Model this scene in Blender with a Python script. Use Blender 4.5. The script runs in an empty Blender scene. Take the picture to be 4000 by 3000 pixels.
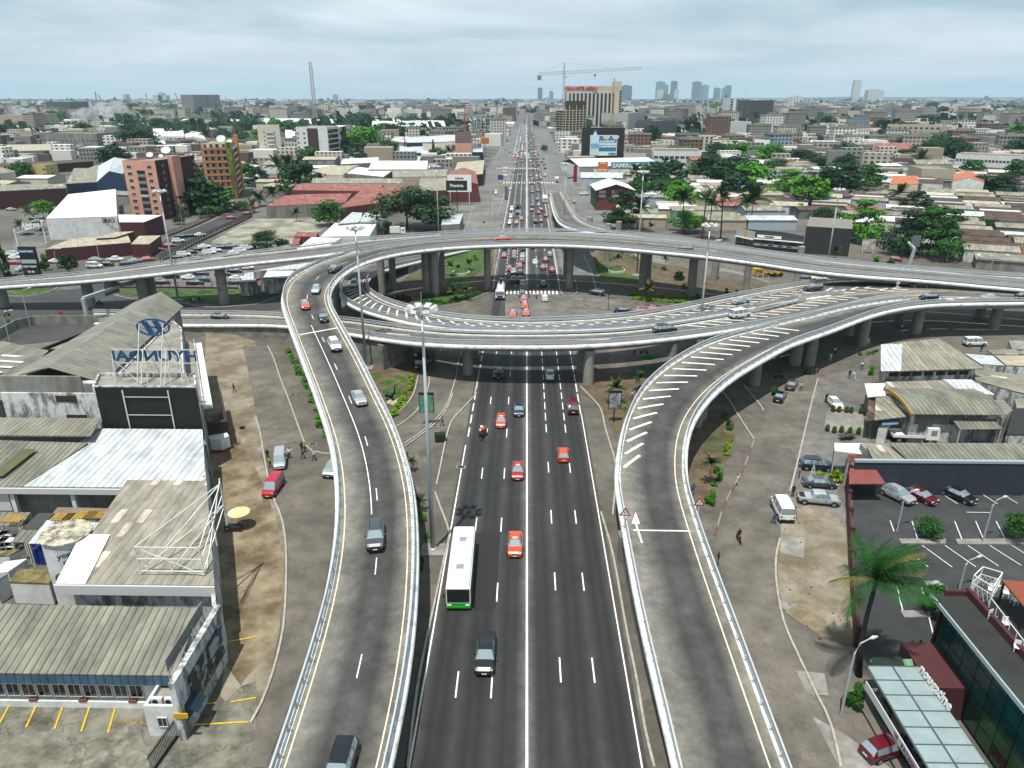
import bpy,bmesh,math,random
from mathutils import Vector,Matrix,noise
rnd=random.Random(7)
R=math.radians
SC=bpy.context.scene
COL=SC.collection
CAMZ=50.0;FPX=2826.0;PITCH=R(21.65);YAW=R(1.093)
cd=bpy.data.cameras.new('camera');cam=bpy.data.objects.new('camera',cd);COL.objects.link(cam)
cd.sensor_width=36;cd.lens=36*FPX/4000;cd.clip_start=.5;cd.clip_end=40000
cam.location=(0,0,CAMZ);cam.rotation_euler=(math.pi/2-PITCH,0,YAW)
SC.camera=cam
CM=cam.rotation_euler.to_matrix()
def ray(u,v):return CM@Vector(((u-2000)/FPX,-(v-1500)/FPX,-1))
def G(u,v,z=0.0):
 """point at height z seen at photo pixel (u, v)"""
 d=ray(u,v);t=(z-CAMZ)/d.z
 return Vector((d.x*t,d.y*t,z))
def AtY(u,v,y):
 d=ray(u,v);t=y/d.y
 return Vector((d.x*t,y,CAMZ+d.z*t))
def topz(base,v):
 """height of a point above base that shows at photo row v"""
 lo,hi=-5.0,(44.0 if base[1]<110 else 400.0)
 for _ in range(50):
  m=(lo+hi)/2
  if proj(Vector((base[0],base[1],m)))[1]>v:lo=m
  else:hi=m
 return(lo+hi)/2
CI=CM.transposed()
def proj(p):
 q=CI@(Vector(p)-Vector((0,0,CAMZ)))
 return(2000+FPX*q.x/-q.z,1500-FPX*q.y/-q.z)
ZN={'A':(0,700,2.212),'B':(1000,700,2.212),'C':(2000,700,2.212),'D':(3000,700,2.212),'E':(0,1200,2.212),'F':(1000,1200,2.212),'H':(3000,1200,2.212),'I':(2000,1200,2.212),'S':(0,1900,1.508),'T':(1000,1900,1.508),'U':(2000,1900,.865),'V':(3000,1900,.865),'W':(0,200,2.212),'X':(1000,200,2.212),'Y':(2000,200,2.212),'Z':(3000,200,2.212),'K':(1800,450,1.5875),'N':(3300,2300,1.36),'M':(400,2300,1.36),'L':(0,1900,1.7317),'P':(0,0,1.0),'Q':(1600,1100,1.5867)}
def px(k,x,y):
 a,b,s=ZN[k];return(a+x/s,b+y/s)
def g(k,x,y,z=0.0):return G(*px(k,x,y),z)
def zz(s):
 """'B 10,20 30,40,5 C 1,2' -> list of world points; an optional third number is the height"""
 out=[];k='P';z=0.0
 for t in s.split():
  if t[0].isalpha():k=t;continue
  n=[float(a)for a in t.split(',')]
  if len(n)>2:z=n[2]
  out.append(g(k,n[0],n[1],z))
 return out
SUN_EL=R(72);SUND=Vector((.123,.29,-1)).normalized()
sl=bpy.data.lights.new('sun','SUN');sun=bpy.data.objects.new('sun',sl);COL.objects.link(sun)
sl.energy=5.0;sl.angle=R(.6);sl.color=(1,.96,.88)
sun.rotation_euler=SUND.to_track_quat('-Z','Y').to_euler()
w=bpy.data.worlds.new('World');SC.world=w;w.use_nodes=True
nt=w.node_tree;N=nt.nodes;LK=nt.links;N.clear()
wo=N.new('ShaderNodeOutputWorld');bg=N.new('ShaderNodeBackground');bg.inputs[1].default_value=.088
sky=N.new('ShaderNodeTexSky');sky.sky_type='NISHITA';sky.sun_disc=False
sky.sun_elevation=SUN_EL;sky.sun_rotation=math.atan2(-SUND.x,-SUND.y);sky.dust_density=2.5;sky.air_density=1.2
tc=N.new('ShaderNodeTexCoord');sep=N.new('ShaderNodeSeparateXYZ');LK.new(tc.outputs['Generated'],sep.inputs[0])
def wmath(op,a,b=None,c=None):
 n=N.new('ShaderNodeMath');n.operation=op
 for i,v in enumerate((a,b,c)):
  if v is None:continue
  if isinstance(v,(int,float)):n.inputs[i].default_value=v
  else:LK.new(v,n.inputs[i])
 return n.outputs[0]
zc=wmath('ADD',wmath('MAXIMUM',sep.outputs[2],0.0),.07)
cx=wmath('DIVIDE',sep.outputs[0],zc);cy=wmath('DIVIDE',sep.outputs[1],zc)
cmb=N.new('ShaderNodeCombineXYZ');LK.new(cx,cmb.inputs[0]);LK.new(cy,cmb.inputs[1])
n1=N.new('ShaderNodeTexNoise');n1.inputs['Scale'].default_value=.33;n1.inputs['Detail'].default_value=9;n1.inputs['Roughness'].default_value=.55
n1.inputs['Distortion'].default_value=.4
LK.new(cmb.outputs[0],n1.inputs['Vector'])
hz=N.new('ShaderNodeValToRGB');hz.color_ramp.elements[0].position=0;hz.color_ramp.elements[1].position=.12;hz.color_ramp.elements[0].color=(1,1,1,1);hz.color_ramp.elements[1].color=(0,0,0,1);LK.new(sep.outputs[2],hz.inputs[0])
cr=N.new('ShaderNodeValToRGB');cr.color_ramp.elements[0].position=.38;cr.color_ramp.elements[1].position=.63
cr.color_ramp.elements[0].color=(3.6,5.3,6.3,1);cr.color_ramp.elements[1].color=(8.9,9.6,9.9,1)
LK.new(n1.outputs[0],cr.inputs[0])
mixs=N.new('ShaderNodeMix');mixs.data_type='RGBA';mixs.inputs[0].default_value=.86
mh=N.new('ShaderNodeMix');mh.data_type='RGBA';LK.new(wmath('MULTIPLY',hz.outputs[0],.85),mh.inputs[0]);LK.new(cr.outputs[0],mh.inputs[6]);mh.inputs[7].default_value=(6.1,7.2,8.0,1)
LK.new(sky.outputs[0],mixs.inputs[6]);LK.new(mh.outputs[2],mixs.inputs[7])
LK.new(mixs.outputs[2],bg.inputs[0]);LK.new(bg.outputs[0],wo.inputs[0])
vs=SC.view_settings;vs.view_transform='Standard';vs.look='None';vs.exposure=.35;vs.gamma=1;vs.use_curve_mapping=False
SC.cycles.max_bounces=4;SC.cycles.diffuse_bounces=1;SC.cycles.glossy_bounces=2;SC.cycles.transparent_max_bounces=6
SC.cycles.volume_bounces=0;SC.cycles.use_denoising=True;SC.cycles.volume_max_steps=64;SC.cycles.volume_step_rate=5
MATS={}
def tone(c):
 g_=sum(c)/3;return tuple(max(.0015,.86*q*min(1.0,(max(g_,.004)/.45)**.38))for q in(g_+(q-g_)*1.08 for q in c))
def mat(name,c,rough=.8,var=.0,scale=1.0,metal=0.0,bump=0.0,c2=None,kind='noise',rot=0.0,emit=0.0,spec=.5,coords='Object',stretch=None,detail=6,lo=.35,hi=.65):
 """principled material; its colour wanders between c*(1-var) and c*(1+var), or c and c2"""
 if name in MATS:return MATS[name]
 c=tone(c);c2=tone(c2)if c2 else None
 m=bpy.data.materials.new(name);m.use_nodes=True;MATS[name]=m
 t=m.node_tree;b=t.nodes['Principled BSDF']
 b.inputs['Roughness'].default_value=rough;b.inputs['Metallic'].default_value=metal
 b.inputs['Base Color'].default_value=(*c,1);b.inputs['Specular IOR Level'].default_value=spec
 m.diffuse_color=(*c,1)
 if emit:b.inputs['Emission Color'].default_value=(*c,1);b.inputs['Emission Strength'].default_value=emit
 if var or c2 or bump:
  tc=t.nodes.new('ShaderNodeTexCoord');mp=t.nodes.new('ShaderNodeMapping');t.links.new(tc.outputs[coords],mp.inputs[0])
  mp.inputs['Rotation'].default_value=(0,0,rot)
  if stretch:mp.inputs['Scale'].default_value=stretch
  if kind=='wave':
   tx=t.nodes.new('ShaderNodeTexWave');tx.inputs['Scale'].default_value=scale;tx.inputs['Distortion'].default_value=.15;f=tx.outputs['Fac']
  else:
   tx=t.nodes.new('ShaderNodeTexNoise');tx.inputs['Scale'].default_value=scale;tx.inputs['Detail'].default_value=detail
   tx.inputs['Roughness'].default_value=.62;f=tx.outputs['Fac']
  t.links.new(mp.outputs[0],tx.inputs['Vector'])
  if var or c2:
   r=t.nodes.new('ShaderNodeValToRGB');e=r.color_ramp.elements;e[0].position=lo;e[1].position=hi
   a=c if c2 else tuple(x*(1-var)for x in c);d=c2 if c2 else tuple(x*(1+var)for x in c)
   e[0].color=(*a,1);e[1].color=(*d,1);t.links.new(f,r.inputs[0]);t.links.new(r.outputs[0],b.inputs['Base Color'])
  if bump:
   bp=t.nodes.new('ShaderNodeBump');bp.inputs['Strength'].default_value=bump;bp.inputs['Distance'].default_value=.1
   t.links.new(f,bp.inputs['Height']);t.links.new(bp.outputs[0],b.inputs['Normal'])
 return m
def nmul(m,build):
 """multiply base colour of m by a factor; build(tree) returns the factor socket"""
 t=m.node_tree;b=t.nodes['Principled BSDF'];s=b.inputs['Base Color']
 mx=t.nodes.new('ShaderNodeMix');mx.data_type='RGBA';mx.blend_type='MULTIPLY';mx.inputs[0].default_value=1
 if s.is_linked:t.links.new(s.links[0].from_socket,mx.inputs[6])
 else:mx.inputs[6].default_value=s.default_value
 t.links.new(build(t),mx.inputs[7]);t.links.new(mx.outputs[2],s);return m
def ramp(t,f,stops):
 r=t.nodes.new('ShaderNodeValToRGB');e=r.color_ramp.elements
 while len(e)<len(stops):e.new(.5)
 for q,(p,c)in zip(e,stops):
  q.position=p;q.color=(*(c if isinstance(c,tuple)else(c,c,c)),1)
 if f is not None:t.links.new(f,r.inputs[0])
 return r.outputs[0]
def nmath(t,op,a,b=None):
 n=t.nodes.new('ShaderNodeMath');n.operation=op
 for i,v in enumerate((a,b)):
  if v is None:continue
  if isinstance(v,(int,float)):n.inputs[i].default_value=v
  else:t.links.new(v,n.inputs[i])
 return n.outputs[0]
def nnoise(t,scale,co='Object',stretch=None,detail=5,rough=.6):
 tc=t.nodes.new('ShaderNodeTexCoord');mp=t.nodes.new('ShaderNodeMapping');t.links.new(tc.outputs[co],mp.inputs[0])
 if stretch:mp.inputs['Scale'].default_value=stretch
 n=t.nodes.new('ShaderNodeTexNoise');n.inputs['Scale'].default_value=scale;n.inputs['Detail'].default_value=detail;n.inputs['Roughness'].default_value=rough
 t.links.new(mp.outputs[0],n.inputs['Vector']);return n.outputs['Fac']
def cracks(m,scale=.17,w=.006,depth=.78):
 def f(t):
  tc=t.nodes.new('ShaderNodeTexCoord');ad=t.nodes.new('ShaderNodeVectorMath');ad.operation='ADD';sc_=t.nodes.new('ShaderNodeVectorMath');sc_.operation='SCALE';sc_.inputs['Scale'].default_value=9.0;nz=t.nodes.new('ShaderNodeTexNoise');nz.inputs['Scale'].default_value=.25;nz.inputs['Detail'].default_value=6;t.links.new(tc.outputs['Object'],nz.inputs['Vector']);t.links.new(tc.outputs['Object'],ad.inputs[0]);t.links.new(nz.outputs['Color'],sc_.inputs[0]);t.links.new(sc_.outputs[0],ad.inputs[1])
  v=t.nodes.new('ShaderNodeTexVoronoi');v.feature='DISTANCE_TO_EDGE';v.inputs['Scale'].default_value=scale;t.links.new(ad.outputs[0],v.inputs['Vector'])
  v2=t.nodes.new('ShaderNodeTexVoronoi');v2.inputs['Scale'].default_value=scale*.45;t.links.new(ad.outputs[0],v2.inputs['Vector']);sp=t.nodes.new('ShaderNodeSeparateXYZ');t.links.new(v2.outputs['Color'],sp.inputs[0])
  a=ramp(t,v.outputs['Distance'],[(0,depth),(w,depth),(w*2,1)]);b=ramp(t,sp.outputs[0],[(0,.82),(.6,1.0),(1,1.18)])
  mx=t.nodes.new('ShaderNodeMix');mx.data_type='RGBA';mx.blend_type='MULTIPLY';mx.inputs[0].default_value=1;t.links.new(a,mx.inputs[6]);t.links.new(b,mx.inputs[7]);return mx.outputs[2]
 return nmul(m,f)
def stain(m,scale=.25,lo=.5,hi=1.15,stretch=None,detail=8,a=.38,b=.62):
 return nmul(m,lambda t:ramp(t,nnoise(t,scale,stretch=stretch,detail=detail,rough=.7),[(a,lo),(b,hi)]))
class MB:
 def __init__(s):s.v=[];s.f=[];s.mi=[];s.uv=None
 def add(s,vs,fs,mi=0):
  o=len(s.v);s.v+=[tuple(p)for p in vs]
  for f in fs:s.f.append(tuple(o+i for i in f));s.mi.append(mi)
  return s
 def box(s,x0,x1,y0,y1,z0,z1,mi=0,rz=0,c=(0,0),taper=0):
  t=taper;q=[(x0,y0,z0),(x1,y0,z0),(x1,y1,z0),(x0,y1,z0),(x0+t,y0+t,z1),(x1-t,y0+t,z1),(x1-t,y1-t,z1),(x0+t,y1-t,z1)]
  if rz:
   cs,sn=math.cos(rz),math.sin(rz);q=[(c[0]+(a-c[0])*cs-(b-c[1])*sn,c[1]+(a-c[0])*sn+(b-c[1])*cs,d)for a,b,d in q]
  return s.add(q,[(3,2,1,0),(4,5,6,7),(0,1,5,4),(1,2,6,5),(2,3,7,6),(3,0,4,7)],mi)
 def prism(s,pts,z0,z1,mi=0,mtop=None):
  """pts: 2D/3D outline, counter-clockwise or not; z0,z1 numbers"""
  n=len(pts);a=sum(pts[i][0]*pts[(i+1)%n][1]-pts[(i+1)%n][0]*pts[i][1]for i in range(n))
  P=list(pts)if a>0 else list(pts)[::-1]
  o=len(s.v);s.v+=[(p[0],p[1],z0)for p in P]+[(p[0],p[1],z1)for p in P]
  for i in range(n):
   j=(i+1)%n;s.f.append((o+i,o+j,o+n+j,o+n+i));s.mi.append(mi)
  s.f.append(tuple(o+n+i for i in range(n)));s.mi.append(mi if mtop is None else mtop)
  s.f.append(tuple(o+i for i in range(n))[::-1]);s.mi.append(mi);return s
 def poly(s,pts,mi=0):return s.add(pts,[tuple(range(len(pts)))],mi)
 def tube(s,pts,r,n=6,mi=0,cap=True):
  pts=[Vector(p)for p in pts];rr=r if isinstance(r,(list,tuple))else[r]*len(pts);o=len(s.v)
  for i,p in enumerate(pts):
   d=(pts[min(i+1,len(pts)-1)]-pts[max(i-1,0)]);d=d.normalized()if d.length>1e-9 else Vector((0,0,1))
   a=Vector((0,0,1))if abs(d.z)<.9 else Vector((1,0,0));x=d.cross(a).normalized();y=x.cross(d)
   for k in range(n):
    t=2*math.pi*(k+.5)/n;s.v.append(tuple(p+x*(math.cos(t)*rr[i])+y*(math.sin(t)*rr[i])))
  for i in range(len(pts)-1):
   for k in range(n):
    k2=(k+1)%n;s.f.append((o+i*n+k,o+i*n+k2,o+(i+1)*n+k2,o+(i+1)*n+k));s.mi.append(mi)
  if cap:
   s.f.append(tuple(o+k for k in range(n))[::-1]);s.mi.append(mi);s.f.append(tuple(o+(len(pts)-1)*n+k for k in range(n)));s.mi.append(mi)
  return s
 def bar(s,a,b,w,h=None,mi=0):
  a=Vector(a);b=Vector(b);d=(b-a).normalized();up=Vector((0,0,1))if abs(d.z)<.95 else Vector((0,1,0))
  x=d.cross(up).normalized()*(w/2);y=x.cross(d).normalized()*((h or w)/2)
  q=[a-x-y,a+x-y,a+x+y,a-x+y,b-x-y,b+x-y,b+x+y,b-x+y]
  return s.add(q,[(0,1,2,3),(7,6,5,4),(0,4,5,1),(1,5,6,2),(2,6,7,3),(3,7,4,0)],mi)
 def sweep(s,path,prof,mi=0,closed=True,cap=True):
  """path: list of (origin, side unit, up unit); prof: list of (x, z)"""
  o=len(s.v);n=len(prof)
  for(p,x,z)in path:
   for a,b in prof:s.v.append(tuple(p+x*a+z*b))
  for i in range(len(path)-1):
   for k in range(n if closed else n-1):
    k2=(k+1)%n;s.f.append((o+i*n+k,o+i*n+k2,o+(i+1)*n+k2,o+(i+1)*n+k));s.mi.append(mi)
  if closed and cap:
   s.f.append(tuple(o+k for k in range(n))[::-1]);s.mi.append(mi);s.f.append(tuple(o+(len(path)-1)*n+k for k in range(n)));s.mi.append(mi)
  return s
 def mesh(s,name,mats):
  me=bpy.data.meshes.new(name);me.from_pydata(s.v,[],s.f)
  for m in(mats if isinstance(mats,(list,tuple))else[mats]):me.materials.append(m)
  if any(s.mi):me.polygons.foreach_set('material_index',s.mi)
  if s.uv:
   ul=me.uv_layers.new(name='UVMap')
   for l in me.loops:ul.data[l.index].uv=s.uv[l.vertex_index]
  me.update();return me
 def build(s,name,mats,parent=None,loc=None,smooth=False,fixn=False):
  me=s.mesh(name,mats)
  if fixn:
   bm=bmesh.new();bm.from_mesh(me);bmesh.ops.recalc_face_normals(bm,faces=bm.faces);bm.to_mesh(me);bm.free()
  if smooth:me.shade_smooth()
  return link(name,me,parent,loc)
def link(name,data,parent=None,loc=None,rz=None):
 o=bpy.data.objects.new(name,data);COL.objects.link(o)
 if parent is not None:o.parent=parent
 if loc is not None:o.location=loc
 if rz is not None:o.rotation_euler.z=rz
 return o
def tag(o,label=None,cat=None,group=None,kind=None):
 if label:o['label']=label
 if cat:o['category']=cat
 if group:o['group']=group
 if kind:o['kind']=kind
 return o
def thing(name,label,cat,loc=(0,0,0),rz=0,group=None):
 o=bpy.data.objects.new(name,None);COL.objects.link(o);o.empty_display_size=.5
 o.location=loc;o.rotation_euler=(0,0,rz);return tag(o,label,cat,group)
def copytree(o,parent=None):
 c=o.copy();COL.objects.link(c);c.parent=parent
 for ch in KIDS.get(o.name,o.children):copytree(ch,c)
 return c
KIDS={}
def remember(o):
 KIDS[o.name]=list(o.children)
 for c in o.children:remember(c)
 return o
def smooth_line(P,step=2.0,passes=0):
 """Catmull-Rom through P, resampled"""
 P=[Vector(p)for p in P];out=[]
 for i in range(len(P)-1):
  p0=P[max(i-1,0)];p1=P[i];p2=P[i+1];p3=P[min(i+2,len(P)-1)]
  n=max(2,int((p2-p1).length/step))
  for k in range(n):
   t=k/n;out.append(.5*((2*p1)+(p2-p0)*t+(2*p0-5*p1+4*p2-p3)*t*t+(3*p1-p0-3*p2+p3)*t**3))
 out.append(P[-1])
 for _ in range(passes):
  out=[out[0]]+[(out[i-1]+out[i]*2+out[i+1])/4 for i in range(1,len(out)-1)]+[out[-1]]
 return resample(out,step)
def resample(P,step):
 out=[P[0].copy()];acc=0;L=sum((P[i+1]-P[i]).length for i in range(len(P)-1));n=max(1,round(L/step));st=L/n;need=st
 for i in range(len(P)-1):
  a,b=P[i],P[i+1];l=(b-a).length
  while l>0 and acc+l>=need-1e-6 and len(out)<n:
   out.append(a+(b-a)*((need-acc)/l));need+=st
  acc+=l
 out.append(P[-1].copy());return out
def text(body,size,mat_,parent=None,loc=(0,0,0),rot=(0,0,0),depth=.01,name='lettering',sx=1.0,bold=0.0,align='CENTER',mirror=False):
 cu=bpy.data.curves.new(name,'FONT');cu.body=body;cu.size=size;cu.extrude=depth;cu.align_x=align;cu.align_y='CENTER';cu.offset=bold;cu.resolution_u=2
 tmp=bpy.data.objects.new(name,cu);COL.objects.link(tmp)
 dg=bpy.context.evaluated_depsgraph_get();me=bpy.data.meshes.new_from_object(tmp.evaluated_get(dg));COL.objects.unlink(tmp);bpy.data.objects.remove(tmp)
 me.materials.clear();me.materials.append(mat_);me.name=name
 o=link(name,me,parent,loc);o.rotation_euler=rot;o.scale=((-sx if mirror else sx),1,1);return o
def inpoly(x,y,P):
 c=False;n=len(P)
 for i in range(n):
  a=P[i];b=P[i-1]
  if(a[1]>y)!=(b[1]>y)and x<(b[0]-a[0])*(y-a[1])/(b[1]-a[1])+a[0]:c=not c
 return c
GM=mat('city_ground',(.10,.095,.085),.95,c2=(.19,.18,.16),scale=.02,detail=10,lo=.38,hi=.62)
def farcol(m,scale=.05):return stain(m,scale,.6,1.25)
SHN=[0]
def sheet(name,pts,z,m,label=None,kind='structure',cat=None):
 SHN[0]+=1;z=z*3+SHN[0]*.0001 if z<.2 else z
 b=MB();P=[Vector((p[0],p[1],z))for p in pts]
 a=sum(P[i].x*P[(i+1)%len(P)].y-P[(i+1)%len(P)].x*P[i].y for i in range(len(P)))
 if a<0:P=P[::-1]
 b.poly(P);o=b.build(name,m);tag(o,label,cat,kind=kind);return o
asph=lambda n,c,v=.25,s=.35:stain(mat(n,c,.85,var=v,scale=s,detail=10,bump=.15),.06,.72,1.2)
M_grey=asph('worn_grey_asphalt',(.18,.172,.155))
M_plaza=asph('brown_dusty_asphalt',(.155,.14,.117))
M_service=asph('side_road_asphalt',(.165,.15,.125))
for q_ in(M_grey,M_plaza,M_service):cracks(q_)
M_dirt=stain(mat('ochre_dirt',(.17,.125,.07),.95,c2=(.30,.245,.165),scale=.22,detail=12,lo=.4,hi=.6),.5,.75,1.15)
M_dirt2=stain(mat('pale_dirt',(.20,.16,.10),.95,c2=(.29,.26,.20),scale=.16,detail=12,lo=.4,hi=.6),.4,.75,1.15)
M_soil=stain(mat('brown_soil',(.12,.085,.05),.95,c2=(.19,.145,.09),scale=.4,detail=10),.15,.75,1.2)
M_grass=stain(mat('mown_grass',(.035,.10,.012),.95,c2=(.09,.19,.02),scale=.6,detail=10,lo=.3,hi=.7),.15,.6,1.25)
M_dry=stain(mat('dry_grass',(.07,.09,.02),.95,c2=(.14,.13,.06),scale=.5,detail=10,lo=.35,hi=.65),.2,.7,1.2)
M_conc=stain(mat('pale_concrete',(.27,.26,.235),.9,var=.15,scale=.8,detail=10),.2,.72,1.12)
M_kerb=mat('kerb_concrete',(.36,.34,.30),.9,var=.22,scale=1.5)
M_white=mat('road_paint_white',(.72,.72,.68),.7,var=.18,scale=2.5,detail=8)
M_yel=mat('road_paint_yellow',(.62,.40,.03),.7,var=.25,scale=2.5,detail=8)
M_red=mat('kerb_red_white',(.2,.09,.08),.9,c2=(.26,.24,.22),kind='wave',scale=.12)
mat('kerb_paint_red',(.42,.03,.03),.6)
g0=MB();n=40
E0=16000.0
g0.poly([(-E0,-200,0),(E0,-200,0),(E0,E0,0),(-E0,E0,0)])
tag(g0.build('ground',GM),kind='structure')
sheet('side_street_surface',[(-135,15),(150,15),(150,250),(-135,250)],.008,M_plaza)
def highway_mat():
 m=mat('highway_asphalt',(.043,.043,.045),.78,var=.18,scale=.5,detail=10,bump=.1)
 def f(t):
  tc=t.nodes.new('ShaderNodeTexCoord');sp=t.nodes.new('ShaderNodeSeparateXYZ');t.links.new(tc.outputs['Object'],sp.inputs[0])
  x=nmath(t,'ADD',sp.outputs[0],-.35)
  x=nmath(t,'ADD',x,nmath(t,'MULTIPLY',nmath(t,'SUBTRACT',nnoise(t,.05,stretch=(1,.3,1)),.5),.5))
  fr=nmath(t,'FRACT',nmath(t,'DIVIDE',nmath(t,'ADD',x,31.0),3.1))
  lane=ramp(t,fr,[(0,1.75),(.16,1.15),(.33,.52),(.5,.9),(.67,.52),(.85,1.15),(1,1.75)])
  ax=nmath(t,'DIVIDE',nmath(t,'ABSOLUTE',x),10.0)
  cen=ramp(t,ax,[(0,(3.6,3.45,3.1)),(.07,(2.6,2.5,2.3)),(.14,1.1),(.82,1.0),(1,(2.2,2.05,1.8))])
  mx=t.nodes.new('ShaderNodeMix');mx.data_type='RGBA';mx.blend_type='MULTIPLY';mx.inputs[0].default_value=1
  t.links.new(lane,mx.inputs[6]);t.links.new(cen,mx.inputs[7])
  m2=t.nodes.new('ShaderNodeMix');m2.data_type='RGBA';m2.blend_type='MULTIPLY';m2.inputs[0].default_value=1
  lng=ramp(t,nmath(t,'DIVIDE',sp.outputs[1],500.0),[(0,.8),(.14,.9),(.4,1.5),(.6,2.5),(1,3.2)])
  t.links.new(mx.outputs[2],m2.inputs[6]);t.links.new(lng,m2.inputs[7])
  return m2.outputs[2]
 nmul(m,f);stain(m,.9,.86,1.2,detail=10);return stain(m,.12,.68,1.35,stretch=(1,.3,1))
XC=.38;HL,HR=-9.15,9.75
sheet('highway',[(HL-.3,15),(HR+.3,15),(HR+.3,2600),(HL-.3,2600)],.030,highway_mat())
sheet('road_patch',[(-5.9,62),(-2.9,62),(-2.9,76),(-5.9,76)],.034,mat('new_asphalt',(.03,.03,.032),.85,var=.2,scale=3))
def strip(b,a,c,w,z,mi=0):
 a=Vector((a[0],a[1],0));c=Vector((c[0],c[1],0));d=(c-a);
 if d.length<1e-4:return
 d.normalize();x=Vector((-d.y,d.x,0))*w/2;u=Vector((0,0,z+.085));b.add([a+x+u,a-x+u,c-x+u,c+x+u][::1],[(0,1,2,3)],mi)
mk=MB();strip(mk,(XC,15),(XC,149),.22,.045);strip(mk,(XC,195),(XC,1400),.2,.045)
strip(mk,(HL+.1,15),(HL+.1,100),.16,.045);strip(mk,(HR-.15,15),(HR-.15,112),.14,.045)
strip(mk,(HR-.2,196),(HR-.2,420),.16,.045);strip(mk,(HL-.1,196),(HL-.1,480),.16,.045)
tag(mk.build('lane_lines',M_white),kind='structure')
mk=MB()
for x in(-6.0,-2.83,3.5,6.6):
 y=23.0+(2 if x>0 else 0)
 if x<0:
  while y<150:strip(mk,(x,y),(x,y+3.2),.15,.045);y+=13.3
 else:
  while y<95:strip(mk,(x,y),(x,y+3.2),.15,.045);y+=13.3
  while y<143:strip(mk,(x,y),(x,y+3),.15,.045);y+=4.6
 y=200
 while y<520:strip(mk,(x,y),(x,y+(3.2 if x>0 else 2.2)),.16,.045);y+=(13 if x>0 else 5)
y=103
while y<150:strip(mk,(HL+.25,y),(HL+.25,y+3.4),.2,.045);strip(mk,(HR-.25,y+9),(HR-.25,y+13),.2,.045);y+=5
tag(mk.build('dashed_lines',M_white),kind='structure')
mk=MB()
def zebra(y0,y1,x0,x1,step=1.05):
 x=x0
 while x<x1:strip(mk,(x,y0),(x,y1),.5,.045);x+=step
zebra(145.5,150.5,HL+.6,9.3);zebra(144.5,149.5,-17.8,-12.6);zebra(192,196.5,HL+2,9.4)
for yy,a,b in((560,-22,10),(463,-14,19)):
 zebra(yy,yy+8,a,b,1.6)
tag(mk.build('zebra_crossing',M_white),kind='structure')
sheet('junction_surface',zz('C 420,1000 440,950 -60,950 -60,1190 600,1190 900,1190 1250,1120 1000,1060 700,1000'),.034,M_grey)
side=zz('F 1490,590 1740,380 1760,470 1730,600 1700,720 1650,850 1560,960 1430,1060 1275,1190 1210,1060 1330,950 1430,800')
sheet('slip_road',side,.014,M_service)
KS=MB();KR=MB()
def kerb(s,w=.22,h=.24,red=False,z0=.0):
 P=smooth_line(zz(s),2.0)
 b=KR if red else KS;pr=[(-w/2,z0-.05),(w/2,z0-.05),(w/2,z0+h),(-w/2,z0+h)]
 path=[]
 for i,p in enumerate(P):
  d=(P[min(i+1,len(P)-1)]-P[max(i-1,0)]);d.z=0;d.normalize();path.append((Vector((p.x,p.y,0)),Vector((d.y,-d.x,0)),Vector((0,0,1))))
 b.sweep(path,pr)
kerb('F 1275,1192 1430,1085 1560,970 1640,870 1690,740 1730,600 1755,450 1790,380');kerb('F 1285,1210 1440,1100 1575,985 1655,875 1700,750')
kerb('F 1560,1540 1600,1350 1640,1150 1690,990 1780,890 1890,770')
kerb('F 1890,770 1910,650 1945,500');kerb('T 1055,40 1090,140 1140,280 1110,420 1050,700 985,1000 935,1300 895,1659')
kerb('F 1215,1040 1330,960 1430,850 1490,700 1500,610');kerb('F 1165,960 1300,850 1370,730 1400,600')
kerb('F 100,340 150,440 210,620 270,770 350,990 430,1200 490,1250 580,1270 700,1275')
kerb('F 0,960 40,1110 80,1350 T 95,50 150,190 175,340 178,560 160,850 100,1100 30,1290 -30,1400')
kerb('I 590,690 690,790 770,890 800,1030 850,1200 900,1400 U 340,100');kerb('U 300,90 340,230 385,480 420,650 450,830 480,952')
kerb('I 1780,690 1870,800 1960,950 2090,1150');kerb('I 2090,1160 2000,1400 1920,1548 U 715,70 685,170',red=True)
kerb('I 2000,680 2150,860 2170,900');kerb('H 430,620 370,850 300,1150 240,1400 190,1600')
kerb('V 40,180 25,250 30,350 55,470 95,560 160,700 210,800 245,952')
kerb('A 940,980 1100,1030 1500,1060 1800,1110 2212,1085');kerb('B 0,1085 220,1010');kerb('A 40,1010 260,1015 430,975 520,925')
kerb('B 1590,1105 1760,1080 1920,1020 2040,965 2070,900');kerb('C 430,960 430,1000 500,1020 560,985 560,940 525,800')
kerb('C 610,650 670,790 725,960');kerb('C 620,650 690,810 735,960')
kerb('C 780,985 950,1060 1150,1090 1400,1100',red=True);kerb('C 880,1140 700,1110 600,1075 600,1050 640,1045',red=True)
kerb('C 2212,830 2050,830 1780,770');kerb('B 2050,960 2075,760 2110,600');kerb('C 415,930 360,590')
kerb('K 130,700 210,640 235,600 300,380 290,330 240,300');kerb('K 35,700 80,560 130,440 200,330 270,130')
kerb('K 720,680 690,560 610,430 545,370 530,250');kerb('K 565,700 520,420')
tag(KS.build('kerbs',M_kerb),kind='structure');tag(KR.build('red_white_kerbs',M_red),kind='structure')
sheet('left_frontage_road',[(-44,205),(-10,205),(-10,1300),(-26,1300),(-30,420)],.012,asph('pale_road',(.19,.187,.178)))
sheet('right_frontage_road',[(11,205),(46,230),(36,420),(34,1300),(11,1300)],.012,M_grey if False else MATS['pale_road'])
sheet('shoulder_left',zz('F 1945,500 1890,770 1690,990 1560,1548 T 1140,280 1000,900 895,1659 700,1659 980,300 900,0 F 1400,1100 1560,980 1650,880 1710,740 1790,380'),.018,M_plaza)
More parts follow.
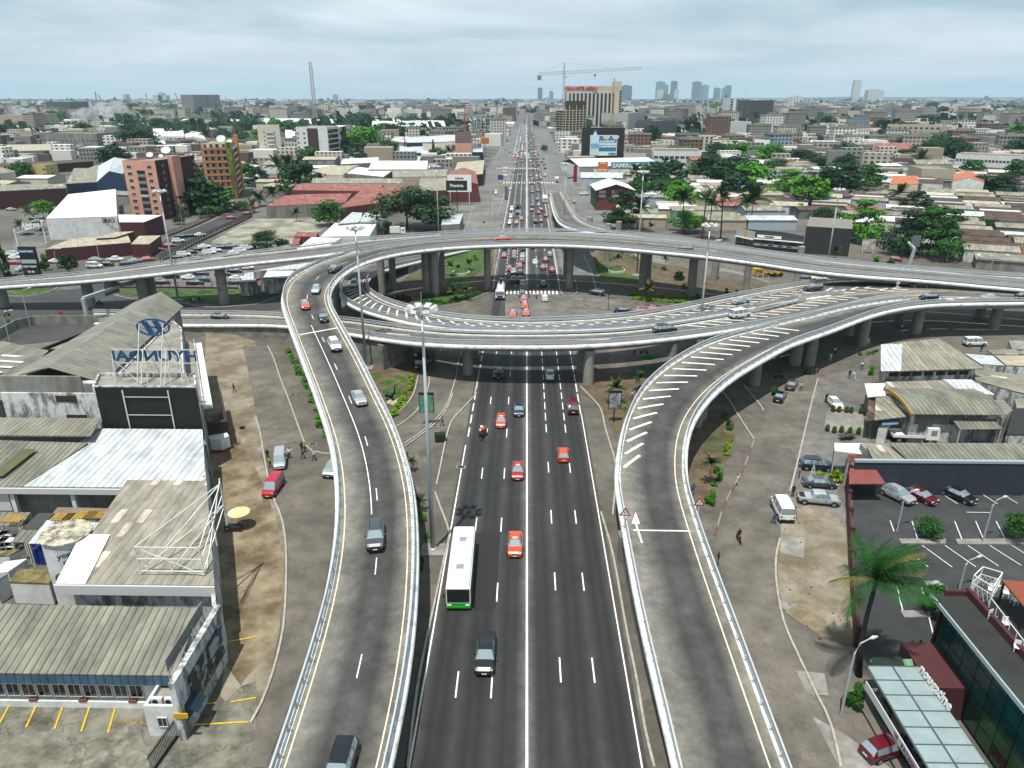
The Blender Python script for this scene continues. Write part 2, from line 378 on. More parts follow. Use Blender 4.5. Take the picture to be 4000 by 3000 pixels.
sheet('dirt_strip_left',zz('E 1780,150 2212,300 F 60,900 50,1300 T 100,60 165,250 172,560 140,850 90,1100 20,1290 -60,1390 S 1300,1240 1330,1000 1250,0 E 1760,900'),.02,M_dirt2)
sheet('dirt_yard',zz('E 2000,960 2100,1200 2212,1400 F 70,1548 T 120,200 165,500 140,830 20,1050 -60,1130 S 1420,1180 1330,1050 1280,500 1250,50 E 1850,1350 1800,1100'),.024,M_dirt)
sheet('left_side_road',zz('F 110,340 290,390 450,800 640,1280 T 480,200 350,900 60,1659 -50,1659 30,1290 100,1100 160,850 178,560 165,250 95,50 F 80,1350 0,900 E 2100,340'),.026,M_service)
sheet('front_yard',zz('S -40,1200 860,1260 1110,1480 1420,1180 1508,1150 1508,1700 -40,1700'),.022,stain(mat('mossy_concrete',(.17,.165,.125),.9,c2=(.26,.25,.21),scale=.5,detail=12),.35,.55,1.15,a=.4,b=.55));cracks(MATS['mossy_concrete'],.2,.008,.6)
sheet('planted_soil_left',zz('F 150,480 290,380 420,600 560,1000 650,1270 480,1240 420,1170 270,780'),.028,M_plaza)
sheet('soil_island',zz('F 950,500 1100,480 1380,400 1400,620 1370,730 1260,920 1170,975 1060,760'),.026,M_soil)
for i,s in enumerate(('F 990,580 1060,570 1090,600 1010,635','F 1180,600 1250,585 1320,640 1270,660','F 1060,660 1150,620 1260,670 1110,680','F 1090,740 1130,700 1270,680 1250,760 1200,830 1150,860')):
 sheet('grass_patch',zz(s),.034,M_grass)
sheet('ring_island_left',zz('B 1230,900 1430,750 1640,690 1910,590 2060,590 2050,760 2030,960 1920,1020 1760,1075 1500,1105 1200,1060 1080,980'),.028,M_soil)
sheet('ring_lawn_left',zz('B 1640,850 1640,700 1900,600 2050,600 1975,770 1850,870 1700,930'),.034,M_grass)
sheet('ring_lawn_left_b',zz('B 1250,890 1440,830 1440,890 1300,900'),.034,M_dry)
sheet('ring_hedge_bed',zz('B 1420,1075 1450,1020 1700,980 1900,980 1925,1010 1750,1050 1600,1100'),.036,M_grass)
sheet('ring_island_right',zz('C 705,680 760,610 1000,610 1110,700 1500,770 1800,850 2212,900 2212,1000 1700,1040 1250,1080 1030,1040 1000,1000 1200,960 1000,960 780,880'),.028,M_soil)
sheet('ring_lawn_right',zz('C 715,690 760,730 900,760 1000,830 1200,890 1350,900 1000,900 770,860'),.034,M_grass)
sheet('ring_lawn_right_b',zz('C 760,640 850,630 950,650 1100,710 1000,720 860,680'),.034,M_dry)
sheet('ring_verge_right',zz('C 1010,1010 1100,990 1600,1035 1540,1075 1300,1070 1030,1035'),.036,M_grass)
sheet('soil_bed_right',zz('I 560,680 700,620 1100,560 1200,700 1080,850 960,960 930,1080 880,1100 830,960 730,850'),.026,M_soil)
sheet('planted_island_right',zz('I 1560,1040 1640,900 1780,880 1900,910 1925,1000 1930,1150 1870,1290 1830,1400 1800,1548 U 700,30 650,100 625,60 590,0 I 1520,1300'),.026,M_soil)
sheet('dry_grass_right',zz('I 1650,1150 1800,1000 1850,1100 1840,1250 1650,1270'),.034,M_dry)
sheet('right_side_road',zz('I 2100,1170 2212,900 H 0,860 200,700 430,620 370,850 240,1400 V 5,100 30,190 25,260 45,430 95,560 160,700 245,952 130,1100 60,952 -100,500 -200,150 -310,160'),.026,M_service)
sheet('paved_forecourt',zz('H 430,620 700,540 880,420 900,700 860,1000 850,1180 640,1400 620,1548 V 235,20 260,90 270,200 200,170 60,170 V 5,90 H 190,1548 300,1150 370,850'),.02,M_grey)
sheet('dirt_strip_right',zz('V 50,90 160,60 235,110 262,150 290,540 180,510 60,430 35,350 30,250 40,170'),.028,M_dirt2)
sheet('dirt_patch_right',zz('V 75,400 140,420 200,460 190,490 150,490 90,440'),.034,M_dirt)
sheet('concrete_patch',zz('V 45,170 125,175 120,245 40,225'),.034,M_conc)
sheet('concrete_slab',zz('H 500,920 520,895 820,915 840,1060 560,1080 490,1050'),.034,M_conc)
sheet('concrete_pad',zz('V 95,625 190,635 205,710 130,705'),.034,M_conc)
sheet('rubble_patch',zz('V 40,385 100,400 70,420 35,415'),.036,M_conc)
lot=asph('lot_asphalt',(.062,.066,.07));
sheet('parking_lot',zz('V 285,60 320,-40 1000,-40 1000,400 650,400 590,600 345,620 300,540'),.022,lot)
sheet('entry_apron',zz('V 150,780 260,840 420,960 420,1100 200,1100 240,950'),.03,M_conc)
M_lotline=mat('lot_line_paint',(.55,.56,.55),.7,var=.1,scale=3)
mk=MB()
def lines(k,L,w=.13,z=.045):
 for a,b,c,d in L:strip(mk,g(k,a,b),g(k,c,d),w,z)
lines('V',[(553,5,640,62),(618,-10,707,62),(685,5,775,62),(750,5,843,60),(817,5,900,55),(470,40,505,62),(545,45,572,62),(412,118,425,155),(486,120,506,185),(558,120,583,185),(630,120,655,183),(701,120,728,183),(770,120,800,180),(840,118,865,160),(473,222,540,275),(520,202,622,276),(597,202,702,275),(674,202,778,272),(748,202,855,270),(820,200,900,250),(350,280,357,325),(434,340,455,425),(517,340,542,430),(543,445,568,545),(670,90,755,91)])
tag(mk.build('parking_bay_lines',M_lotline),kind='structure')
for s in('V 440,182 600,182 600,198 450,198','V 632,183 880,181 880,200 640,200','V 445,425 575,425 565,445 460,448'):
 P=zz(s);b=MB();b.prism(P,0,.25);tag(b.build('parking_island',M_conc),kind='structure')
mk=MB()
lines('S',[(0,1400,90,1232),(155,1425,238,1245),(322,1435,385,1262),(480,1450,540,1268),(637,1458,690,1275),(1130,1412,1465,1392),(1340,922,1508,890),(1360,1275,1508,1250),(1195,1290,1270,1280)],.16)
tag(mk.build('yard_bay_lines',M_yel),kind='structure')
text('PARKING',.8,mat('worn_yellow',(.34,.27,.1),.9,var=.3,scale=2),None,g('S',780,1392)+Vector((0,0,.13)),(0,0,-.02),.002,'painted_word');tag(bpy.data.objects['painted_word'],kind='structure')
sheet('junction_asphalt_left',zz('A -60,1030 500,960 950,930 1000,1000 1500,1060 1800,1110 B 210,1020 220,1130 0,1140 A 1760,1130 1400,1150 1100,1327 -60,1460'),.03,asph('dark_road',(.075,.075,.078)))
sheet('verge_lawn',zz('A 1000,955 1340,955 2212,960 2212,1010 B 215,980 215,1010 0,1050 A 1960,1090 1650,1060 1500,1045 960,985'),.034,M_grass)
sheet('corner_lawn',zz('A 40,1000 120,960 480,925 520,925 430,970 260,1010'),.036,M_grass)
sheet('car_park',zz('A 950,930 1000,720 1200,700 1360,700 1600,560 1830,560 2212,560 2212,950 1000,950'),.024,M_grey)
sheet('boulevard',zz('A 1060,760 1230,640 1480,500 1700,420 1900,330 2150,235 2212,240 2200,300 1900,430 1620,570 1380,700 1250,760 950,930 700,960 800,870'),.03,MATS['dark_road'])
sheet('vacant_lot',zz('A 1830,570 1830,540 2000,440 2212,340 B 560,345 650,410 300,570 250,590 0,600'),.02,stain(mat('vacant_ground',(.20,.19,.13),.95,c2=(.36,.35,.29),scale=.12,detail=12,lo=.4,hi=.6),.1,.75,1.15))
sheet('corner_yard',zz('A 100,640 200,180 420,190 560,60 640,350 400,600 350,840 60,840'),.02,M_grey)
sheet('far_street',zz('W 985,890 1080,890 1045,690 1020,690'),.03,MATS['pale_road'])
M_water=mat('lagoon_water',(.10,.16,.18),.12,spec=.6,bump=.02,scale=.05)
sheet('lagoon',[G(-200,449),G(150,441),G(240,424),G(110,423),G(-200,426)],.5,M_water)
sheet('inlet',[G(2680,420),G(2740,432),G(2795,424),G(2800,405),G(2700,404)],.5,M_water)
M_deck_side=stain(mat('cornice_concrete',(.60,.61,.60),.7,var=.08,scale=.6),.8,.62,1.08,a=.34,b=.52)
M_box=stain(mat('viaduct_concrete',(.30,.295,.27),.85,var=.1,scale=.8),.3,.8,1.1)
M_rail=mat('galvanised_rail',(.52,.55,.57),.42,metal=.35,var=.06,scale=1)
M_barrier=mat('jersey_barrier_concrete',(.40,.385,.34),.9,var=.15,scale=1.2)
def deck_mat(name,base,hot):
 m=mat(name,base,.82,var=.16,scale=.5,detail=10,bump=.1)
 def f(t):
  uv=t.nodes.new('ShaderNodeTexCoord');sp=t.nodes.new('ShaderNodeSeparateXYZ');t.links.new(uv.outputs['UV'],sp.inputs[0])
  x=nmath(t,'ADD',sp.outputs[0],nmath(t,'MULTIPLY',nmath(t,'SUBTRACT',nnoise(t,.06),.5),.10))
  return ramp(t,x,hot)
 nmul(m,f);stain(m,1.1,.85,1.15,detail=10);return stain(m,.22,.7,1.3)
sand=(5.4,4.9,4.0)
M_deckA=deck_mat('ramp_asphalt',(.075,.074,.072),[(0,sand),(.07,(4.6,4.3,3.7)),(.14,(4.0,3.9,3.5)),(.26,(2.7,2.65,2.45)),(.42,.95),(.55,1.25),(.7,.9),(.84,(2.9,2.8,2.5)),(.93,(4.2,3.9,3.3)),(1,sand)])
M_deckB=deck_mat('flyover_asphalt',(.095,.092,.086),[(0,sand),(.1,(3.2,3.0,2.6)),(.3,1.5),(.5,1.8),(.7,1.4),(.9,(2.8,2.6,2.2)),(1,sand)])
class Via:pass
VIAS={}
POST=MB();POST.box(-.04,.04,-.05,.05,0,1.0);POST.box(-.04,.05,-.12,.3,.42,.52);POST.box(-.05,.05,-.16,.2,0,.05);POST.bar((0,.18,.02),(0,0,.5),.05);POST_ME=POST.mesh('rail_post',M_rail)
def extend(P,d0,d1):
 P=list(P)
 if d0:P=[P[0]+(P[0]-P[1]).normalized()*d0]+P
 if d1:P=P+[P[-1]+(P[-1]-P[-2]).normalized()*d1]
 return P
def viaduct(key,label,Ls,Rs,m,ext=(0,0),railL=True,railR=True,corL=True,corR=True,dz=0.0,group=None,wallto=None,thick=1.5,passes=6):
 Lp=smooth_line(extend(zz(Ls),*ext),2.2,passes);Rp=smooth_line(extend(zz(Rs),*ext),2.2,passes)
 v=Via();VIAS[key]=v
 pairs=[];j=0
 fine=resample(Rp,.5)
 for p in Lp:
  best=min(range(max(0,j-2),min(len(fine),j+60)),key=lambda k:(fine[k].xy-p.xy).length_squared)
  j=max(j,best);pairs.append((p.copy(),fine[j].copy()))
 for _ in range(3):
  q=[b for a,b in pairs];q=[q[0]]+[(q[i-1]+q[i]*2+q[i+1])/4 for i in range(1,len(q)-1)]+[q[-1]];pairs=[(a,b)for(a,_),b in zip(pairs,q)]
 st=[];s=0.0
 for i,(a,b)in enumerate(pairs):
  z=(a.z+b.z)/2+dz;a=Vector((a.x,a.y,z));b=Vector((b.x,b.y,z))
  if st:s+=((a+b)/2-(st[-1][0]+st[-1][1])/2).length
  x=(b-a);x.z=0;wd=x.length;x.normalize();st.append((a,b,x,wd,s))
 v.st=st;v.len=s
 root=thing('viaduct',label,'viaduct',tuple(((st[0][0]+st[0][1])/2).to_tuple()[:2])+(0,),group=group);o0=root.location
 root.location=(0,0,0)
 b=MB();b.uv=[];cols=6
 for a,c,x,wd,s in st:
  for k in range(cols+1):
   t=k/cols;p=a.lerp(c,t);b.v.append(tuple(p));b.uv.append((t,s/10))
 for i in range(len(st)-1):
  for k in range(cols):
   q=i*(cols+1)+k;b.f.append((q,q+1,q+cols+2,q+cols+1));b.mi.append(0)
 b.build('road_deck',m,root)
 b=MB();o=0
 for a,c,x,wd,s in st:
  cen=(a+c)/2;gw=wd*.27;th=min(thick,max(.25,a.z-.02));e=min(.22,th)
  for p in(a-Vector((0,0,.03)),c-Vector((0,0,.03)),c-Vector((0,0,e+.02)),cen+x*gw*1.15-Vector((0,0,th*.4+.1)),cen+x*gw-Vector((0,0,th)),cen-x*gw-Vector((0,0,th)),cen-x*gw*1.15-Vector((0,0,th*.4+.1)),a-Vector((0,0,e+.02))):b.v.append(tuple(p))
 for i in range(len(st)-1):
  for k in range(8):b.f.append((i*8+k,(i+1)*8+k,(i+1)*8+(k+1)%8,i*8+(k+1)%8));b.mi.append(0)
 b.build('girder',M_box,root,fixn=True)
 up=Vector((0,0,1));
 for side,cor,rl in((0,corL,railL),(1,corR,railR)):
  sg=-1 if side==0 else 1
  path=[((a if side==0 else c),x*sg,up)for a,c,x,wd,s in st]
  if cor:
   i0,i1=(0,len(path)-1)if cor is True else[int(len(path)*q)for q in cor]
   i1=min(i1,len(path)-1)
   b=MB();b.sweep(path[i0:i1+1],[(-.5,-.02),(-.5,.1),(-.1,.12),(.08,.08),(.2,-.02),(.27,-.2),(.26,-.38),(.16,-.56),(0,-.64),(-.1,-.64)][::sg or 1]);b.build('cornice',M_deck_side,root,fixn=True,smooth=False)
  if rl:
   i0,i1=(0,len(path)-1)if rl is True else[int(len(path)*q)for q in rl]
   seg=path[i0:min(i1,len(path)-1)+1]
   rb=MB();off=-.22
   for h,th,ww in((.98,.075,.075),(.62,.10,.05),(.40,.10,.05)):
    rb.sweep([(p+x*off,x,z)for p,x,z in seg],[(-ww,h+.12-th),(ww,h+.12-th),(ww,h+.12+th),(-ww,h+.12+th)])
   rail=rb.build('guard_rail',M_rail,root,fixn=True)
   posts=[]
   tot=0;nxt=0
   for i in range(len(seg)-1):
    l=(seg[i+1][0]-seg[i][0]).length
    while nxt<=tot+l:
     f=(nxt-tot)/max(l,1e-6);p=seg[i][0].lerp(seg[i+1][0],f)+seg[i][1]*off;posts.append((p+Vector((0,0,.12)),seg[i][1]));nxt+=2.3
    tot+=l
   def seen(q):
    u,vv=proj(q[0]);return 0 if(-60<u<4060 and-60<vv<3060)else 1
   posts.sort(key=lambda q:(seen(q),(q[0]-Vector((0,0,50))).length))
   for k,(p,x)in enumerate(posts[:50]):
    po=link('rail_post',POST_ME,rail,p);po.rotation_euler.z=math.atan2(x.y,x.x)+math.pi/2
   if len(posts)>50:
    pb=MB();pb2=[(vv.co.copy())for vv in POST_ME.vertices];pf=[tuple(f.vertices)for f in POST_ME.polygons]
    for p,x in posts[50:]:
     rz=math.atan2(x.y,x.x)+math.pi/2;mrot=Matrix.Rotation(rz,3,'Z');pb.add([p+mrot@q for q in pb2],pf)
    tag(pb.build('rail_posts',M_rail,root),kind='stuff')
 v.root=root;return v
def on_deck(v,u,w):
 """deck point seen at pixel (u, w): position, heading along the deck"""
 best=None
 for i,(a,c,x,wd,s)in enumerate(v.st):
  for k in range(21):
   t=k/20;p=a.lerp(c,t);q=proj(p);d=(q[0]-u)**2+(q[1]-w)**2
   if best is None or d<best[0]:best=(d,i,t,p)
 d,i,t,p=best;x=v.st[i][2];return p,math.atan2(x.x,-x.y),i,t
def deck_at(v,s,t,h=.02):
 st=v.st;lo=0
 for i in range(len(st)-1):
  if st[i+1][4]>=s:lo=i;break
 else:lo=len(st)-2
 a,b=st[lo],st[lo+1];f=(s-a[4])/max(1e-6,b[4]-a[4]);L=a[0].lerp(b[0],f);Rr=a[1].lerp(b[1],f);p=L.lerp(Rr,t);return p+Vector((0,0,h))
def smark(v,b,s0,t0,s1,t1,w,h=.02,n=6):
 """painted stripe on the deck from (s0,t0) to (s1,t1)"""
 P=[deck_at(v,s0+(s1-s0)*k/n,t0+(t1-t0)*k/n,h)for k in range(n+1)]
 V=[]
 for i in range(n+1):
  d=P[min(i+1,n)]-P[max(i-1,0)];x=Vector((d.y,-d.x,0)).normalized()*w/2;V+=[P[i]-x,P[i]+x]
 b.add(V,[(2*i,2*i+1,2*i+3,2*i+2)for i in range(n)])
def pier(root,x,y,z,r=1.15,wide=0.0,rz=0.0,cap=True):
 b=MB();n=20;prof=[]
 for zz_ in(-.2,z-1.4):
  prof.append(zz_)
 pts=[]
 for k in range(n):
  t=2*math.pi*k/n;px_=math.cos(t)*r+(wide/2 if math.cos(t)>0 else-wide/2)*(1 if wide else 0);pts.append((px_,math.sin(t)*r*(1 if not wide else.8)))
 cs,sn=math.cos(rz),math.sin(rz);pts=[(x+a*cs-c*sn,y+a*sn+c*cs)for a,c in pts]
 b.prism(pts,-.2,z-1.3)
 return b.build('pier',M_box,root)
V2=viaduct('V2','far flyover crossing the whole view behind the loop ramp, with bare columns at left','A 0,885,6.2 760,822,7.9 1400,738,9.4 1930,675,10.8 2212,645,11.3 B 500,595,12 1000,538,12.8 1500,492,13.3 2212,455,13.5 C 300,455,13.5 600,462,13.5 900,474,13.5 1300,518,13.4 1700,565,13.1 2212,650,12.4 D 500,712,11.2 1000,765,10.2 1600,815,9.4 2212,858,9','A 0,935,6.2 760,885,7.9 1240,835,9.1 1930,755,10.8 2212,720,11.3 B 350,685,11.9 600,650,12.4 760,625,12.8 950,598,13.1 1200,560,13.5 1500,525,13.5 1800,502,13.5 2212,487,13.5 C 300,487,13.5 500,496,13.5 900,518,13.5 1290,552,13.3 1700,600,13 2212,675,12.4 D 600,762,11 1200,812,10 1800,865,9.4 2212,905,9.2',M_deckB,ext=(20,40),corR=(0,.33),thick=1.3)
V1=viaduct('V1','loop ramp rising from the bottom left of centre and curling over the highway','T 100,1659,4.5 225,1290,4.8 335,950,5.2 405,700,5.6 458,450,6 482,200,6.4 478,0,6.8 F 672,1280,7.2 610,1050,7.6 550,880,8 480,680,8.5 410,500,9 350,330,9.5 287,170,10 B 228,1106,10.6 222,1050,11 232,970,11.4 262,900,11.8 320,845,12.2 400,795,12.5 480,755,12.8 600,705,13 760,655,13.2 950,607,13.4 1200,568,13.5 1500,532,13.5 1800,508,13.5 2212,492,13.5 C 300,492,13.5 500,500,13.5 900,523,13.5 1290,557,13.3 1700,604,13 2212,679,12.4 D 600,766,11 1200,816,10 1800,869,9.4 2212,909,9.2','T 785,1659,4.5 868,1300,4.8 925,900,5.2 950,550,5.6 948,250,6.2 930,0,6.8 F 1320,1400,7 1262,1200,7.4 1195,1000,7.8 1095,830,8.3 995,620,8.9 925,480,9.3 845,330,9.7 775,220,10 715,100,10.5 B 655,1106,10.9 633,1050,11.1 628,1000,11.3 640,950,11.6 680,890,12 780,800,12.6 900,740,12.9 1100,672,13.3 1400,620,13.5 1700,590,13.5 2212,568,13.5 C 500,572,13.5 900,595,13.5 1300,632,13.3 1700,668,13 2000,710,12.7 2212,737,12.4 D 300,790,11.7 600,825,11 900,852,10.3 1400,885,9.6 1800,925,9.2 2212,960,9',M_deckA,ext=(20,40),railL=(0,.78),corL=(0,.45),dz=.03)
V6=viaduct('V6','far slip ramp climbing from the right of the highway to the flyover','C 325,130,.05 345,250,3 375,340,6.5 420,395,9.5 520,435,12 700,462,13.3','C 395,60,.05 450,150,1.5 520,260,5 580,340,8.5 700,405,11.5 850,445,13.1',M_deckB,thick=1.2,passes=3)
V4=viaduct('V4','inner loop ramp with white hatching curling low around the planted island','B 1900,600,.4 1620,662,1.2 1430,715,2 1200,775,3 1060,815,3.8 980,860,4.4 960,920,5 1000,990,5.8 1130,1060,6.4 1350,1130,7 1700,1205,7.7 2212,1240,8 C 500,1228,8 1000,1195,8 1400,1130,8 1800,1045,8 2212,968,8 D 400,905,8 700,885,8 1000,888,8 1400,905,8 2212,968,8','B 1850,575,.4 1430,642,1.6 1100,690,2.8 900,760,3.8 780,850,4.8 720,950,5.6 F 745,-65,6 850,10,6.4 1000,58,6.8 1200,112,7.2 1450,166,7.7 1800,200,8 2212,214,8 I 500,205,8 800,190,8 1100,168,8 1500,112,8 1800,68,8 C 2212,1090,8 D 500,1010,8 900,975,8 1400,955,8 2212,1000,8',M_deckB,ext=(6,40),railR=(0,.72),corR=(0,.7),railL=True,dz=.02)
V3=viaduct('V3','lower viaduct curving across the middle from the left retaining wall','A 870,1160,.3 1200,1160,.8 1770,1172,1.6 2212,1172,2.5 B 220,1185,3.2 F 500,88,4.2 760,105,5 1000,140,5.6 1300,185,6.4 1500,213,7 1800,238,7.7 2212,246,8 I 500,242,8 800,230,8 1100,208,8 1500,150,8 1800,100,8 2212,30,8 D 500,1015,8 900,980,8 1400,960,8 2212,1005,8','A 870,1250,.3 1300,1262,1 1780,1265,1.8 2212,1268,2.5 B 275,1285,3.3 F 500,205,4.1 780,240,4.9 1050,290,5.8 1400,325,7 1700,338,7.7 2212,342,8 I 400,345,8 800,328,8 1200,292,8 1600,247,8 2000,185,8 2212,150,8 D 320,1205,8 700,1110,8 1100,1050,8 1400,1022,8 2212,1035,8',M_deckB,ext=(2,40),railR=(0,.74),corR=(0,.74),railL=(0,.66),corL=(0,.6),dz=.05)
V5=viaduct('V5','right ramp with slanted white stripes curving up from the bottom right','U 552,952,1.5 500,720,2.5 445,500,3.3 405,300,4 378,150,4.6 362,60,5 355,0,5.2 I 895,1548,5.2 905,1350,5.6 940,1120,6.1 1010,900,6.6 1110,720,7 1240,590,7.4 1420,460,7.8 1620,350,8 1830,270,8 2212,175,8 D 320,1210,8 700,1115,8 1100,1055,8 1400,1027,8 2212,1037,8','U 930,952,1.3 872,800,1.9 800,600,2.7 735,420,3.5 672,250,4.2 620,100,4.8 588,0,5.2 I 1512,1548,5.2 1490,1380,5.7 1490,1200,6.2 1530,1040,6.6 1600,910,6.9 1720,770,7.2 1900,620,7.6 2100,500,8 2212,440,8 H 200,320,8 450,248,8 D 900,1180,8 1200,1110,8 1500,1083,8 2212,1072,8',M_deckA,ext=(20,40),railL=(0,.72),corL=(0,.72),dz=.08)
for k,v in VIAS.items():
 print(k,'len %.0f'%v.len,'widths',['%.1f'%q[3]for q in v.st[::12]])
M_wline=mat('deck_line_paint',(.66,.60,.48),.75,var=.2,scale=2)
def dmarks(key,fn,name='road_marking',m=None):
 class Each:
  n=0
  def add(s,v,f):MB().add(v,f).build(name,m or M_white,VIAS[key].root)
 fn(VIAS[key],Each())
def s_of(v,k,x,y):
 p,h,i,t=on_deck(v,*px(k,x,y));return v.st[i][4],t
def edge_lines(v,b,s0=0,s1=None,t0=.09,t1=.91,w=.12):
 s1=s1 or v.len;n=int((s1-s0)/2.2)
 for t in(t0,t1):
  if t is None:continue
  smark(v,b,s0,t,s1,t,w,n=n)
dmarks('V1',lambda v,b:edge_lines(v,b,0,v.len*.6,.10,.89),'edge_line',M_wline)
def v1c(v,b):
 s,t=s_of(v,'T',540,1200);x=s-24
 while x<s+150:smark(v,b,x,.52,x+2.6,.52,.11,n=2);x+=13
 smark(v,b,s_of(v,'F',690,560)[0]-40,.44,s_of(v,'F',480,150)[0],.42,.12,n=50)
 q,t=s_of(v,'F',540,220);smark(v,b,q,.13,q+1.4,.9,.45,n=6)
dmarks('V1',v1c)
def v5m(v,b):
 s0=s_of(v,'I',990,1380)[0];s1=s_of(v,'D',100,1240)[0];s=s0
 n=int((s1-s0)/3.1)
 for k in range(n):
  f=k/n;ss=s0+(s1-s0)*f;wd=.14+.22*min(1,f*2.2);smark(v,b,ss,.10,ss+3.2-1.2*f,.10+wd+.08,.46,n=4)
 q,t=s_of(v,'U',500,150);smark(v,b,q,.12,q,.86,.24,n=4)
 q,t=s_of(v,'U',445,150);a=deck_at(v,q-2.5,.19);c=deck_at(v,q+3.2,.19);smark(v,b,q-2.2,.2,q+1.4,.17,.2,n=3)
 A=deck_at(v,q+1.2,.115);B=deck_at(v,q+1.2,.225);C_=deck_at(v,q+3.4,.2);b.add([A,B,C_],[(0,1,2)])
dmarks('V5',v5m)
dmarks('V5',lambda v,b:edge_lines(v,b,0,v.len*.55,None,.84,.13),'edge_line',M_wline)
def v4m(v,b):
 s0=s_of(v,'B',870,800)[0];s1=s_of(v,'D',300,960)[0];n=int((s1-s0)/3.4)
 for k in range(n):
  ss=s0+(s1-s0)*k/n;smark(v,b,ss,.30,ss+5.0,.78,.38,n=4)
 smark(v,b,s0,.2,s1,.2,.14,n=80)
dmarks('V4',v4m)
def v3m(v,b):
 s0=s_of(v,'I',1500,160)[0];s1=s_of(v,'D',900,1050)[0];n=int((s1-s0)/3.2)
 for k in range(n):
  ss=s0+(s1-s0)*k/n;smark(v,b,ss,.12,ss+3,.46,.38,n=3)
 q,t=s_of(v,'F',1320,230);smark(v,b,q-4,.5,q+2,.42,.3,n=3);q,t=s_of(v,'I',740,265);smark(v,b,q-5,.5,q+2,.55,.3,n=3)
dmarks('V3',v3m)
dmarks('V3',lambda v,b:edge_lines(v,b,0,v.len*.8,.1,.9,.13),'edge_line',M_wline)
dmarks('V2',lambda v,b:edge_lines(v,b,0,v.len,.13,.87,.14),'edge_line',M_wline)
dmarks('V6',lambda v,b:edge_lines(v,b,0,v.len,.13,.87,.14),'edge_line',M_wline)
def chev(v,b,pts,zoff):
 for k,x,y in pts:
  s,t=s_of(v,k,x,y)
  for sg in(-1,1):smark(v,b,s-1.7,t,s+1.7,t+sg*.16,.42,h=zoff,n=2)
dmarks('V4',lambda v,b:chev(v,b,[('D',x,y)for x,y in((550,970),(660,960),(770,953),(880,950),(1010,948),(1120,950))],.03),'chevron')
dmarks('V5',lambda v,b:chev(v,b,[('D',x,y)for x,y in((1450,1012),(1560,1012),(1680,1015))],.03),'chevron')
def jersey(pts,z,label):
 P=smooth_line(zz(pts),2.5);path=[]
 for i,p in enumerate(P):
  d=P[min(i+1,len(P)-1)]-P[max(i-1,0)];d.z=0;d.normalize();path.append((p,Vector((d.y,-d.x,0)),Vector((0,0,1))))
 b=MB();b.sweep(path,[(-.35,0),(.35,0),(.14,.32),(.1,.85),(-.1,.85),(-.14,.32)])
 tag(b.build('concrete_barrier',M_barrier,fixn=True),label,'barrier','concrete barriers where the decks merge')
jersey('D 320,1200,8.06 600,1120 1000,1030 1400,1000',8,'long concrete barrier closing the inner edge of the striped right ramp')
jersey('D -100,1115,8.1 300,1022 500,1003',8,'short concrete barrier where the hatched loop joins the lower viaduct')
def zdeck(keys,x,y):
 best=None
 for k in keys:
  for a,c,sx,wd,s in VIAS[k].st:
   p=Vector((x,y));m=((a+c)/2).xy;d=(m-p).length
   if best is None or d<best[0]:best=(d,(a.z+c.z)/2,VIAS[k].root,math.atan2(sx.y,sx.x))
 return best
for keys,s,r,wide in((('V1',),'B 1090,1005 1185,955 2000,958 705,1170',1.0,0),(('V1',),'B 1475,1005 1545,1018 1600,930',1.35,.6),(('V1',),'C 497,945 1125,955 2025,978',1.05,0),(('V2',),'C 470,860 1170,905 820,715',1.05,0),(('V1',),'C 1555,1000',1.5,1.6),(('V2',),'C 1640,930 1755,880',1.2,1),(('V2',),'C 665,640 910,690 D 255,885',1.0,0),(('V2',),'A 1240,1100 1310,1070 1930,1085 770,1115 20,1110',1.35,0),(('V3',),'F 1830,590 1880,440 I 660,675 600,560',1.05,0),(('V3','V4'),'I 1385,430 1640,420',1.2,0),(('V5',),'I 1600,1040 2105,680 1640,980',1.0,0),(('V5',),'H 365,512 245,508 60,440',1.25,0),(('V5',),'H 820,340 1290,232 1965,190',1.2,0),(('V3','V4'),'H 1150,150 1840,100 700,250',1.2,0)):
 for p in zz(s):
  d,z,root,rz=zdeck(keys,p.x,p.y)
  pier(root,p.x,p.y+r*.7,z,r*.95,wide,rz)
def rwall(key,s0,s1,sides=(0,1),end=True):
 v=VIAS[key];st=[q for q in v.st if s0<=q[4]<=s1]
 for side in sides:
  b=MB();sg=-1 if side==0 else 1
  path=[((q[side]-q[2]*sg*.15),q[2]*sg,Vector((0,0,1)))for q in st]
  o=0
  for p,x,z in path:b.v+=[tuple(p-z*.35),(p.x,p.y,-.3),tuple(p-z*.35-x*.4),(p.x-x.x*.4,p.y-x.y*.4,-.3)]
  for i in range(len(path)-1):
   b.f+=[(i*4,i*4+1,i*4+5,i*4+4),(i*4+2,i*4+6,i*4+7,i*4+3)];b.mi+=[0,0]
  e=(len(path)-1)*4;b.f.append((e,e+1,e+3,e+2));b.mi.append(0);b.f.append((0,2,3,1));b.mi.append(0)
  b.build('retaining_wall',M_wall_c,v.root,fixn=True)
 if end:
  q=st[-1];a=q[0];c=q[1];d=Vector((-q[2].y,q[2].x,0));b=MB()
  b.prism([a-q[2]*.4,c+q[2]*.4,c+q[2]*.4+d*1.5,a-q[2]*.4+d*1.5],-.3,min(a.z,c.z)-1.0);b.build('abutment',M_wall_c,v.root)
M_wall_c=stain(mat('stained_wall_concrete',(.25,.25,.225),.9,var=.15,scale=.7),.35,.6,1.15)
rwall('V3',0,s_of(VIAS['V3'],'F',1060,290)[0]);rwall('V4',0,s_of(VIAS['V4'],'B',1330,750)[0]);rwall('V5',0,s_of(VIAS['V5'],'U',378,160)[0]);rwall('V6',0,s_of(VIAS['V6'],'C',350,270)[0])
M_mast=mat('mast_galvanised',(.42,.45,.48),.5,metal=.3,var=.08,scale=.6)
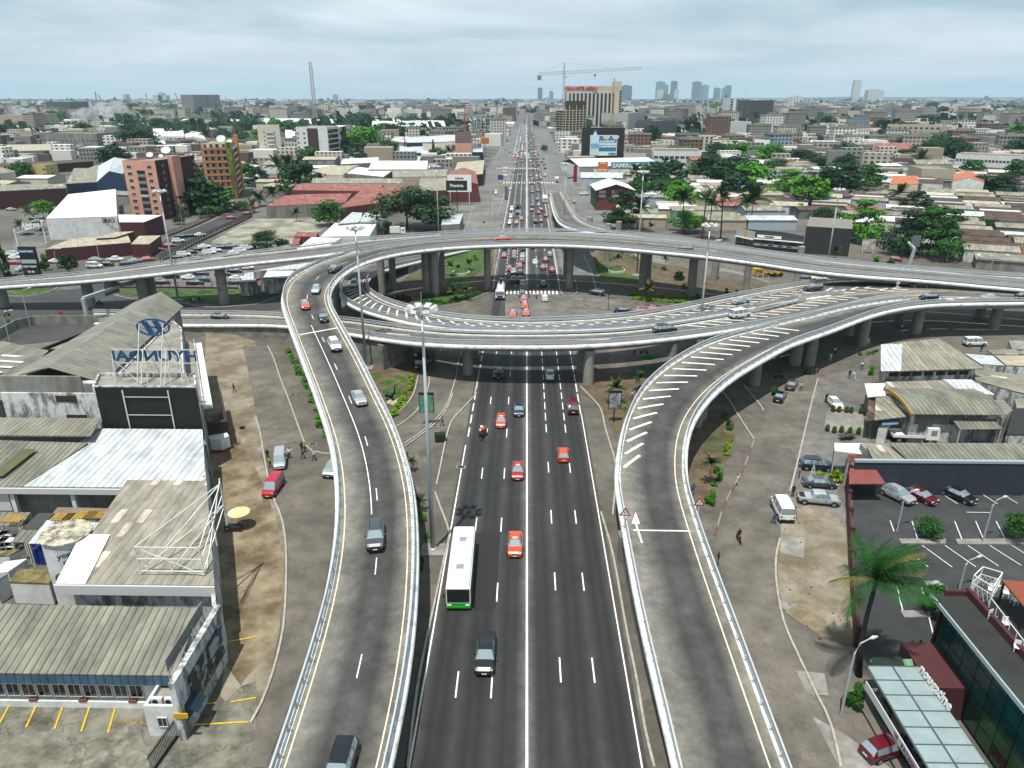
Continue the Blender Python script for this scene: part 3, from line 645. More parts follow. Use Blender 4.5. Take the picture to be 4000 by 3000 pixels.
M_lampw=mat('floodlight_housing',(.46,.48,.48),.5);M_glass_l=mat('floodlight_glass',(.55,.62,.66),.15)
def mast(p,h,label,s=1.0,ang=0):
 t=thing('high_mast_light',label,'lamp mast',(p.x,p.y,0),ang,'tall floodlight masts of the interchange')
 b=MB();b.tube([(0,0,0),(0,0,h)],[.29,.12],12);b.tube([(0,0,0),(0,0,.5)],.5,10);b.build('pole',M_mast,t,smooth=True)
 b=MB();b.box(-1.4,1.4,-1.2,1.2,0,.25);b.build('footing',M_conc,t)
 b=MB()
 for k in range(12):a0=math.pi*k/6;a1=math.pi*(k+1)/6;b.bar((math.cos(a0)*.9,math.sin(a0)*.9,h-.5),(math.cos(a1)*.9,math.sin(a1)*.9,h-.5),.09)
 for k in range(4):a0=math.pi*k/2;b.bar((0,0,h-.3),(math.cos(a0)*.9,math.sin(a0)*.9,h-.5),.07)
 b.tube([(0,0,h-.9),(0,0,h+.15)],.28,8);b.build('lamp_ring',M_mast,t)
 for k in range(8):
  a0=math.pi*(k+.5)/4;lb=MB();lb.box(-.1,.75,-.36,.36,-.22,.16,taper=.03);lb.box(0,.66,-.3,.3,-.25,-.21,1)
  o=lb.build('floodlight',[M_lampw,M_glass_l],t);o.location=(math.cos(a0)*1.0,math.sin(a0)*1.0,h-.35);o.rotation_euler=(0,R(-24),a0);o.scale=(s,s,s)
 b=MB();b.tube([(0,0,h),(0,0,h+1.6)],.03,4);b.build('lightning_rod',M_mast,t)
for k,x,y,u,v,lab in(('P',1692,2152,1663,1200,'tallest looking floodlight mast, standing between the left ramp and the highway'),('P',1431,1438,1383,886,'floodlight mast rising beside the left ramp where it crosses the lower viaduct'),('P',697,1174,633,743,'floodlight mast on the lawn below the far flyover, in front of the pink tower'),('I',1605,372,2775,876,'floodlight mast in front of the merging decks right of the highway'),('P',3222,1092,3272,738,'floodlight mast in front of the dark grey cladded hall at right'),('P',1714,920,1704,670,'floodlight mast behind the ring beside the big round green tree'),('C',1078,832,2518,668,'floodlight mast inside the ring right of the highway, near the brick-red gabled hall'),('P',2203,900,2207,640,'floodlight mast beside the far slip ramp along the highway')):
 p=g(k,x,y);z=topz((p.x,p.y),v);mast(p,min(32,max(26,z)),lab,1.0)
def paint(name,c,metal=0.0,rough=.32):
 m=mat('car_paint_'+name,c,rough,metal=metal,var=.06,scale=1.2);m.node_tree.nodes['Principled BSDF'].inputs['Coat Weight'].default_value=.5;return m
PAINT={'orange':paint('orange',(.62,.085,.02)),'red':paint('red',(.45,.02,.015)),'white':paint('white',(.72,.72,.70)),'silver':paint('silver',(.42,.44,.45),.35),'grey':paint('grey',(.12,.13,.14),.4),'black':paint('black',(.018,.019,.021)),'navy':paint('navy',(.02,.035,.08)),'green':paint('green',(.03,.16,.11)),'blue':paint('blue',(.03,.14,.34)),'maroon':paint('maroon',(.17,.015,.025)),'tan':paint('tan',(.45,.30,.14)),'yellow':paint('yellow',(.6,.36,.03)),'crimson':paint('crimson',(.5,.01,.04))}
M_cglass=mat('car_glass',(.34,.42,.46),.08,metal=.55,spec=.9);M_tyre=mat('tyre_rubber',(.012,.012,.012),.9);M_rim=mat('wheel_rim',(.35,.36,.37),.35,metal=.6)
M_hl=mat('headlamp_lens',(.75,.78,.8),.12);M_tl=mat('tail_lamp_lens',(.45,.01,.01),.25);M_trim=mat('black_plastic_trim',(.02,.02,.022),.6);M_plate=mat('number_plate',(.65,.65,.62),.6)
CARS={'sedan':[(-2.2,.70,.38,.72,.74,.58,'b'),(-2.12,.80,.28,.93,.95,.68,'b'),(-1.62,.86,.26,.97,1.0,.72,'r'),(-1.0,.87,.24,.95,1.38,.58,'s'),(-.32,.87,.24,.94,1.42,.59,'b'),(-.24,.87,.24,.94,1.42,.59,'s'),(.42,.87,.24,.93,1.40,.58,'w'),(1.12,.86,.24,.92,.96,.74,'b'),(1.95,.82,.27,.78,.80,.66,'b'),(2.2,.70,.36,.60,.62,.56,'b')],'hatchback':[(-1.9,.72,.38,.80,.85,.62,'b'),(-1.85,.80,.28,.92,.98,.70,'r'),(-1.45,.84,.25,.95,1.42,.58,'s'),(-.35,.85,.24,.94,1.47,.60,'b'),(-.27,.85,.24,.94,1.47,.60,'s'),(.45,.85,.24,.93,1.44,.58,'w'),(1.12,.84,.24,.92,.97,.72,'b'),(1.75,.80,.27,.78,.80,.64,'b'),(1.95,.70,.36,.60,.62,.56,'b')],'suv':[(-2.2,.78,.45,.90,.95,.68,'b'),(-2.15,.88,.36,1.05,1.10,.76,'r'),(-1.85,.92,.34,1.10,1.66,.66,'s'),(-.95,.92,.32,1.09,1.73,.68,'b'),(-.86,.92,.32,1.09,1.73,.68,'s'),(-.1,.92,.32,1.08,1.73,.68,'b'),(-.02,.92,.32,1.08,1.73,.68,'s'),(.6,.92,.32,1.07,1.68,.66,'w'),(1.25,.91,.33,1.06,1.10,.78,'b'),(2.05,.87,.36,.96,.98,.72,'b'),(2.3,.78,.42,.75,.77,.64,'b')],'van':[(-2.3,.80,.45,.95,1.0,.72,'b'),(-2.28,.86,.36,1.05,1.1,.78,'r'),(-2.15,.88,.34,1.08,1.84,.72,'s'),(-1.05,.90,.32,1.07,1.92,.74,'b'),(-.95,.90,.32,1.07,1.92,.74,'s'),(.1,.90,.32,1.06,1.92,.74,'b'),(.2,.90,.32,1.06,1.92,.74,'s'),(1.0,.90,.32,1.05,1.86,.72,'w'),(1.75,.88,.33,1.02,1.08,.76,'b'),(2.15,.84,.36,.92,.95,.70,'b'),(2.35,.74,.42,.72,.74,.62,'b')],'pickup':[(-2.6,.82,.5,1.02,1.03,.78,'b'),(-2.55,.9,.42,1.04,1.05,.84,'b'),(-1.0,.92,.38,1.05,1.06,.86,'b'),(-.98,.92,.38,1.05,1.06,.8,'r'),(-.8,.92,.38,1.08,1.68,.66,'s'),(.0,.92,.38,1.08,1.74,.68,'b'),(.08,.92,.38,1.08,1.74,.68,'s'),(.75,.92,.38,1.07,1.68,.66,'w'),(1.4,.91,.38,1.05,1.1,.8,'b'),(2.3,.88,.4,.98,1.0,.74,'b'),(2.6,.8,.45,.78,.8,.66,'b')]}
def ring(q):
 x,w_,zb,bl,tp,wt,k=q;b2=min(bl,tp);return[(x,-w_*.92,zb),(x,-w_,zb+.2),(x,-w_,(bl+zb+.2)/2+.1),(x,-w_*.95,bl),(x,-wt,max(bl+.02,tp-.05)),(x,-wt*.8,tp+.02),(x,wt*.8,tp+.02),(x,wt,max(bl+.02,tp-.05)),(x,w_*.95,bl),(x,w_,(bl+zb+.2)/2+.1),(x,w_,zb+.2),(x,w_*.92,zb)]
CARMESH={}
def car_meshes(kind,col):
 key=(kind,col)
 if key in CARMESH:return CARMESH[key]
 st=CARS[kind];body=MB();ws=MB();rw=MB();sl_=MB();sr=MB()
 rings=[ring(q)for q in st];n=12
 for i in range(len(st)-1):
  k=st[i][6]
  for j in range(n):
   j2=(j+1)%n;f=[rings[i][j],rings[i+1][j],rings[i+1][j2],rings[i][j2]]
   tgt=body
   if k=='s' and j==3:tgt=sr
   elif k=='s' and j==7:tgt=sl_
   elif k=='w' and j in(4,5,6):tgt=ws
   elif k=='w' and j in(3,):tgt=sr
   elif k=='w' and j in(7,):tgt=sl_
   elif k=='r' and j in(4,5,6):tgt=rw
   tgt.add([Vector(p)for p in f],[(0,3,2,1)])
 body.add(rings[0],[tuple(range(n))]);body.add(rings[-1],[tuple(range(n))[::-1]])
 if kind=='pickup':body.box(-2.5,-1.1,-.72,.72,.9,1.075,1)
 L0,L1=st[0][0],st[-1][0];W=max(q[1]for q in st);zb=st[3][2]
 body.box(L1-.16,L1+.02,-W*.45,W*.45,zb+.28,zb+.42,1);body.box(L1-.3,L1+.05,-W*.84,W*.84,zb+.04,zb+.22,1 if kind in('suv','pickup')else 0)
 body.box(L0-.05,L0+.3,-W*.86,W*.86,zb+.04,zb+.24,1 if kind in('suv','pickup','van')else 0)
 wx=(L1-.78,L0+.74);r=.31 if kind in('sedan','hatchback')else.36
 for x in wx:
  for s in(-1,1):body.tube([(x,s*(W-.19),r+.02),(x,s*(W+.012),r+.02)],r+.07,14,1)
 if kind=='suv':
  for s in(-1,1):body.bar((-1.6,s*.6,1.78),(.3,s*.6,1.78),.05,.05,1)
 bm=body.mesh('body',[PAINT[col],M_trim]);
 wh=MB();wh.tube([(0,-.11,0),(0,.11,0)],r,16);rm=MB();rm.tube([(0,-.125,0),(0,.125,0)],r*.62,10)
 g_=lambda b,nm:b.mesh(nm,M_cglass)
 hl=MB();hl.box(-.1,.06,-.17,.17,-.07,.08);tl=MB();tl.box(-.05,.05,-.09,.09,-.12,.12);mr=MB();mr.box(-.06,.06,-.1,.1,-.06,.08);pl=MB();pl.box(-.015,.015,-.24,.24,-.06,.06)
 d=dict(body=bm,windscreen=g_(ws,'windscreen'),rear_window=g_(rw,'rear_window'),side_l=g_(sl_,'side_window'),side_r=g_(sr,'side_window'),wheel=CARMESH.setdefault(('wheel',r),wh.mesh('wheel',M_tyre)),rim=CARMESH.setdefault(('rim',r),rm.mesh('rim',M_rim)),hl=CARMESH.setdefault('hl',hl.mesh('headlight',M_hl)),tl=CARMESH.setdefault('tl',tl.mesh('tail_light',M_tl)),mr=mr.mesh('wing_mirror',PAINT[col]),pl=CARMESH.setdefault('pl',pl.mesh('number_plate',M_plate)),W=W,L0=L0,L1=L1,wx=wx,r=r,zb=zb,belt=st[-3][3],st=st)
 allm=MB();mats=[PAINT[col],M_trim,M_cglass,M_tyre,M_hl,M_tl]
 for b,mi in((body,None),(ws,2),(rw,2),(sl_,2),(sr,2)):
  o=len(allm.v);allm.v+=b.v
  for f,m_ in zip(b.f,b.mi):allm.f.append(tuple(o+i for i in f));allm.mi.append(m_ if mi is None else mi)
 for x in wx:
  for s in(-1,1):allm.tube([(x,s*(W-.2),r),(x,s*(W+.03),r)],r,8,3)
 for s in(-1,1):allm.box(L1-.2,L1,s*W*.7-.16,s*W*.7+.16,zb+.36,zb+.5,4);allm.box(L0-.02,L0+.05,s*W*.78-.1,s*W*.78+.1,zb+.5,zb+.75,5)
 d['all']=allm.mesh('car',mats);CARMESH[key]=d;return d
KCAT={'sedan':('sedan_car','car'),'hatchback':('hatchback_car','car'),'suv':('off_road_car','car'),'van':('minivan','van'),'pickup':('pickup_truck','pickup')}
AUTO=[]
def car(kind,col,p,rz,label=None,group=None,full=True,taxi=False,pitch=0.0,scale=1.0):
 d=car_meshes(kind,col);nm,cat=KCAT[kind]
 if taxi:nm='taxi';cat='taxi'
 if not full:
  o=link(nm,d['all'],None,p,rz)
 else:
  o=thing(nm,None,None,p,rz);b=link('body',d['body'],o)
  link('windscreen',d['windscreen'],o);link('rear_window',d['rear_window'],o);link('side_window',d['side_l'],o);link('side_window',d['side_r'],o)
  for x in d['wx']:
   for s in(-1,1):w_=link('wheel',d['wheel'],o,(x,s*(d['W']-.09),d['r']));link('rim',d['rim'],w_)
  for s in(-1,1):
   link('headlight',d['hl'],o,(d['L1']-.13,s*d['W']*.68,d['zb']+.42));link('tail_light',d['tl'],o,(d['L0']+.03,s*d['W']*.76,d['zb']+.55));link('wing_mirror',d['mr'],o,(.75,s*(d['W']+.1),1.0 if kind in('sedan','hatchback')else 1.15))
  link('number_plate',d['pl'],o,(d['L1']+.05,0,d['zb']+.15));link('number_plate',d['pl'],o,(d['L0']-.06,0,d['zb']+.3))
  if taxi:
   tb=MB();tb.box(.0,.2,-.3,.3,1.42,1.58,taper=.02);tb.build('roof_sign',M_hl,o)
 o.rotation_euler=(0,pitch,rz);o.scale=(scale,)*3
 tag(o,label,cat,group)
 if not label:AUTO.append((o,COLN.get(col,col)+' '+KN[kind if not taxi else 'taxi']))
 return o
COLN={'grey':'dark grey','navy':'dark blue','orange':'orange-red'}
KN={'sedan':'sedan','hatchback':'hatchback','suv':'off-road car','van':'minivan','pickup':'pickup','taxi':'taxi'}
UP,DN=math.pi/2,-math.pi/2
ZG=.10
def gcar(k,x,y,kind,col,rz,label=None,**kw):p=g(k,x,y,ZG);return car(kind,col,p,rz,label,**kw)
def dcar(key,k,x,y,kind,col,fwd,label,**kw):
 p,h,i,t=on_deck(VIAS[key],*px(k,x,y));return car(kind,col,p+Vector((0,0,.02)),h+(0 if fwd else math.pi),label,**kw)
G1='cars coming down the left ramp'
dcar('V1','T',500,1660,'suv','black',False,'black car cut off by the bottom edge on the left ramp',group=G1)
dcar('V1','T',705,350,'suv','grey',False,'large dark grey off-road car lowest but one on the left ramp',group=G1)
dcar('V1','F',882,815,'sedan','silver',False,'silver sedan with open sunroof on the left ramp',group=G1)
dcar('V1','F',680,375,'suv','white',False,'white off-road car on the left ramp just below the white cross line',group=G1)
dcar('V1','F',582,125,'hatchback','black',False,'black hatchback on the left ramp just above the white cross line',group=G1)
dcar('V1','B',422,1105,'hatchback','orange',False,'orange-red taxi in the bend of the left ramp',group=G1,taxi=True)
dcar('V1','B',525,980,'hatchback','silver',False,'silver hatchback in the bend of the left ramp behind the taxi',group=G1)
dcar('V1','B',682,795,'suv','grey',False,'dark grey off-road car topmost in the bend of the left ramp',group=G1)
dcar('V1','B',2110,545,'sedan','orange',False,'orange-red taxi on the ring deck above the highway',taxi=True)
dcar('V1','C',1480,612,'sedan','grey',False,'dark grey sedan on the ring deck right of the highway')
dcar('V4','B',845,925,'suv','white',True,'white off-road car on the low inner loop seen under the ring')
dcar('V3','A',1900,1215,'hatchback','black',True,'black hatchback on the lower viaduct at far left')
dcar('V4','C',1970,1060,'sedan','silver',True,'silver sedan on the hatched lane of the lower deck')
dcar('V3','C',1960,1200,'van','white',True,'white minivan on the lower deck right of the tall mast')
dcar('V3','I',1320,205,'suv','black',True,'black off-road car on the lower viaduct left of the tall mast')
dcar('V4','D',400,950,'suv','grey',False,'dark grey off-road car beside the no-turn sign on the lower deck')
dcar('V4','D',1300,935,'sedan','navy',False,'dark blue sedan on the chevron markings at right')
dcar('V5','D',1385,1045,'hatchback','black',False,'black hatchback near the end of the concrete barrier at right')
dcar('V5','D',1925,1035,'sedan','silver',True,'silver sedan close to the near rail at the right edge')
dcar('V5','D',2205,1025,'sedan','black',True,'black sedan half cut off at the right edge of the deck')
G2='vehicles on the highway'
gcar('T',1353,1010,'pickup','black',DN,'dark pickup with chrome bull bar, front of the approaching lanes',group=G2)
gcar('P',2012,2140,'sedan','orange',DN,'orange taxi beside the white and green bus',group=G2,taxi=True)
gcar('I',50,1440,'sedan','red',DN,'red taxi just ahead of the one beside the bus',group=G2,taxi=True)
gcar('F',2118,1010,'hatchback','orange',DN,'orange taxi beside the loaded tricycle',group=G2,taxi=True)
gcar('I',60,910,'sedan','navy',DN,'dark blue sedan next to the centre line below the viaduct',group=G2)
gcar('F',2100,590,'sedan','black',DN,'black sedan in the shade of the lower viaduct',group=G2)
gcar('I',325,600,'sedan','white',UP,'white sedan entering the shade of the lower viaduct',group=G2)
gcar('I',523,890,'van','maroon',UP,'red and white minibus driving away right of centre',group=G2)
gcar('I',441,1300,'hatchback','orange',UP,'orange hatchback driving away, nearest on the right lanes',group=G2)
gcar('Q',640,212,'sedan','orange',DN,'orange taxi alone in the left lane just above the viaduct rail',group=G2,taxi=True)
for x,y,c,lab in((722,205,'orange','orange taxi closest to the viaduct rail in the middle lane queue'),(714,160,'orange','second orange taxi in the middle lane queue'),(708,122,'orange','third orange taxi in the middle lane queue'),(697,85,'grey','grey car between the taxis on the zebra crossing'),(700,45,'grey','second grey car standing on the far zebra crossing'),(702,22,'orange','orange taxi stopped just beyond the zebra crossing')):
 gcar('Q',x,y,'sedan',c,DN,lab,group=G2,taxi=(c=='orange'))
gcar('Q',838,115,'hatchback','white',UP,'white hatchback alone on the junction right of centre',group=G2)
gcar('C',730,1000,'suv','black',R(150),'black off-road car turning left past the small kerb island')
gcar('C',955,1150,'sedan','navy',R(175),'dark blue sedan on the cross road just above the viaduct rail')
gcar('C',1090,1158,'sedan','red',R(178),'red taxi right behind the dark blue sedan on the cross road',taxi=True)
gcar('C',1205,1142,'sedan','red',R(178),'second red taxi on the cross road, half hidden by the rail',taxi=True)
G3='traffic on the highway beyond the ring'
FAR='C 22,598,h,red,d 100,612,s,navy,d 20,650,h,red,d 90,675,s,silver,d 18,688,s,grey,d 85,718,s,maroon,d 66,765,s,red,d 15,810,s,silver,d 70,818,s,navy,d 15,880,s,red,d 70,880,s,maroon,d 95,925,s,orange,d 182,600,h,red,u 325,660,h,silver,u 200,730,s,white,u 290,710,h,red,u 267,778,h,red,u 345,800,h,red,u 270,918,s,maroon,u B 2145,672,h,red,d 2190,785,s,red,d 2120,900,s,grey,d 2150,605,h,blue,d '
FAR+='K 345,672,h,tan,d 375,650,h,orange,d 304,674,v,silver,d 310,638,v,tan,d 352,612,p,black,d 316,590,v,white,d 309,462,h,silver,d 367,376,s,green,d 326,355,h,grey,d 445,570,v,green,u 440,596,h,red,u 483,563,h,silver,u 500,594,h,red,u 483,613,h,red,u 528,632,h,red,u 497,664,h,red,u 463,668,p,grey,u 473,530,h,blue,u 480,476,h,grey,u 444,483,h,red,u 441,430,h,red,u 480,423,h,red,u 497,400,h,red,u 471,405,s,grey,u 440,400,s,silver,u 434,383,h,red,u 471,381,h,white,u 522,379,v,white,u 488,353,h,red,u 446,343,h,red,u 463,323,s,grey,u 447,312,h,navy,u 523,333,v,green,u 517,308,s,grey,u 480,312,v,maroon,u 478,292,h,red,u 503,292,s,navy,u 383,292,h,red,d 350,298,h,red,d 367,290,s,grey,d 333,302,h,orange,d 430,273,s,black,d 432,287,h,white,d 458,277,s,grey,u 478,273,h,red,u 512,272,s,grey,u 456,254,h,red,u 480,247,v,navy,u 453,232,h,red,u 468,205,h,red,u 478,190,v,white,u 336,263,h,red,d 367,264,h,orange,d 400,264,s,black,d 372,244,h,red,d 356,232,s,red,d 345,240,v,white,d 390,228,h,red,d 365,212,h,red,d 352,205,s,red,d 404,205,h,red,d 345,185,s,white,d 380,190,h,grey,d 218,488,v,white,d 210,478,s,black,d 278,215,s,grey,d 303,232,s,black,d 703,543,h,orange,d 620,335,h,red,d 682,390,s,grey,l 636,300,s,white,l 645,312,v,white,l 640,325,s,silver,l 765,495,p,white,l'
KI={'h':'hatchback','s':'sedan','v':'van','p':'pickup'}
k='K'
for tkn in FAR.split():
 if tkn[0].isalpha()and len(tkn)==1:k=tkn;continue
 x,y,kd,c,d=tkn.split(',');p=g(k,float(x),float(y),ZG)
 near=p.y<240
 car(KI[kd],c,p,{'u':UP,'d':DN,'l':R(200)}[d]+rnd.uniform(-.02,.02),None,G3,full=near,taxi=(c in('red','orange')and kd in 'sh'))
lanes_d=[-7.6,-4.4,-1.3];lanes_u=[2.0,5.1,8.3]
for ln in lanes_d+[-11.5]+lanes_u:
 y=640+rnd.uniform(0,20)
 while y<1500:
  if ln<1 or rnd.random()<.45:
   kd=rnd.choice(['sedan','hatchback','hatchback','van','suv']);c=rnd.choice(['red','red','orange','white','white','grey','silver','black','navy'])
   car(kd,c,(ln+rnd.uniform(-.3,.3),y,ZG),DN if ln<1 else UP,None,G3,full=False,taxi=c in('red','orange'))
  y+=rnd.uniform(9,26)if ln<1 else rnd.uniform(16,50)
G4='cars in the walled car park'
def row(k,x0,y0,x1,y1,n,rz,grp,cols='wwsgbk',kinds='shvs'):
 CC={'w':'white','s':'silver','g':'grey','b':'navy','k':'black','r':'red','m':'maroon'}
 for i in range(n):
  f=i/max(1,n-1);p=g(k,x0+(x1-x0)*f,y0+(y1-y0)*f,ZG);c=CC[cols[rnd.randrange(len(cols))]];kd={'s':'sedan','h':'suv','v':'suv','p':'pickup'}[kinds[rnd.randrange(len(kinds))]]
  car(kd,c,p,rz+rnd.uniform(-.06,.06),None,grp,full=p.y<230)
row('A',1530,690,1765,595,5,R(20),G4);row('A',1700,695,1910,605,5,R(20),G4);row('A',1890,700,2130,610,5,R(20),G4);row('A',2000,600,2160,600,2,R(20),G4)
row('B',20,690,260,610,4,R(20),G4)
row('A',1080,915,1160,895,2,R(8),G4);row('A',1400,905,1480,855,2,R(8),G4,'kw');row('A',1640,865,1740,830,2,R(8),G4,'kgw');row('A',1690,910,1745,885,2,R(8),G4,'kg');row('A',1925,835,2130,780,3,R(8),G4);row('A',2040,905,2050,870,2,R(8),G4,'gw')
G5='vehicles on the boulevard at left'
for x,y,kd,c,rz in((820,765,'van','white',-10),(925,745,'sedan','black',-12),(1000,708,'pickup','white',-8),(1095,740,'sedan','grey',30),(1170,718,'sedan','silver',25),(1280,705,'hatchback','orange',20),(1272,662,'suv','black',32),(1360,620,'sedan','orange',24),(1462,585,'hatchback','orange',22),(1540,548,'suv','white',22),(1570,507,'sedan','black',30),(1640,500,'sedan','black',30),(1730,492,'sedan','white',22),(1995,342,'sedan','orange',22),(2140,305,'sedan','orange',22),(2205,250,'hatchback','orange',22)):
 gcar('A',x,y,kd,c,R(rz+8),None,group=G5,taxi=c=='orange',full=y>600)
G6='parked cars in the yards at left'
for x,y,kd,c,rz in((830,708,'sedan','silver',-5),(870,668,'suv','silver',-5),(490,722,'sedan','white',10),(190,790,'sedan','silver',85),(130,690,'sedan','white',10),(125,662,'suv','white',10),(120,735,'sedan','red',5),(330,375,'sedan','white',0),(290,415,'sedan','grey',0),(300,352,'sedan','black',0),(255,445,'suv','white',10),(240,480,'sedan','navy',10),(293,212,'van','white',0),(100,270,'sedan','silver',0),(1800,208,'suv','white',5),(1850,205,'sedan','black',5),(1940,192,'suv','white',5),(2000,208,'sedan','black',5),(1870,238,'sedan','silver',5),(1950,212,'sedan','black',5),(1910,235,'sedan','navy',5)):
 gcar('A',x,y,kd,c,R(rz),None,group=G6,full=y>600)
gcar('F',212,1350,'van','silver',R(-75),'silver minivan with open doors and people around it on the left side road')
gcar('P',1070,1915,'van','crimson',R(-92),'bright red minivan parked behind the silver minivan at left')
gcar('F',668,1420,'suv','silver',R(-95),'silver car half hidden under the left ramp')
gcar('H',200,690,'sedan','grey',R(62),'dark grey sedan nearer the columns of the two parked under the ramp')
gcar('H',100,795,'sedan','black',R(62),'black sedan parked beside the round shrub under the right ramp')
gcar('H',570,850,'sedan','white',DN,'white sedan standing on the forecourt above the potted plants')
gcar('H',410,1395,'suv','navy',R(-8),'dark blue off-road car parked above the lime green bush')
gcar('H',440,1545,'sedan','grey',R(-5),'dark grey sedan behind the silver pickup')
gcar('V',168,55,'pickup','silver',R(-10),'silver pickup parked across the forecourt behind the white van')
gcar('V',46,90,'van','white',R(86),'white panel van with people at its sides on the right side road',scale=1.12)
gcar('H',1780,330,'van','white',R(2),'white and blue minibus on the road behind the corrugated roofs')
gcar('V',432,40,'suv','silver',R(-60),'silver estate car at the left end of the parking lot')
gcar('V',512,42,'sedan','maroon',R(-60),'dark red sedan second from the left in the parking lot')
gcar('V',640,40,'sedan','black',R(-60),'black sedan at the back of the parking lot right of the dark red one')
gcar('V',586,385,'sedan','silver',R(-85),'silver car beside the low parapet of the terrace building')
gcar('V',605,455,'suv','black',R(-60),'black car half hidden under the glass building roof edge')
gcar('V',388,900,'hatchback','maroon',R(20),'shiny dark red car half under the white bakery canopy')
G7='cars by the trees behind the right flyover'
for x,y,kd,c,rz in((935,485,'van','green',0),(1035,562,'sedan','black',-5),(1110,605,'suv','grey',-10),(1105,705,'hatchback','red',-50),(2150,440,'van','white',0),(315,855,'suv','silver',-5),(440,870,'sedan','white',-5),(715,525,'hatchback','green',-60),(1240,650,'sedan','black',5)):
 gcar('D',x,y,kd,c,R(rz),None,group=G7,full=y>600)
def wheels(t,xs,W,r=.48):
 for x in xs:
  for s in(-1,1):
   wm=MB();wm.tube([(0,-.15,0),(0,.15,0)],r,16);w_=wm.build('wheel',M_tyre,t,(x,s*(W-.16),r));rm=MB();rm.tube([(0,-.165,0),(0,.165,0)],r*.55,10);rm.build('rim',M_rim,w_)
def bus(p,rz,label,full=True,L=12.0,col='white'):
 t=thing('city_bus',label,'bus',p,rz,'white and green city buses');W=1.28;H=3.05
 b=MB();h=L/2
 b.box(-h,h,-W,W,.35,.95,1,taper=.0);b.box(-h+.02,h-.03,-W+.01,W-.01,.95,H-.25,0);b.box(-h+.05,h-.12,-W+.05,W-.05,H-.25,H,0,taper=.1)
 b.build('body',[PAINT['white'],mat('bus_green',(.03,.42,.04),.35)],t)
 ws=MB();ws.box(h-.06,h+.03,-W+.12,W-.12,1.15,H-.35);ws.build('windscreen',mat('bus_windscreen',(.03,.04,.045),.08,spec=.8),t)
 bp=MB();bp.box(h-.05,h+.06,-W+.02,W-.02,.4,.62);bp.build('bumper',MATS['bus_green'],t)
 rw=MB();rw.box(-h-.03,-h+.05,-W+.3,W-.3,1.5,H-.5);rw.build('rear_window',M_cglass,t)
 for s in(-1,1):
  for i in range(7):
   x0=-h+.5+i*(L-1)/7;q=MB();q.box(x0,x0+(L-1)/7-.12,s*(W+.005)-.02,s*(W+.005)+.02,1.35,2.45);q.build('side_window',M_cglass,t)
  q=MB();q.box(-.12,.04,-.22,.22,-.08,.08);q.build('headlight',M_hl,t,(h+.02,s*.95,.78));m_=MB();m_.box(-.05,.08,-.08,.08,-.3,.1);m_.bar((0,0,0),(-.2,-s*.25,.2),.04);m_.build('wing_mirror',M_trim,t,(h+.12,s*(W+.22),2.1))
 for x in(-3,2.2):
  q=MB();q.box(x-.42,x+.42,-.42,.42,H-.01,H+.07,taper=.05);q.build('roof_hatch',mat('hatch_grey',(.25,.3,.36),.3),t)
 wheels(t,(-h+3,h-2.6),W);return t
p=g('T',1186,742,ZG);bus(p+Vector((0,5.9,0)),DN+.02,'long white city bus with green base and two roof hatches, nearest on the highway',L=11.4)
p=g('C',285,212,ZG);bus(p+Vector((0,6,0)),UP,'smaller looking white and green bus beside the foot of the far slip ramp',L=11)
def truck(p,rz,label,kind='tanker',col='white',L=8.0,grp='trucks'):
 t=thing(kind+'_truck',label,'truck',p,rz,grp);W=1.22
 b=MB();h=L/2;b.box(h-1.9,h,-W,W,.7,2.6,0,taper=.08);b.box(h-.02,h+.04,-W*.7,W*.7,.8,1.3,1);b.build('cab',[PAINT[col],M_trim],t)
 q=MB();q.box(h-.1,h+.02,-W+.15,W-.15,1.55,2.4);q.build('windscreen',M_cglass,t)
 for s in(-1,1):
  q=MB();q.box(h-1.3,h-.45,s*W-.03,s*W+.01,1.55,2.3);q.build('side_window',M_cglass,t);q=MB();q.box(-.05,.05,-.18,.18,-.1,.1);q.build('headlight',M_hl,t,(h+.03,s*.85,.98))
 q=MB();q.box(-h,h-1.8,-.45,.45,.55,.8);q.build('chassis',M_trim,t)
 q=MB()
 if kind=='tanker':
  q.tube([(-h,0,1.85),(-h+.15,0,1.85),(h-2.3,0,1.85),(h-2.15,0,1.85)],[.8,1.1,1.1,.8],16)
  q.build('tank',mat('tank_white',(.62,.62,.60),.4),t,smooth=False)
  for i in range(4):r=MB();r.tube([(0,0,0),(0,0,.12)],.38,12);r.tube([(0,0,.1),(0,0,.16)],.3,12);r.build('manhole',M_trim,t,(-h+1+i*1.2,0,2.93))
 elif kind=='box':q.box(-h,h-2.1,-W-.03,W+.03,.85,3.1);q.build('cargo_box',PAINT[col],t)
 else:
  q.box(-h,h-2.1,-W,W,.9,1.0)
  for s in(-1,1):q.box(-h,h-2.1,s*W-.04,s*W+.04,1.0,1.4)
  q.box(-h-.04,-h+.04,-W,W,1.0,1.4);q.build('load_bed',PAINT[col],t)
 wheels(t,(-h+1.0,h-1.2),W,.46);return t
p=g('Q',560,118,ZG);truck(p+Vector((0,5.4,0)),DN,'white tanker truck with round manholes at the zebra crossing','tanker',L=11)
p=g('F',1440,560,ZG);truck(p+Vector((0,3.5,0)),DN-.1,'dark box truck in the shade under the lower viaduct','box','black',7)
truck(g('H',1240,1150,ZG),R(-4),'white flatbed truck parked between the vaulted roof and the long roof','flatbed','white',6.8)
truck(g('K',595,415,ZG),DN,'white box truck parked on the right frontage road','box','white',7)
truck(g('K',668,345,ZG),DN,'white lorry parked near the tall red column','box','white',7)
truck(g('K',355,575,ZG),DN,'green dump truck in the approaching lanes beyond the ring','dump','green',7)
truck(g('X',225,1160,ZG),R(-20),'teal lorry parked in the yard by the palm row','box','green',7)
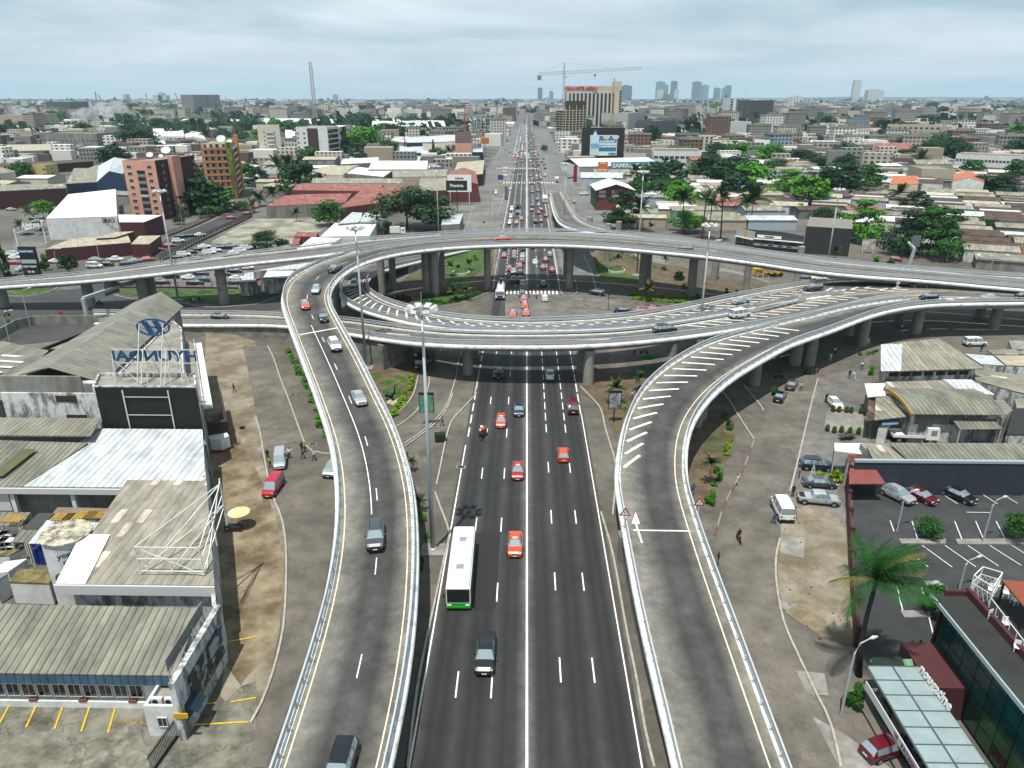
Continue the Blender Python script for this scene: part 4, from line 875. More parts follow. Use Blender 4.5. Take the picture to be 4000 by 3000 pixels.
truck(g('X',290,1160,ZG),R(-20),'white lorry parked in the yard by the palm row','box','white',7)
truck(g('B',1225,478,ZG),R(10),'small white lorry among sheds behind the ring','box','white',6)
def tricycle(p):
 t=thing('cargo_tricycle','three-wheeled cargo motorcycle piled with goods, coming towards the viewer','tricycle',p,DN)
 b=MB();b.box(-1.7,-.1,-.62,.62,.55,.62);b.box(-1.7,-.1,-.64,-.6,.6,.95);b.box(-1.7,-.1,.6,.64,.6,.95);b.build('cargo_bed',mat('dark_green_paint',(.03,.08,.05),.5),t)
 b=MB();b.bar((-.1,0,.6),(.9,0,.75),.12);b.bar((.85,0,.35),(.65,0,1.15),.07);b.bar((.65,-.35,1.12),(.65,.35,1.12),.04);b.box(.0,.5,-.14,.14,.7,.92);b.build('frame',M_trim,t)
 for x,y in((-1.0,-.62),(-1.0,.62),(.9,0)):q=MB();q.tube([(0,-.07,0),(0,.07,0)],.3,14);q.build('wheel',M_tyre,t,(x,y,.3))
 for i in range(14):
  q=MB();s=rnd.uniform(.14,.26);q.box(-s,s,-s,s,0,s*1.3,taper=.03);q.build('bundle',PAINT[rnd.choice(['tan','orange','white','green','crimson','yellow'])],t,(rnd.uniform(-1.5,-.3),rnd.uniform(-.4,.4),rnd.uniform(.62,1.3)))
tricycle(g('F',1957,1130,ZG))
def moto(p,rz,label,col='red',grp='motorcycles'):
 t=thing('motorcycle',label,'motorcycle',p,rz,grp)
 for x in(-.62,.62):q=MB();q.tube([(0,-.05,0),(0,.05,0)],.3,14);q.build('wheel',M_tyre,t,(x,0,.3))
 b=MB();b.tube([(-.6,0,.45),(-.2,0,.72),(.15,0,.85),(.5,0,.82)],[.1,.16,.17,.08],8);b.build('body',PAINT[col],t,smooth=True)
 b=MB();b.box(-.65,.05,-.12,.12,.78,.86,taper=.02);b.build('seat',M_trim,t)
 b=MB();b.bar((.62,0,.3),(.45,0,1.0),.05);b.bar((.45,-.33,1.02),(.45,.33,1.02),.035);b.bar((-.6,0,.3),(0,0,.4),.06);b.build('handlebar',M_trim,t);return t
M_myel=mat('machine_yellow',(.55,.33,.03),.5,var=.2,scale=2)
def gen(p,rz,label,big):
 t=thing('generator' if big else 'roller',label,'machine',p,rz,'yellow machines in the fenced yard')
 if big:
  b=MB();b.box(-1.6,1.6,-.9,.9,.5,2.5,taper=.05);b.build('housing',M_myel,t);b=MB()
  for i in range(8):b.box(-1.4+i*.3,-1.25+i*.3,-.96,-.9,1.0,2.1)
  b.build('vent',M_trim,t);wheels(t,(-1,1),1.0,.35)
 else:
  for x in(-1.0,1.0):q=MB();q.tube([(0,-.7,0),(0,.7,0)],.6,18);q.build('drum',M_trim,t,(x,0,.6))
  b=MB();b.box(-.9,.9,-.6,.6,.8,1.5,taper=.1);b.build('body',M_myel,t);b=MB()
  for x,y in((-.5,-.5),(.5,-.5),(.5,.5),(-.5,.5)):b.bar((x,y,1.4),(x,y,2.5),.07)
  b.box(-.65,.65,-.6,.6,2.5,2.58);b.build('canopy',M_myel,t)
for k,x,y,big,lab in(('C',2122,840,1,'large yellow generator box in the fenced yard'),('C',2195,838,0,'yellow roller beside the generator box'),('D',22,838,0,'yellow roller right of the other one, near the mast'),('D',75,838,0,'yellow roller furthest right beside the mast')):gen(g(k,x,y,.1),.2,lab,big)
def corr(name,c,period=.9,dark=.55,tone=.14,dirt=(.62,1.15),pale=.0,rough=.7):
 """corrugated roof sheets: ribs along the slope, each sheet its own tone, dirt and odd pale sheets"""
 if name in MATS:return MATS[name]
 m=mat(name,c,rough)
 def f(t):
  tc=t.nodes.new('ShaderNodeTexCoord');sp=t.nodes.new('ShaderNodeSeparateXYZ');t.links.new(tc.outputs['UV'],sp.inputs[0])
  u,v=sp.outputs[0],sp.outputs[1]
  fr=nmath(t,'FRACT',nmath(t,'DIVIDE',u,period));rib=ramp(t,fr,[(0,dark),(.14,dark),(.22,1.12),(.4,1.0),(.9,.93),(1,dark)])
  cell=t.nodes.new('ShaderNodeCombineXYZ');t.links.new(nmath(t,'FLOOR',nmath(t,'DIVIDE',u,period*1.0)),cell.inputs[0]);t.links.new(nmath(t,'FLOOR',nmath(t,'DIVIDE',v,2.4)),cell.inputs[1])
  wn=t.nodes.new('ShaderNodeTexWhiteNoise');t.links.new(cell.outputs[0],wn.inputs[0])
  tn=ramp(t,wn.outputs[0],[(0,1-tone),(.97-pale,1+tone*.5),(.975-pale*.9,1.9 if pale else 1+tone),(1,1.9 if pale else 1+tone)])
  d=ramp(t,nnoise(t,.35,'UV',(1.2,.5,1),9,.7),[(.36,dirt[0]),(.6,dirt[1])])
  m1=t.nodes.new('ShaderNodeMix');m1.data_type='RGBA';m1.blend_type='MULTIPLY';m1.inputs[0].default_value=1;t.links.new(rib,m1.inputs[6]);t.links.new(tn,m1.inputs[7])
  m2=t.nodes.new('ShaderNodeMix');m2.data_type='RGBA';m2.blend_type='MULTIPLY';m2.inputs[0].default_value=1;t.links.new(m1.outputs[2],m2.inputs[6]);t.links.new(d,m2.inputs[7]);return m2.outputs[2]
 return nmul(m,f)
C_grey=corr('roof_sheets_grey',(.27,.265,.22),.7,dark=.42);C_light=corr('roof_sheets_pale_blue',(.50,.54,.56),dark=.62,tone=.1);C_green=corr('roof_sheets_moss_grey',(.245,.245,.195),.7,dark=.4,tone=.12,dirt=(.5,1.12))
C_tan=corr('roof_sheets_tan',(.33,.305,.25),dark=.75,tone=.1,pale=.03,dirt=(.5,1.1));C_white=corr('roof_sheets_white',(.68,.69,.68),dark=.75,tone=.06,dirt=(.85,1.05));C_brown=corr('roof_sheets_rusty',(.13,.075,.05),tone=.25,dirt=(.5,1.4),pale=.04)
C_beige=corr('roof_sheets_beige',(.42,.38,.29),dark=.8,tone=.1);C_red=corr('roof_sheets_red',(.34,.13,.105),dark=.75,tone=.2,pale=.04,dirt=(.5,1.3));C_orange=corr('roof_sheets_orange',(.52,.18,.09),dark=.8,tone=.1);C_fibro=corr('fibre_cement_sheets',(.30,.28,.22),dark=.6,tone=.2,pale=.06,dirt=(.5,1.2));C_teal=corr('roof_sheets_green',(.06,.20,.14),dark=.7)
W_white=stain(mat('white_painted_wall',(.62,.64,.63),.85,var=.05,scale=1),.5,.82,1.04);W_weather=stain(mat('weathered_white_wall',(.50,.52,.52),.9,var=.1,scale=1.5),.9,.28,1.1,stretch=(1,1,.35),a=.42,b=.56)
W_grey=stain(mat('grey_concrete_wall',(.27,.27,.25),.9,var=.1,scale=1),.4,.55,1.1,stretch=(1,1,.3));W_black=stain(mat('black_painted_wall',(.008,.008,.009),.8),1,.8,1.3);W_beige=mat('beige_wall',(.42,.37,.28),.9,var=.1,scale=.6)
W_cream=mat('cream_wall',(.55,.52,.43),.9,var=.1,scale=.6);W_maroon=mat('maroon_wall',(.12,.025,.03),.8,var=.12,scale=1);W_navy=mat('blue_grey_wall',(.035,.055,.075),.8,var=.15,scale=.8);W_roofconc=stain(mat('flat_roof_concrete',(.30,.285,.25),.9,var=.15,scale=.5),.4,.6,1.15)
W_pink=mat('salmon_render',(.55,.30,.23),.85,var=.06,scale=.4);W_brown=mat('dark_brown_render',(.085,.022,.018),.85,var=.12,scale=.5);W_ochre=mat('orange_render',(.50,.22,.09),.8,var=.08,scale=.5);W_brick=mat('brick_red_wall',(.20,.055,.045),.85,var=.15,scale=1)
M_blue=mat('sign_blue',(.02,.10,.26),.4);M_steel=mat('painted_steel',(.50,.50,.47),.6,var=.2,scale=2);M_wg=mat('window_glass',(.03,.045,.055),.12,spec=.7,var=.3,scale=.5);M_fr=mat('window_frame',(.5,.5,.48),.6);M_dark=mat('dark_opening',(.012,.012,.013),.9)
M_fasc=corr('blue_fascia_sheets',(.07,.16,.25),dark=.5,period=.7)
def P2(s):return[Vector((p.x,p.y,p.z))for p in zz(s)]
def blk(root,pts,z0,z1,wm,rm=None,name='wall',par=0.0):
 b=MB();b.prism(pts,z0,z1,0,1 if rm else 0);o=b.build(name,[wm]+([rm]if rm else[]),root)
 if par:
  q=MB();n=len(pts)
  cx_=sum(p[0]for p in pts)/n;cy_=sum(p[1]for p in pts)/n
  for i in range(n):
   a=Vector((pts[i][0],pts[i][1],z1+par/2+.003));c=Vector((pts[(i+1)%n][0],pts[(i+1)%n][1],z1+par/2+.003));ce=Vector((cx_,cy_,a.z));d=(c-a).normalized()
   off=(ce-(a+c)/2);off-=d*off.dot(d);off=off.normalized()*.14 if off.length>0 else off;q.bar(a+off,c+off-d*.28,.25,par)
  q.build('parapet',wm,root)
 return o
def roofq(root,pts,m,th=.14,name='roof'):
 """roof sheet; pts[0]->pts[1] is the eave"""
 b=MB();b.uv=[];e=(pts[1]-pts[0]).normalized();n=e.cross(pts[-1]-pts[0]).normalized();s=n.cross(e)
 if n.z<0:n=-n
 k=len(pts)
 for dz in(0,-th):
  for p in pts:b.v.append((p.x,p.y,p.z+dz));d=p-pts[0];b.uv.append((d.dot(e),d.dot(s)))
 f=tuple(range(k));b.f+=[f,tuple(k+i for i in f)[::-1]]+[(i,k+i,k+(i+1)%k,(i+1)%k)for i in range(k)];b.mi+=[0]*(k+2)
 return b.build(name,m,root,fixn=True)
WIN={}
def winmesh(w_,h,gm=None,fm=None,bars=1):
 key=(round(w_,2),round(h,2),(gm or M_wg).name,(fm or M_fr).name,bars)
 if key not in WIN:
  b=MB();b.box(-w_/2,w_/2,-.02,.03,0,h,0);t=.07
  for a in((-w_/2-t,w_/2+t,-.07,.05,-t,0),(-w_/2-t,w_/2+t,-.07,.05,h,h+t),(-w_/2-t,-w_/2,-.07,.05,0,h),(w_/2,w_/2+t,-.07,.05,0,h)):b.box(*a,1)
  for i in range(bars):x=-w_/2+w_*(i+1)/(bars+1);b.box(x-.025,x+.025,-.05,.03,0,h,1)
  WIN[key]=b.mesh('window',[gm or M_wg,fm or M_fr])
 return WIN[key]
def wins(root,a,c,z0,n,w_,h,rows=1,dz=3.0,gm=None,fm=None,margin=.5,name='window',out=.03,skip=None,bars=1):
 """n windows per row on the wall from a to c, facing right of that direction"""
 a=Vector((a[0],a[1],0));c=Vector((c[0],c[1],0));d=(c-a);L=d.length;d.normalize();nrm=Vector((d.y,-d.x,0));me=winmesh(w_,h,gm,fm,bars)
 for r in range(rows):
  for i in range(n):
   if skip and skip(i,r):continue
   s=margin+w_/2+(L-2*margin-w_)*(i/(n-1)if n>1 else.5);p=a+d*s+nrm*out;o=link(name,me,root,(p.x,p.y,z0+r*dz));o.rotation_euler.z=math.atan2(d.y,d.x)
def bthing(name,label,cat,group=None):return thing(name,label,cat,group=group)
t=bthing('office_shed','long low office with grey ribbed roof and blue fascia, front left','building')
A=[Vector((-62,48.4,0)),Vector((-29.2,48.4,0)),Vector((-29.2,53.6,0)),Vector((-62,53.6,0))]
blk(t,A,0,3.2,W_white)
roofq(t,[Vector((-63,47.4,4.35)),Vector((-29.5,47.4,4.35)),Vector((-29.9,53.9,6.1)),Vector((-63,54.4,6.1))],C_green)
b=MB();b.uv=[];
for x in(-63,-29.5):
 for z in(3.25,4.2):b.v.append((x,47.35,z));b.uv.append((x,z))
b.f=[(0,2,3,1)];b.mi=[0];b.build('fascia',M_fasc,t)
q=MB();q.box(-62,-31.4,47.9,48.35,.05,.75);q.box(-62,-31.4,48.15,48.4,2.4,2.75);q.build('sill_band',W_white,t)
wins(t,(-62,48.4),(-33,48.4),.95,21,1.05,1.35,bars=1,margin=.3)
for i in range(7):
 s=MB();s.box(-.35,.35,-.16,.16,0,.22);s.build('window_box',mat('terracotta',(.25,.08,.05),.8),t,(-60.5+i*4.4,48.0,.75))
t=bthing('boundary_wall','high white wall with a wide painted mural and green base line, running back from the gatepost','wall')
a=Vector((-28.0,44.6,0));c=Vector((-28.3,54.1,0));bb=MB()
bb.prism([(-28.5,44.6),(-28.0,44.6),(-28.05,54.3),(-28.6,54.3)],0,6.2);bb.build('wall',W_weather,t)
ar=MB();ar.box(-27.97,-27.90,46.6,53.2,1.6,4.9);ar.build('mural_panel',mat('mural_dark_sea',(.01,.03,.045),.6,c2=(.42,.52,.55),scale=.9,detail=12,lo=.5,hi=.68),t)
ar=MB();ar.box(-27.89,-27.87,50.2,53.1,3.0,4.8);ar.build('mural_caption',mat('mural_blue',(.01,.09,.14),.6),t)
for i in range(6):tx=MB();tx.box(-27.86,-27.85,50.5,50.5+rnd.uniform(1.4,2.3),4.4-i*.22,4.48-i*.22);tx.build('caption_line',M_white,t)
wl=MB();p0=Vector((-28.5,54.3));d=Vector((-.455,1)).normalized();nrm=Vector((d.y,-d.x));p1=p0+d*38
wl.prism([p0,p1,p1-nrm*.35,p0-nrm*.35],.25,6.2);wl.build('side_wall',W_weather,t);wl=MB();wl.prism([p0+nrm*.04,p1+nrm*.04,p1-nrm*.3,p0-nrm*.3],0,.25);wl.build('base_line',mat('green_line_paint',(.02,.22,.12),.7),t)
t=bthing('guard_hut','small white guard hut with one window and air conditioners on its roof','hut')
blk(t,[Vector((-31.3,45.05,0)),Vector((-28.55,45.05,0)),Vector((-28.55,48.2,0)),Vector((-31.3,48.2,0))],0,2.9,W_white,W_roofconc,par=.4);wins(t,(-31.3,45.05),(-28.55,45.05),1.2,1,.7,.9)
def acunit(p,label,rz=0):
 t=thing('air_conditioner',label,'air conditioner',p,rz,'air conditioners on the roofs');b=MB();b.box(-.45,.45,-.18,.18,.08,.68,taper=.02);b.box(-.4,.4,-.15,.15,0,.08);b.build('casing',W_white,t);b=MB();b.tube([(-.12,-.185,.38),(-.12,-.2,.38)],.24,16);b.build('fan_grille',M_dark,t)
acunit((-30.4,45.7,2.92),'left of the two air conditioners near the front edge of the guard hut roof');acunit((-29.3,45.7,2.92),'right of the two air conditioners near the front edge of the guard hut roof');acunit((-29.3,47.6,3.3),'large air conditioner raised at the back of the guard hut roof')
t=bthing('signboard','long grey advertising board seen from behind, tilted along the roof edge by the mural wall','sign')
b=MB();b.prism([(-29.35,46.2),(-29.27,46.2),(-29.4,53.6),(-29.48,53.6)],5.9,7.1);b.build('panel',mat('grey_board',(.22,.23,.22),.8,var=.1),t);b=MB()
for y in(46.4,48.7,51,53.3):b.bar((-29.4,y,4.5),(-29.4,y,7),.06);b.bar((-28.9,y,5.2),(-29.4,y,6.6),.05)
b.build('brace',M_steel,t)
t=bthing('sliding_gate','dark barred gate in the bottom left corner by the guard hut','gate')
ga,gb=g('S',1045,1480),g('S',890,1700);b=MB();b.bar(ga+Vector((0,0,1.7)),gb+Vector((0,0,1.7)),.08);b.bar(ga+Vector((0,0,.15)),gb+Vector((0,0,.15)),.1,.25);b.build('rail',W_navy,t)
b=MB();L=(gb-ga).length;n=int(L/.16)
for i in range(n):p=ga.lerp(gb,i/n);b.bar(p,p+Vector((0,0,2.0)),.045)
b.build('bars',W_navy,t)
t=bthing('entrance_canopy','small blue canopy with a yellow sign on the mural wall','canopy');b=MB();b.add([(-28,45.3,3.2),(-28,47.1,3.2),(-27.0,47.1,2.4),(-27.0,45.3,2.4)],[(0,1,2,3),(3,2,1,0)]);b.box(-28,-27.9,45.3,47.1,1.5,3.15);b.build('awning',M_fasc,t);b=MB();b.box(-28.6,-27.4,44.5,44.6,2.6,3.1);b.build('sign',PAINT['yellow'],t)
t=bthing('shed','shed with tan roof, white ribbed edge and white fascia, the billboard skeleton standing on it','building')
pr=[Vector((-44.4,56.2,6.9)),Vector((-29.3,56.2,6.9)),Vector((-37.2,73.9,8.2)),Vector((-46.6,73.9,8.2))]
roofq(t,pr,C_tan);roofq(t,[Vector((-44.5,56.1,7.0)),Vector((-41.6,56.1,7.0)),Vector((-43.1,63.5,7.62)),Vector((-46.2,63.5,7.62))],C_white,.05,'roof_strip')
b=MB();b.box(-44.6,-29.2,55.85,56.05,5.9,6.95);b.build('fascia',C_white,t);blk(t,[Vector((-43.2,56.3,0)),Vector((-29.3,56.3,0)),Vector((-37,73.6,0)),Vector((-45.8,73.6,0))],0,6.6,W_weather)
t=bthing('billboard_skeleton','empty white tubular billboard frame standing on the tan shed roof','billboard frame')
b=MB();z0=7.1
FA=[Vector((-36.2,57.4,z0)),Vector((-30.6,57.4,z0+.2)),Vector((-31.2,60.0,z0+.1)),Vector((-32.4,66.5,z0+.6))]
for x in(-37.0,-30.8):
 b.bar((x,57.5,z0),(x,57.5,z0+3.2),.1)
for z in(z0+.4,z0+1.8,z0+3.1):b.bar((-37.0,57.5,z),(-30.8,57.5,z),.09);b.bar((-30.8,57.5,z),(-31.6,65.5,z+2.4),.08)
for x0 in(-37.0,-34.0):b.bar((x0,57.5,z0+3.1),(-31.6,65.5,z0+5.5),.09);b.bar((x0,57.5,z0+.4),(-31.6,65.5,z0+3),.08)
b.bar((-31.6,65.5,7.6),(-31.6,65.5,13.2),.14);b.bar((-30.9,58.5,7.2),(-31.6,65.5,13),.1);b.bar((-37,57.5,z0+3.1),(-30.8,57.5,z0),.07);b.bar((-31.3,62,7.4),(-31.4,62,11.4),.1);b.bar((-34,62,7.4),(-31.3,62,10.5),.07)
b.build('frame',W_white,t)
t=bthing('hall','wide hall with pale blue ribbed roof, left part mossy green, front left','building')
roofq(t,[Vector((-61.0,76.0,6.0)),Vector((-38.5,76.0,6.0)),Vector((-44.8,90.4,7.0)),Vector((-59.6,90.4,7.0))],C_light)
roofq(t,[Vector((-84,75.0,6.0)),Vector((-60.9,75.9,6.0)),Vector((-58.4,86.0,6.95)),Vector((-84,86.0,7.6))],C_green);roofq(t,[Vector((-84,86.2,7.9)),Vector((-57.9,86.2,7.9)),Vector((-59.2,91,8.3)),Vector((-84,91,8.3))],C_grey)
b=MB();b.box(-84,-38.6,75.5,75.75,5.2,5.95);b.build('fascia',C_white,t)
blk(t,[Vector((-84,77.5,0)),Vector((-40,77.5,0)),Vector((-45.5,90.5,0)),Vector((-84,90.5,0))],0,5.6,W_grey)
for x in(-70,-62.5,-55,-47.3):q=MB();q.box(x-.25,x+.25,75.8,76.3,0,5.3);q.build('column',W_white,t)
q=MB();q.box(-80,-63,75.9,76.1,2.6,5.2);q.build('shutter',C_white,t)
for i,(x,y)in enumerate(((-72.5,80.2),(-66.0,80.6))):q=MB();q.add([(x,y-3.2,6.6),(x+1.8,y-3.2,6.6),(x+2.3,y+3,7.2),(x+.5,y+3,7.2)],[(0,1,2,3)]);q.build('roof_light',mat('mossy_skylight',(.13,.14,.06),.8,var=.2),t)
t=bthing('sign_building','block with weathered white and black painted wall, flat terrace roof carrying the blue lettering','building')
rt=[Vector((-59.5,91.2,0)),Vector((-45.0,91.2,0)),Vector((-47.4,96.4,0)),Vector((-61.5,96.4,0))]
blk(t,rt,0,12.6,W_weather,W_roofconc,par=.45)
q=MB();q.box(-59.1,-45.1,91.02,91.17,5.6,12.9);q.build('black_paint',W_black,t)
q=MB()
for x in(-55.2,-48.9):q.bar((x,90.85,6.4),(x,90.85,12.6),.14)
for z in(8.9,11.6):q.bar((-55.2,90.88,z),(-48.9,90.88,z),.07)
q.build('poster_frame',W_white,t)
blk(t,[Vector((-73.2,92.0,0)),Vector((-59.8,92.0,0)),Vector((-61.4,97.5,0)),Vector((-73.2,97.5,0))],0,11.6,W_weather);q=MB();q.box(-73.6,-61.6,92.3,92.6,11.6,14.0);q.box(-61.5,-59.7,92.3,92.6,11.6,12.9);q.build('upper_wall',W_grey,t)
for x,z in((-65.5,10.3),(-64.6,7.4)):q=MB();q.box(x,x+2.9,91.93,91.99,z,z+.95);q.build('vent_block',mat('vent_block_brown',(.10,.06,.03),.9,c2=(.02,.015,.01),kind='wave',scale=3),t)
t=bthing('roof_sign','blue lettering and oval emblem on steel trestles above the black wall, seen from behind','sign')
by=95.2;b=MB();xl,xr=-58.2,-46.2
for z in(15.0,17.0):b.bar((xl,by,z),(xr,by,z),.12)
for x in(xl,-53.6,-50.3,-48.7,xr):b.bar((x,by-2.2 if x in(-53.6,-50.3)else by,12.6),(x,by,17.2),.12);b.bar((x+.7,by-1.8,12.6),(x,by,16.5),.07)
for x in(-53.6,-50.3):b.bar((x,by-3.4,12.6),(x+.2,by,21),.12);b.bar((x+1,by+1.5,12.6),(x,by,19),.08)
b.bar((-49,by,17),(-46.6,by-2.5,12.6),.06);b.bar((-48,by-2,12.6),(-45.4,by,15.4),.06);b.bar((xl,by,15.5),(-53.8,by-2,12.7),.06);b.build('trestle',M_steel,t)
text('HYUNDAI',2.1,M_blue,t,((xl+xr)/2,by,16.0),(math.pi/2,0,0),.05,'lettering',sx=1.32,bold=.06,mirror=True)
b=MB();n=40;ex,ez=-51.6,20.3
for rr,w_ in((1.0,.22),):
 P=[Vector((ex+2.25*math.cos(2*math.pi*i/n),by,ez+1.15*math.sin(2*math.pi*i/n)))for i in range(n+1)]
 for i in range(n):b.bar(P[i],P[i+1],.2,.2)
b.build('emblem_ring',M_blue,t)
b=MB()
def hs(x0,x1,y0,y1,w0):b.add([(ex+x0-w0,by+.06,ez+y0),(ex+x0+w0,by+.06,ez+y0),(ex+x1+w0,by+.06,ez+y1),(ex+x1-w0,by+.06,ez+y1),(ex+x0-w0,by-.06,ez+y0),(ex+x0+w0,by-.06,ez+y0),(ex+x1+w0,by-.06,ez+y1),(ex+x1-w0,by-.06,ez+y1)],[(0,1,2,3),(7,6,5,4),(0,4,5,1),(1,5,6,2),(2,6,7,3),(3,7,4,0)])
hs(-.35,-1.15,-.95,.82,.42);hs(1.15,.35,-.82,.95,.42);hs(-.55,.55,.12,-.12,.45);b.build('emblem_letter',M_blue,t)
t=bthing('showroom','very long gable hall with grey roof and balcony behind the blue lettering','building')
rg=[Vector((-68.5,96.2,13.9)),Vector((-72.6,139.4,13.9))];le=[Vector((-75.6,97.2,11.8)),Vector((-80,142.5,11.0))];re=[Vector((-61.7,97.2,11.2)),Vector((-68.2,138.5,11.2))]
roofq(t,[re[0],re[1],rg[1],rg[0]],C_grey);roofq(t,[le[1],le[0],rg[0],rg[1]],C_grey,name='roof')
blk(t,[le[0]+Vector((.6,1.5,0)),re[0]+Vector((0,1.5,0)),re[1]-Vector((.5,.5,0)),le[1]+Vector((.5,-.5,0))],0,10.8,W_grey)
e0,e1=Vector((-47.4,97.0,0)),Vector((-61.5,126.5,0));e2,e3=Vector((-67.4,131.5,0)),Vector((-61.6,97.0,0))
blk(t,[e0,e1,e2,e3],0,7.4,W_white,W_roofconc,'lower_wing');f0,f1=Vector((-50.3,98.5,0)),Vector((-63.0,126.0,0));blk(t,[f0,f1,Vector((-67,131,0)),Vector((-61.7,98.5,0))],7.4,10.4,W_weather,W_roofconc,'upper_wing',par=.25)
wins(t,f0,f1,8.3,8,1.3,1.3,margin=1.5);b=MB()
for z in(8.0,8.35):b.bar(e0+Vector((.1,0,z)),e1+Vector((.1,0,z)),.06)
for i in range(16):p=e0.lerp(e1,i/15);b.bar(p+Vector((.1,0,7.4)),p+Vector((.1,0,8.4)),.06)
b.build('balcony_rail',W_white,t);b=MB();dd=(e1-e0).normalized();nn=Vector((dd.y,-dd.x,0));b.prism([e0+nn*1.3,e1+nn*1.3,e1,e0],7.1,7.45);b.build('balcony_slab',W_white,t)
b=MB();b.prism([e0+nn*.05,e0.lerp(e1,.5)+nn*.05,e0.lerp(e1,.5)+nn*.02,e0+nn*.02],4.6,7.0);b.build('blue_band',mat('deep_blue_panel',(.012,.02,.06),.5),t);b=MB();b.prism([e0+nn*.06,e0.lerp(e1,.08)+nn*.06,e0.lerp(e1,.08),e0],1.0,4.5);b.build('yellow_panel',mat('lime_panel',(.28,.36,.03),.5),t)
for k in range(2):b=MB();b.prism([e0.lerp(e1,.06+.1*k)+nn*.05,e0.lerp(e1,.14+.1*k)+nn*.05,e0.lerp(e1,.14+.1*k)+nn*.01,e0.lerp(e1,.06+.1*k)+nn*.01],.2,4.3);b.build('door',M_dark,t)
b=MB();b.prism([e0.lerp(e1,.03)+nn*3.0,e0.lerp(e1,.45)+nn*3.0,e0.lerp(e1,.45)+nn*2.6,e0.lerp(e1,.03)+nn*2.6],0,4.2);b.prism([e0.lerp(e1,.03)+nn*2.6,e0.lerp(e1,.06)+nn*2.6,e0.lerp(e1,.06),e0.lerp(e1,.03)],0,4.2);b.build('brown_screen_wall',mat('brown_panel',(.06,.045,.02),.8),t)
t=bthing('side_hall','hall with grey roof and pale roof lights left of the long gable hall','building')
roofq(t,[Vector((-120,97,8.4)),Vector((-77,97,8.4)),Vector((-82.5,117.0,9.2)),Vector((-94,122,9.2)),Vector((-120,122,9.2))],C_green);blk(t,[Vector((-120,98,0)),Vector((-78,98,0)),Vector((-83,116,0)),Vector((-94,121,0)),Vector((-120,121,0))],0,8.0,W_grey)
for i in range(5):b=MB();b.add([(-93+i*.9,105+i*2.4,8.95+i*.01),(-84+i*.2,104+i*2.4,8.95+i*.01),(-84+i*.2,104.7+i*2.4,9.0+i*.01),(-93+i*.9,105.7+i*2.4,9.0+i*.01)],[(0,1,2,3)]);b.build('roof_light',C_white,t)
t=bthing('compound_wall','grey concrete compound wall with a small walled yard behind the long gable hall','wall');b=MB()
P=zz('E -100,330 150,190 295,155 520,148 860,150');
for i in range(4):b.bar(P[i]+Vector((0,0,1.1)),P[i+1]+Vector((0,0,1.1)),.3,2.2)
b.build('wall',W_grey,t)
t=bthing('dark_annex','small dark flat-roofed block between the compound wall and the long gable hall','building');blk(t,[Vector((-92,128,0)),Vector((-81.5,128,0)),Vector((-80.5,138,0)),Vector((-90,138,0))],0,5.0,W_black,W_grey,par=.6)
t=bthing('water_tank','round white tank with blue lettering and a stained flat top behind the tan shed','tank')
c0=Vector((-47.8,63.6,0));b=MB();b.tube([(c0.x,c0.y,0),(c0.x,c0.y,7.6)],2.35,36);b.build('shell',W_white,t,smooth=False);b=MB();b.tube([(c0.x,c0.y,7.6),(c0.x,c0.y,7.75)],2.5,36);b.build('lid',stain(mat('stained_lid',(.45,.42,.33),.9,var=.2,scale=1),.9,.25,1.1,a=.42,b=.56),t)
for body,an,z,s in(('yoghurt',-52,6.5,.85),('nature',-50,5.7,.8),('60',-88,3.6,.95)):
 tx=text(body,s,M_blue if body!='60' else mat('badge_green',(.1,.2,.12),.6),t,(c0.x+2.42*math.cos(R(an)),c0.y+2.42*math.sin(R(an)),z),(math.pi/2,0,R(an+90)),.02,'lettering',bold=.02)
b=MB();a0=R(-88)
for i in range(20):
 t0,t1=2*math.pi*i/20,2*math.pi*(i+1)/20;f=lambda q:(c0.x+2.40*math.cos(a0+.22*.7*math.cos(q)*1.9),c0.y+2.40*math.sin(a0+.22*.7*math.cos(q)*1.9),3.6+.72*math.sin(q));b.bar(f(t0),f(t1),.06)
b.build('badge_ring',MATS['badge_green'],t)
def coldbox(pts,h,label,top=None):
 t=bthing('cold_box',label,'container');t['group']='cold boxes in the left yard';P=zz(pts);p3=P[0]+P[2]-P[1];Q=[P[0],P[1],P[2],p3];blk(t,[Vector((q.x,q.y,0))for q in Q],.1,h,W_white);ce=(Q[0]+Q[2])/2
 blk(t,[ce+(q-ce)*1.03 for q in Q],h,h+.15,top or mat('mossy_yellow_lid',(.30,.24,.10),.9,c2=(.10,.09,.03),scale=1.2,detail=10),name='lid')
coldbox('L 110,795,0 370,805,0 430,715,0',2.7,'white cold box with mossy yellow top, nearest beside the tan shed');coldbox('L -60,800,0 10,800,0 95,740,0',2.7,'white cold box with grey top at the left edge of the yard',W_roofconc);coldbox('L -60,610,0 100,600,0 175,560,0',2.5,'white cold box with mossy top further back at the left edge')
t=bthing('white_container','low container with plain white roof between the cold boxes','container');P=zz('L -60,710,0 90,690,0 215,600,0');blk(t,[P[0],P[1],P[2],P[0]+P[2]-P[1]],0,2.2,W_white)
M_crate=mat('blue_crate_plastic',(.01,.05,.30),.5,var=.2,scale=3)
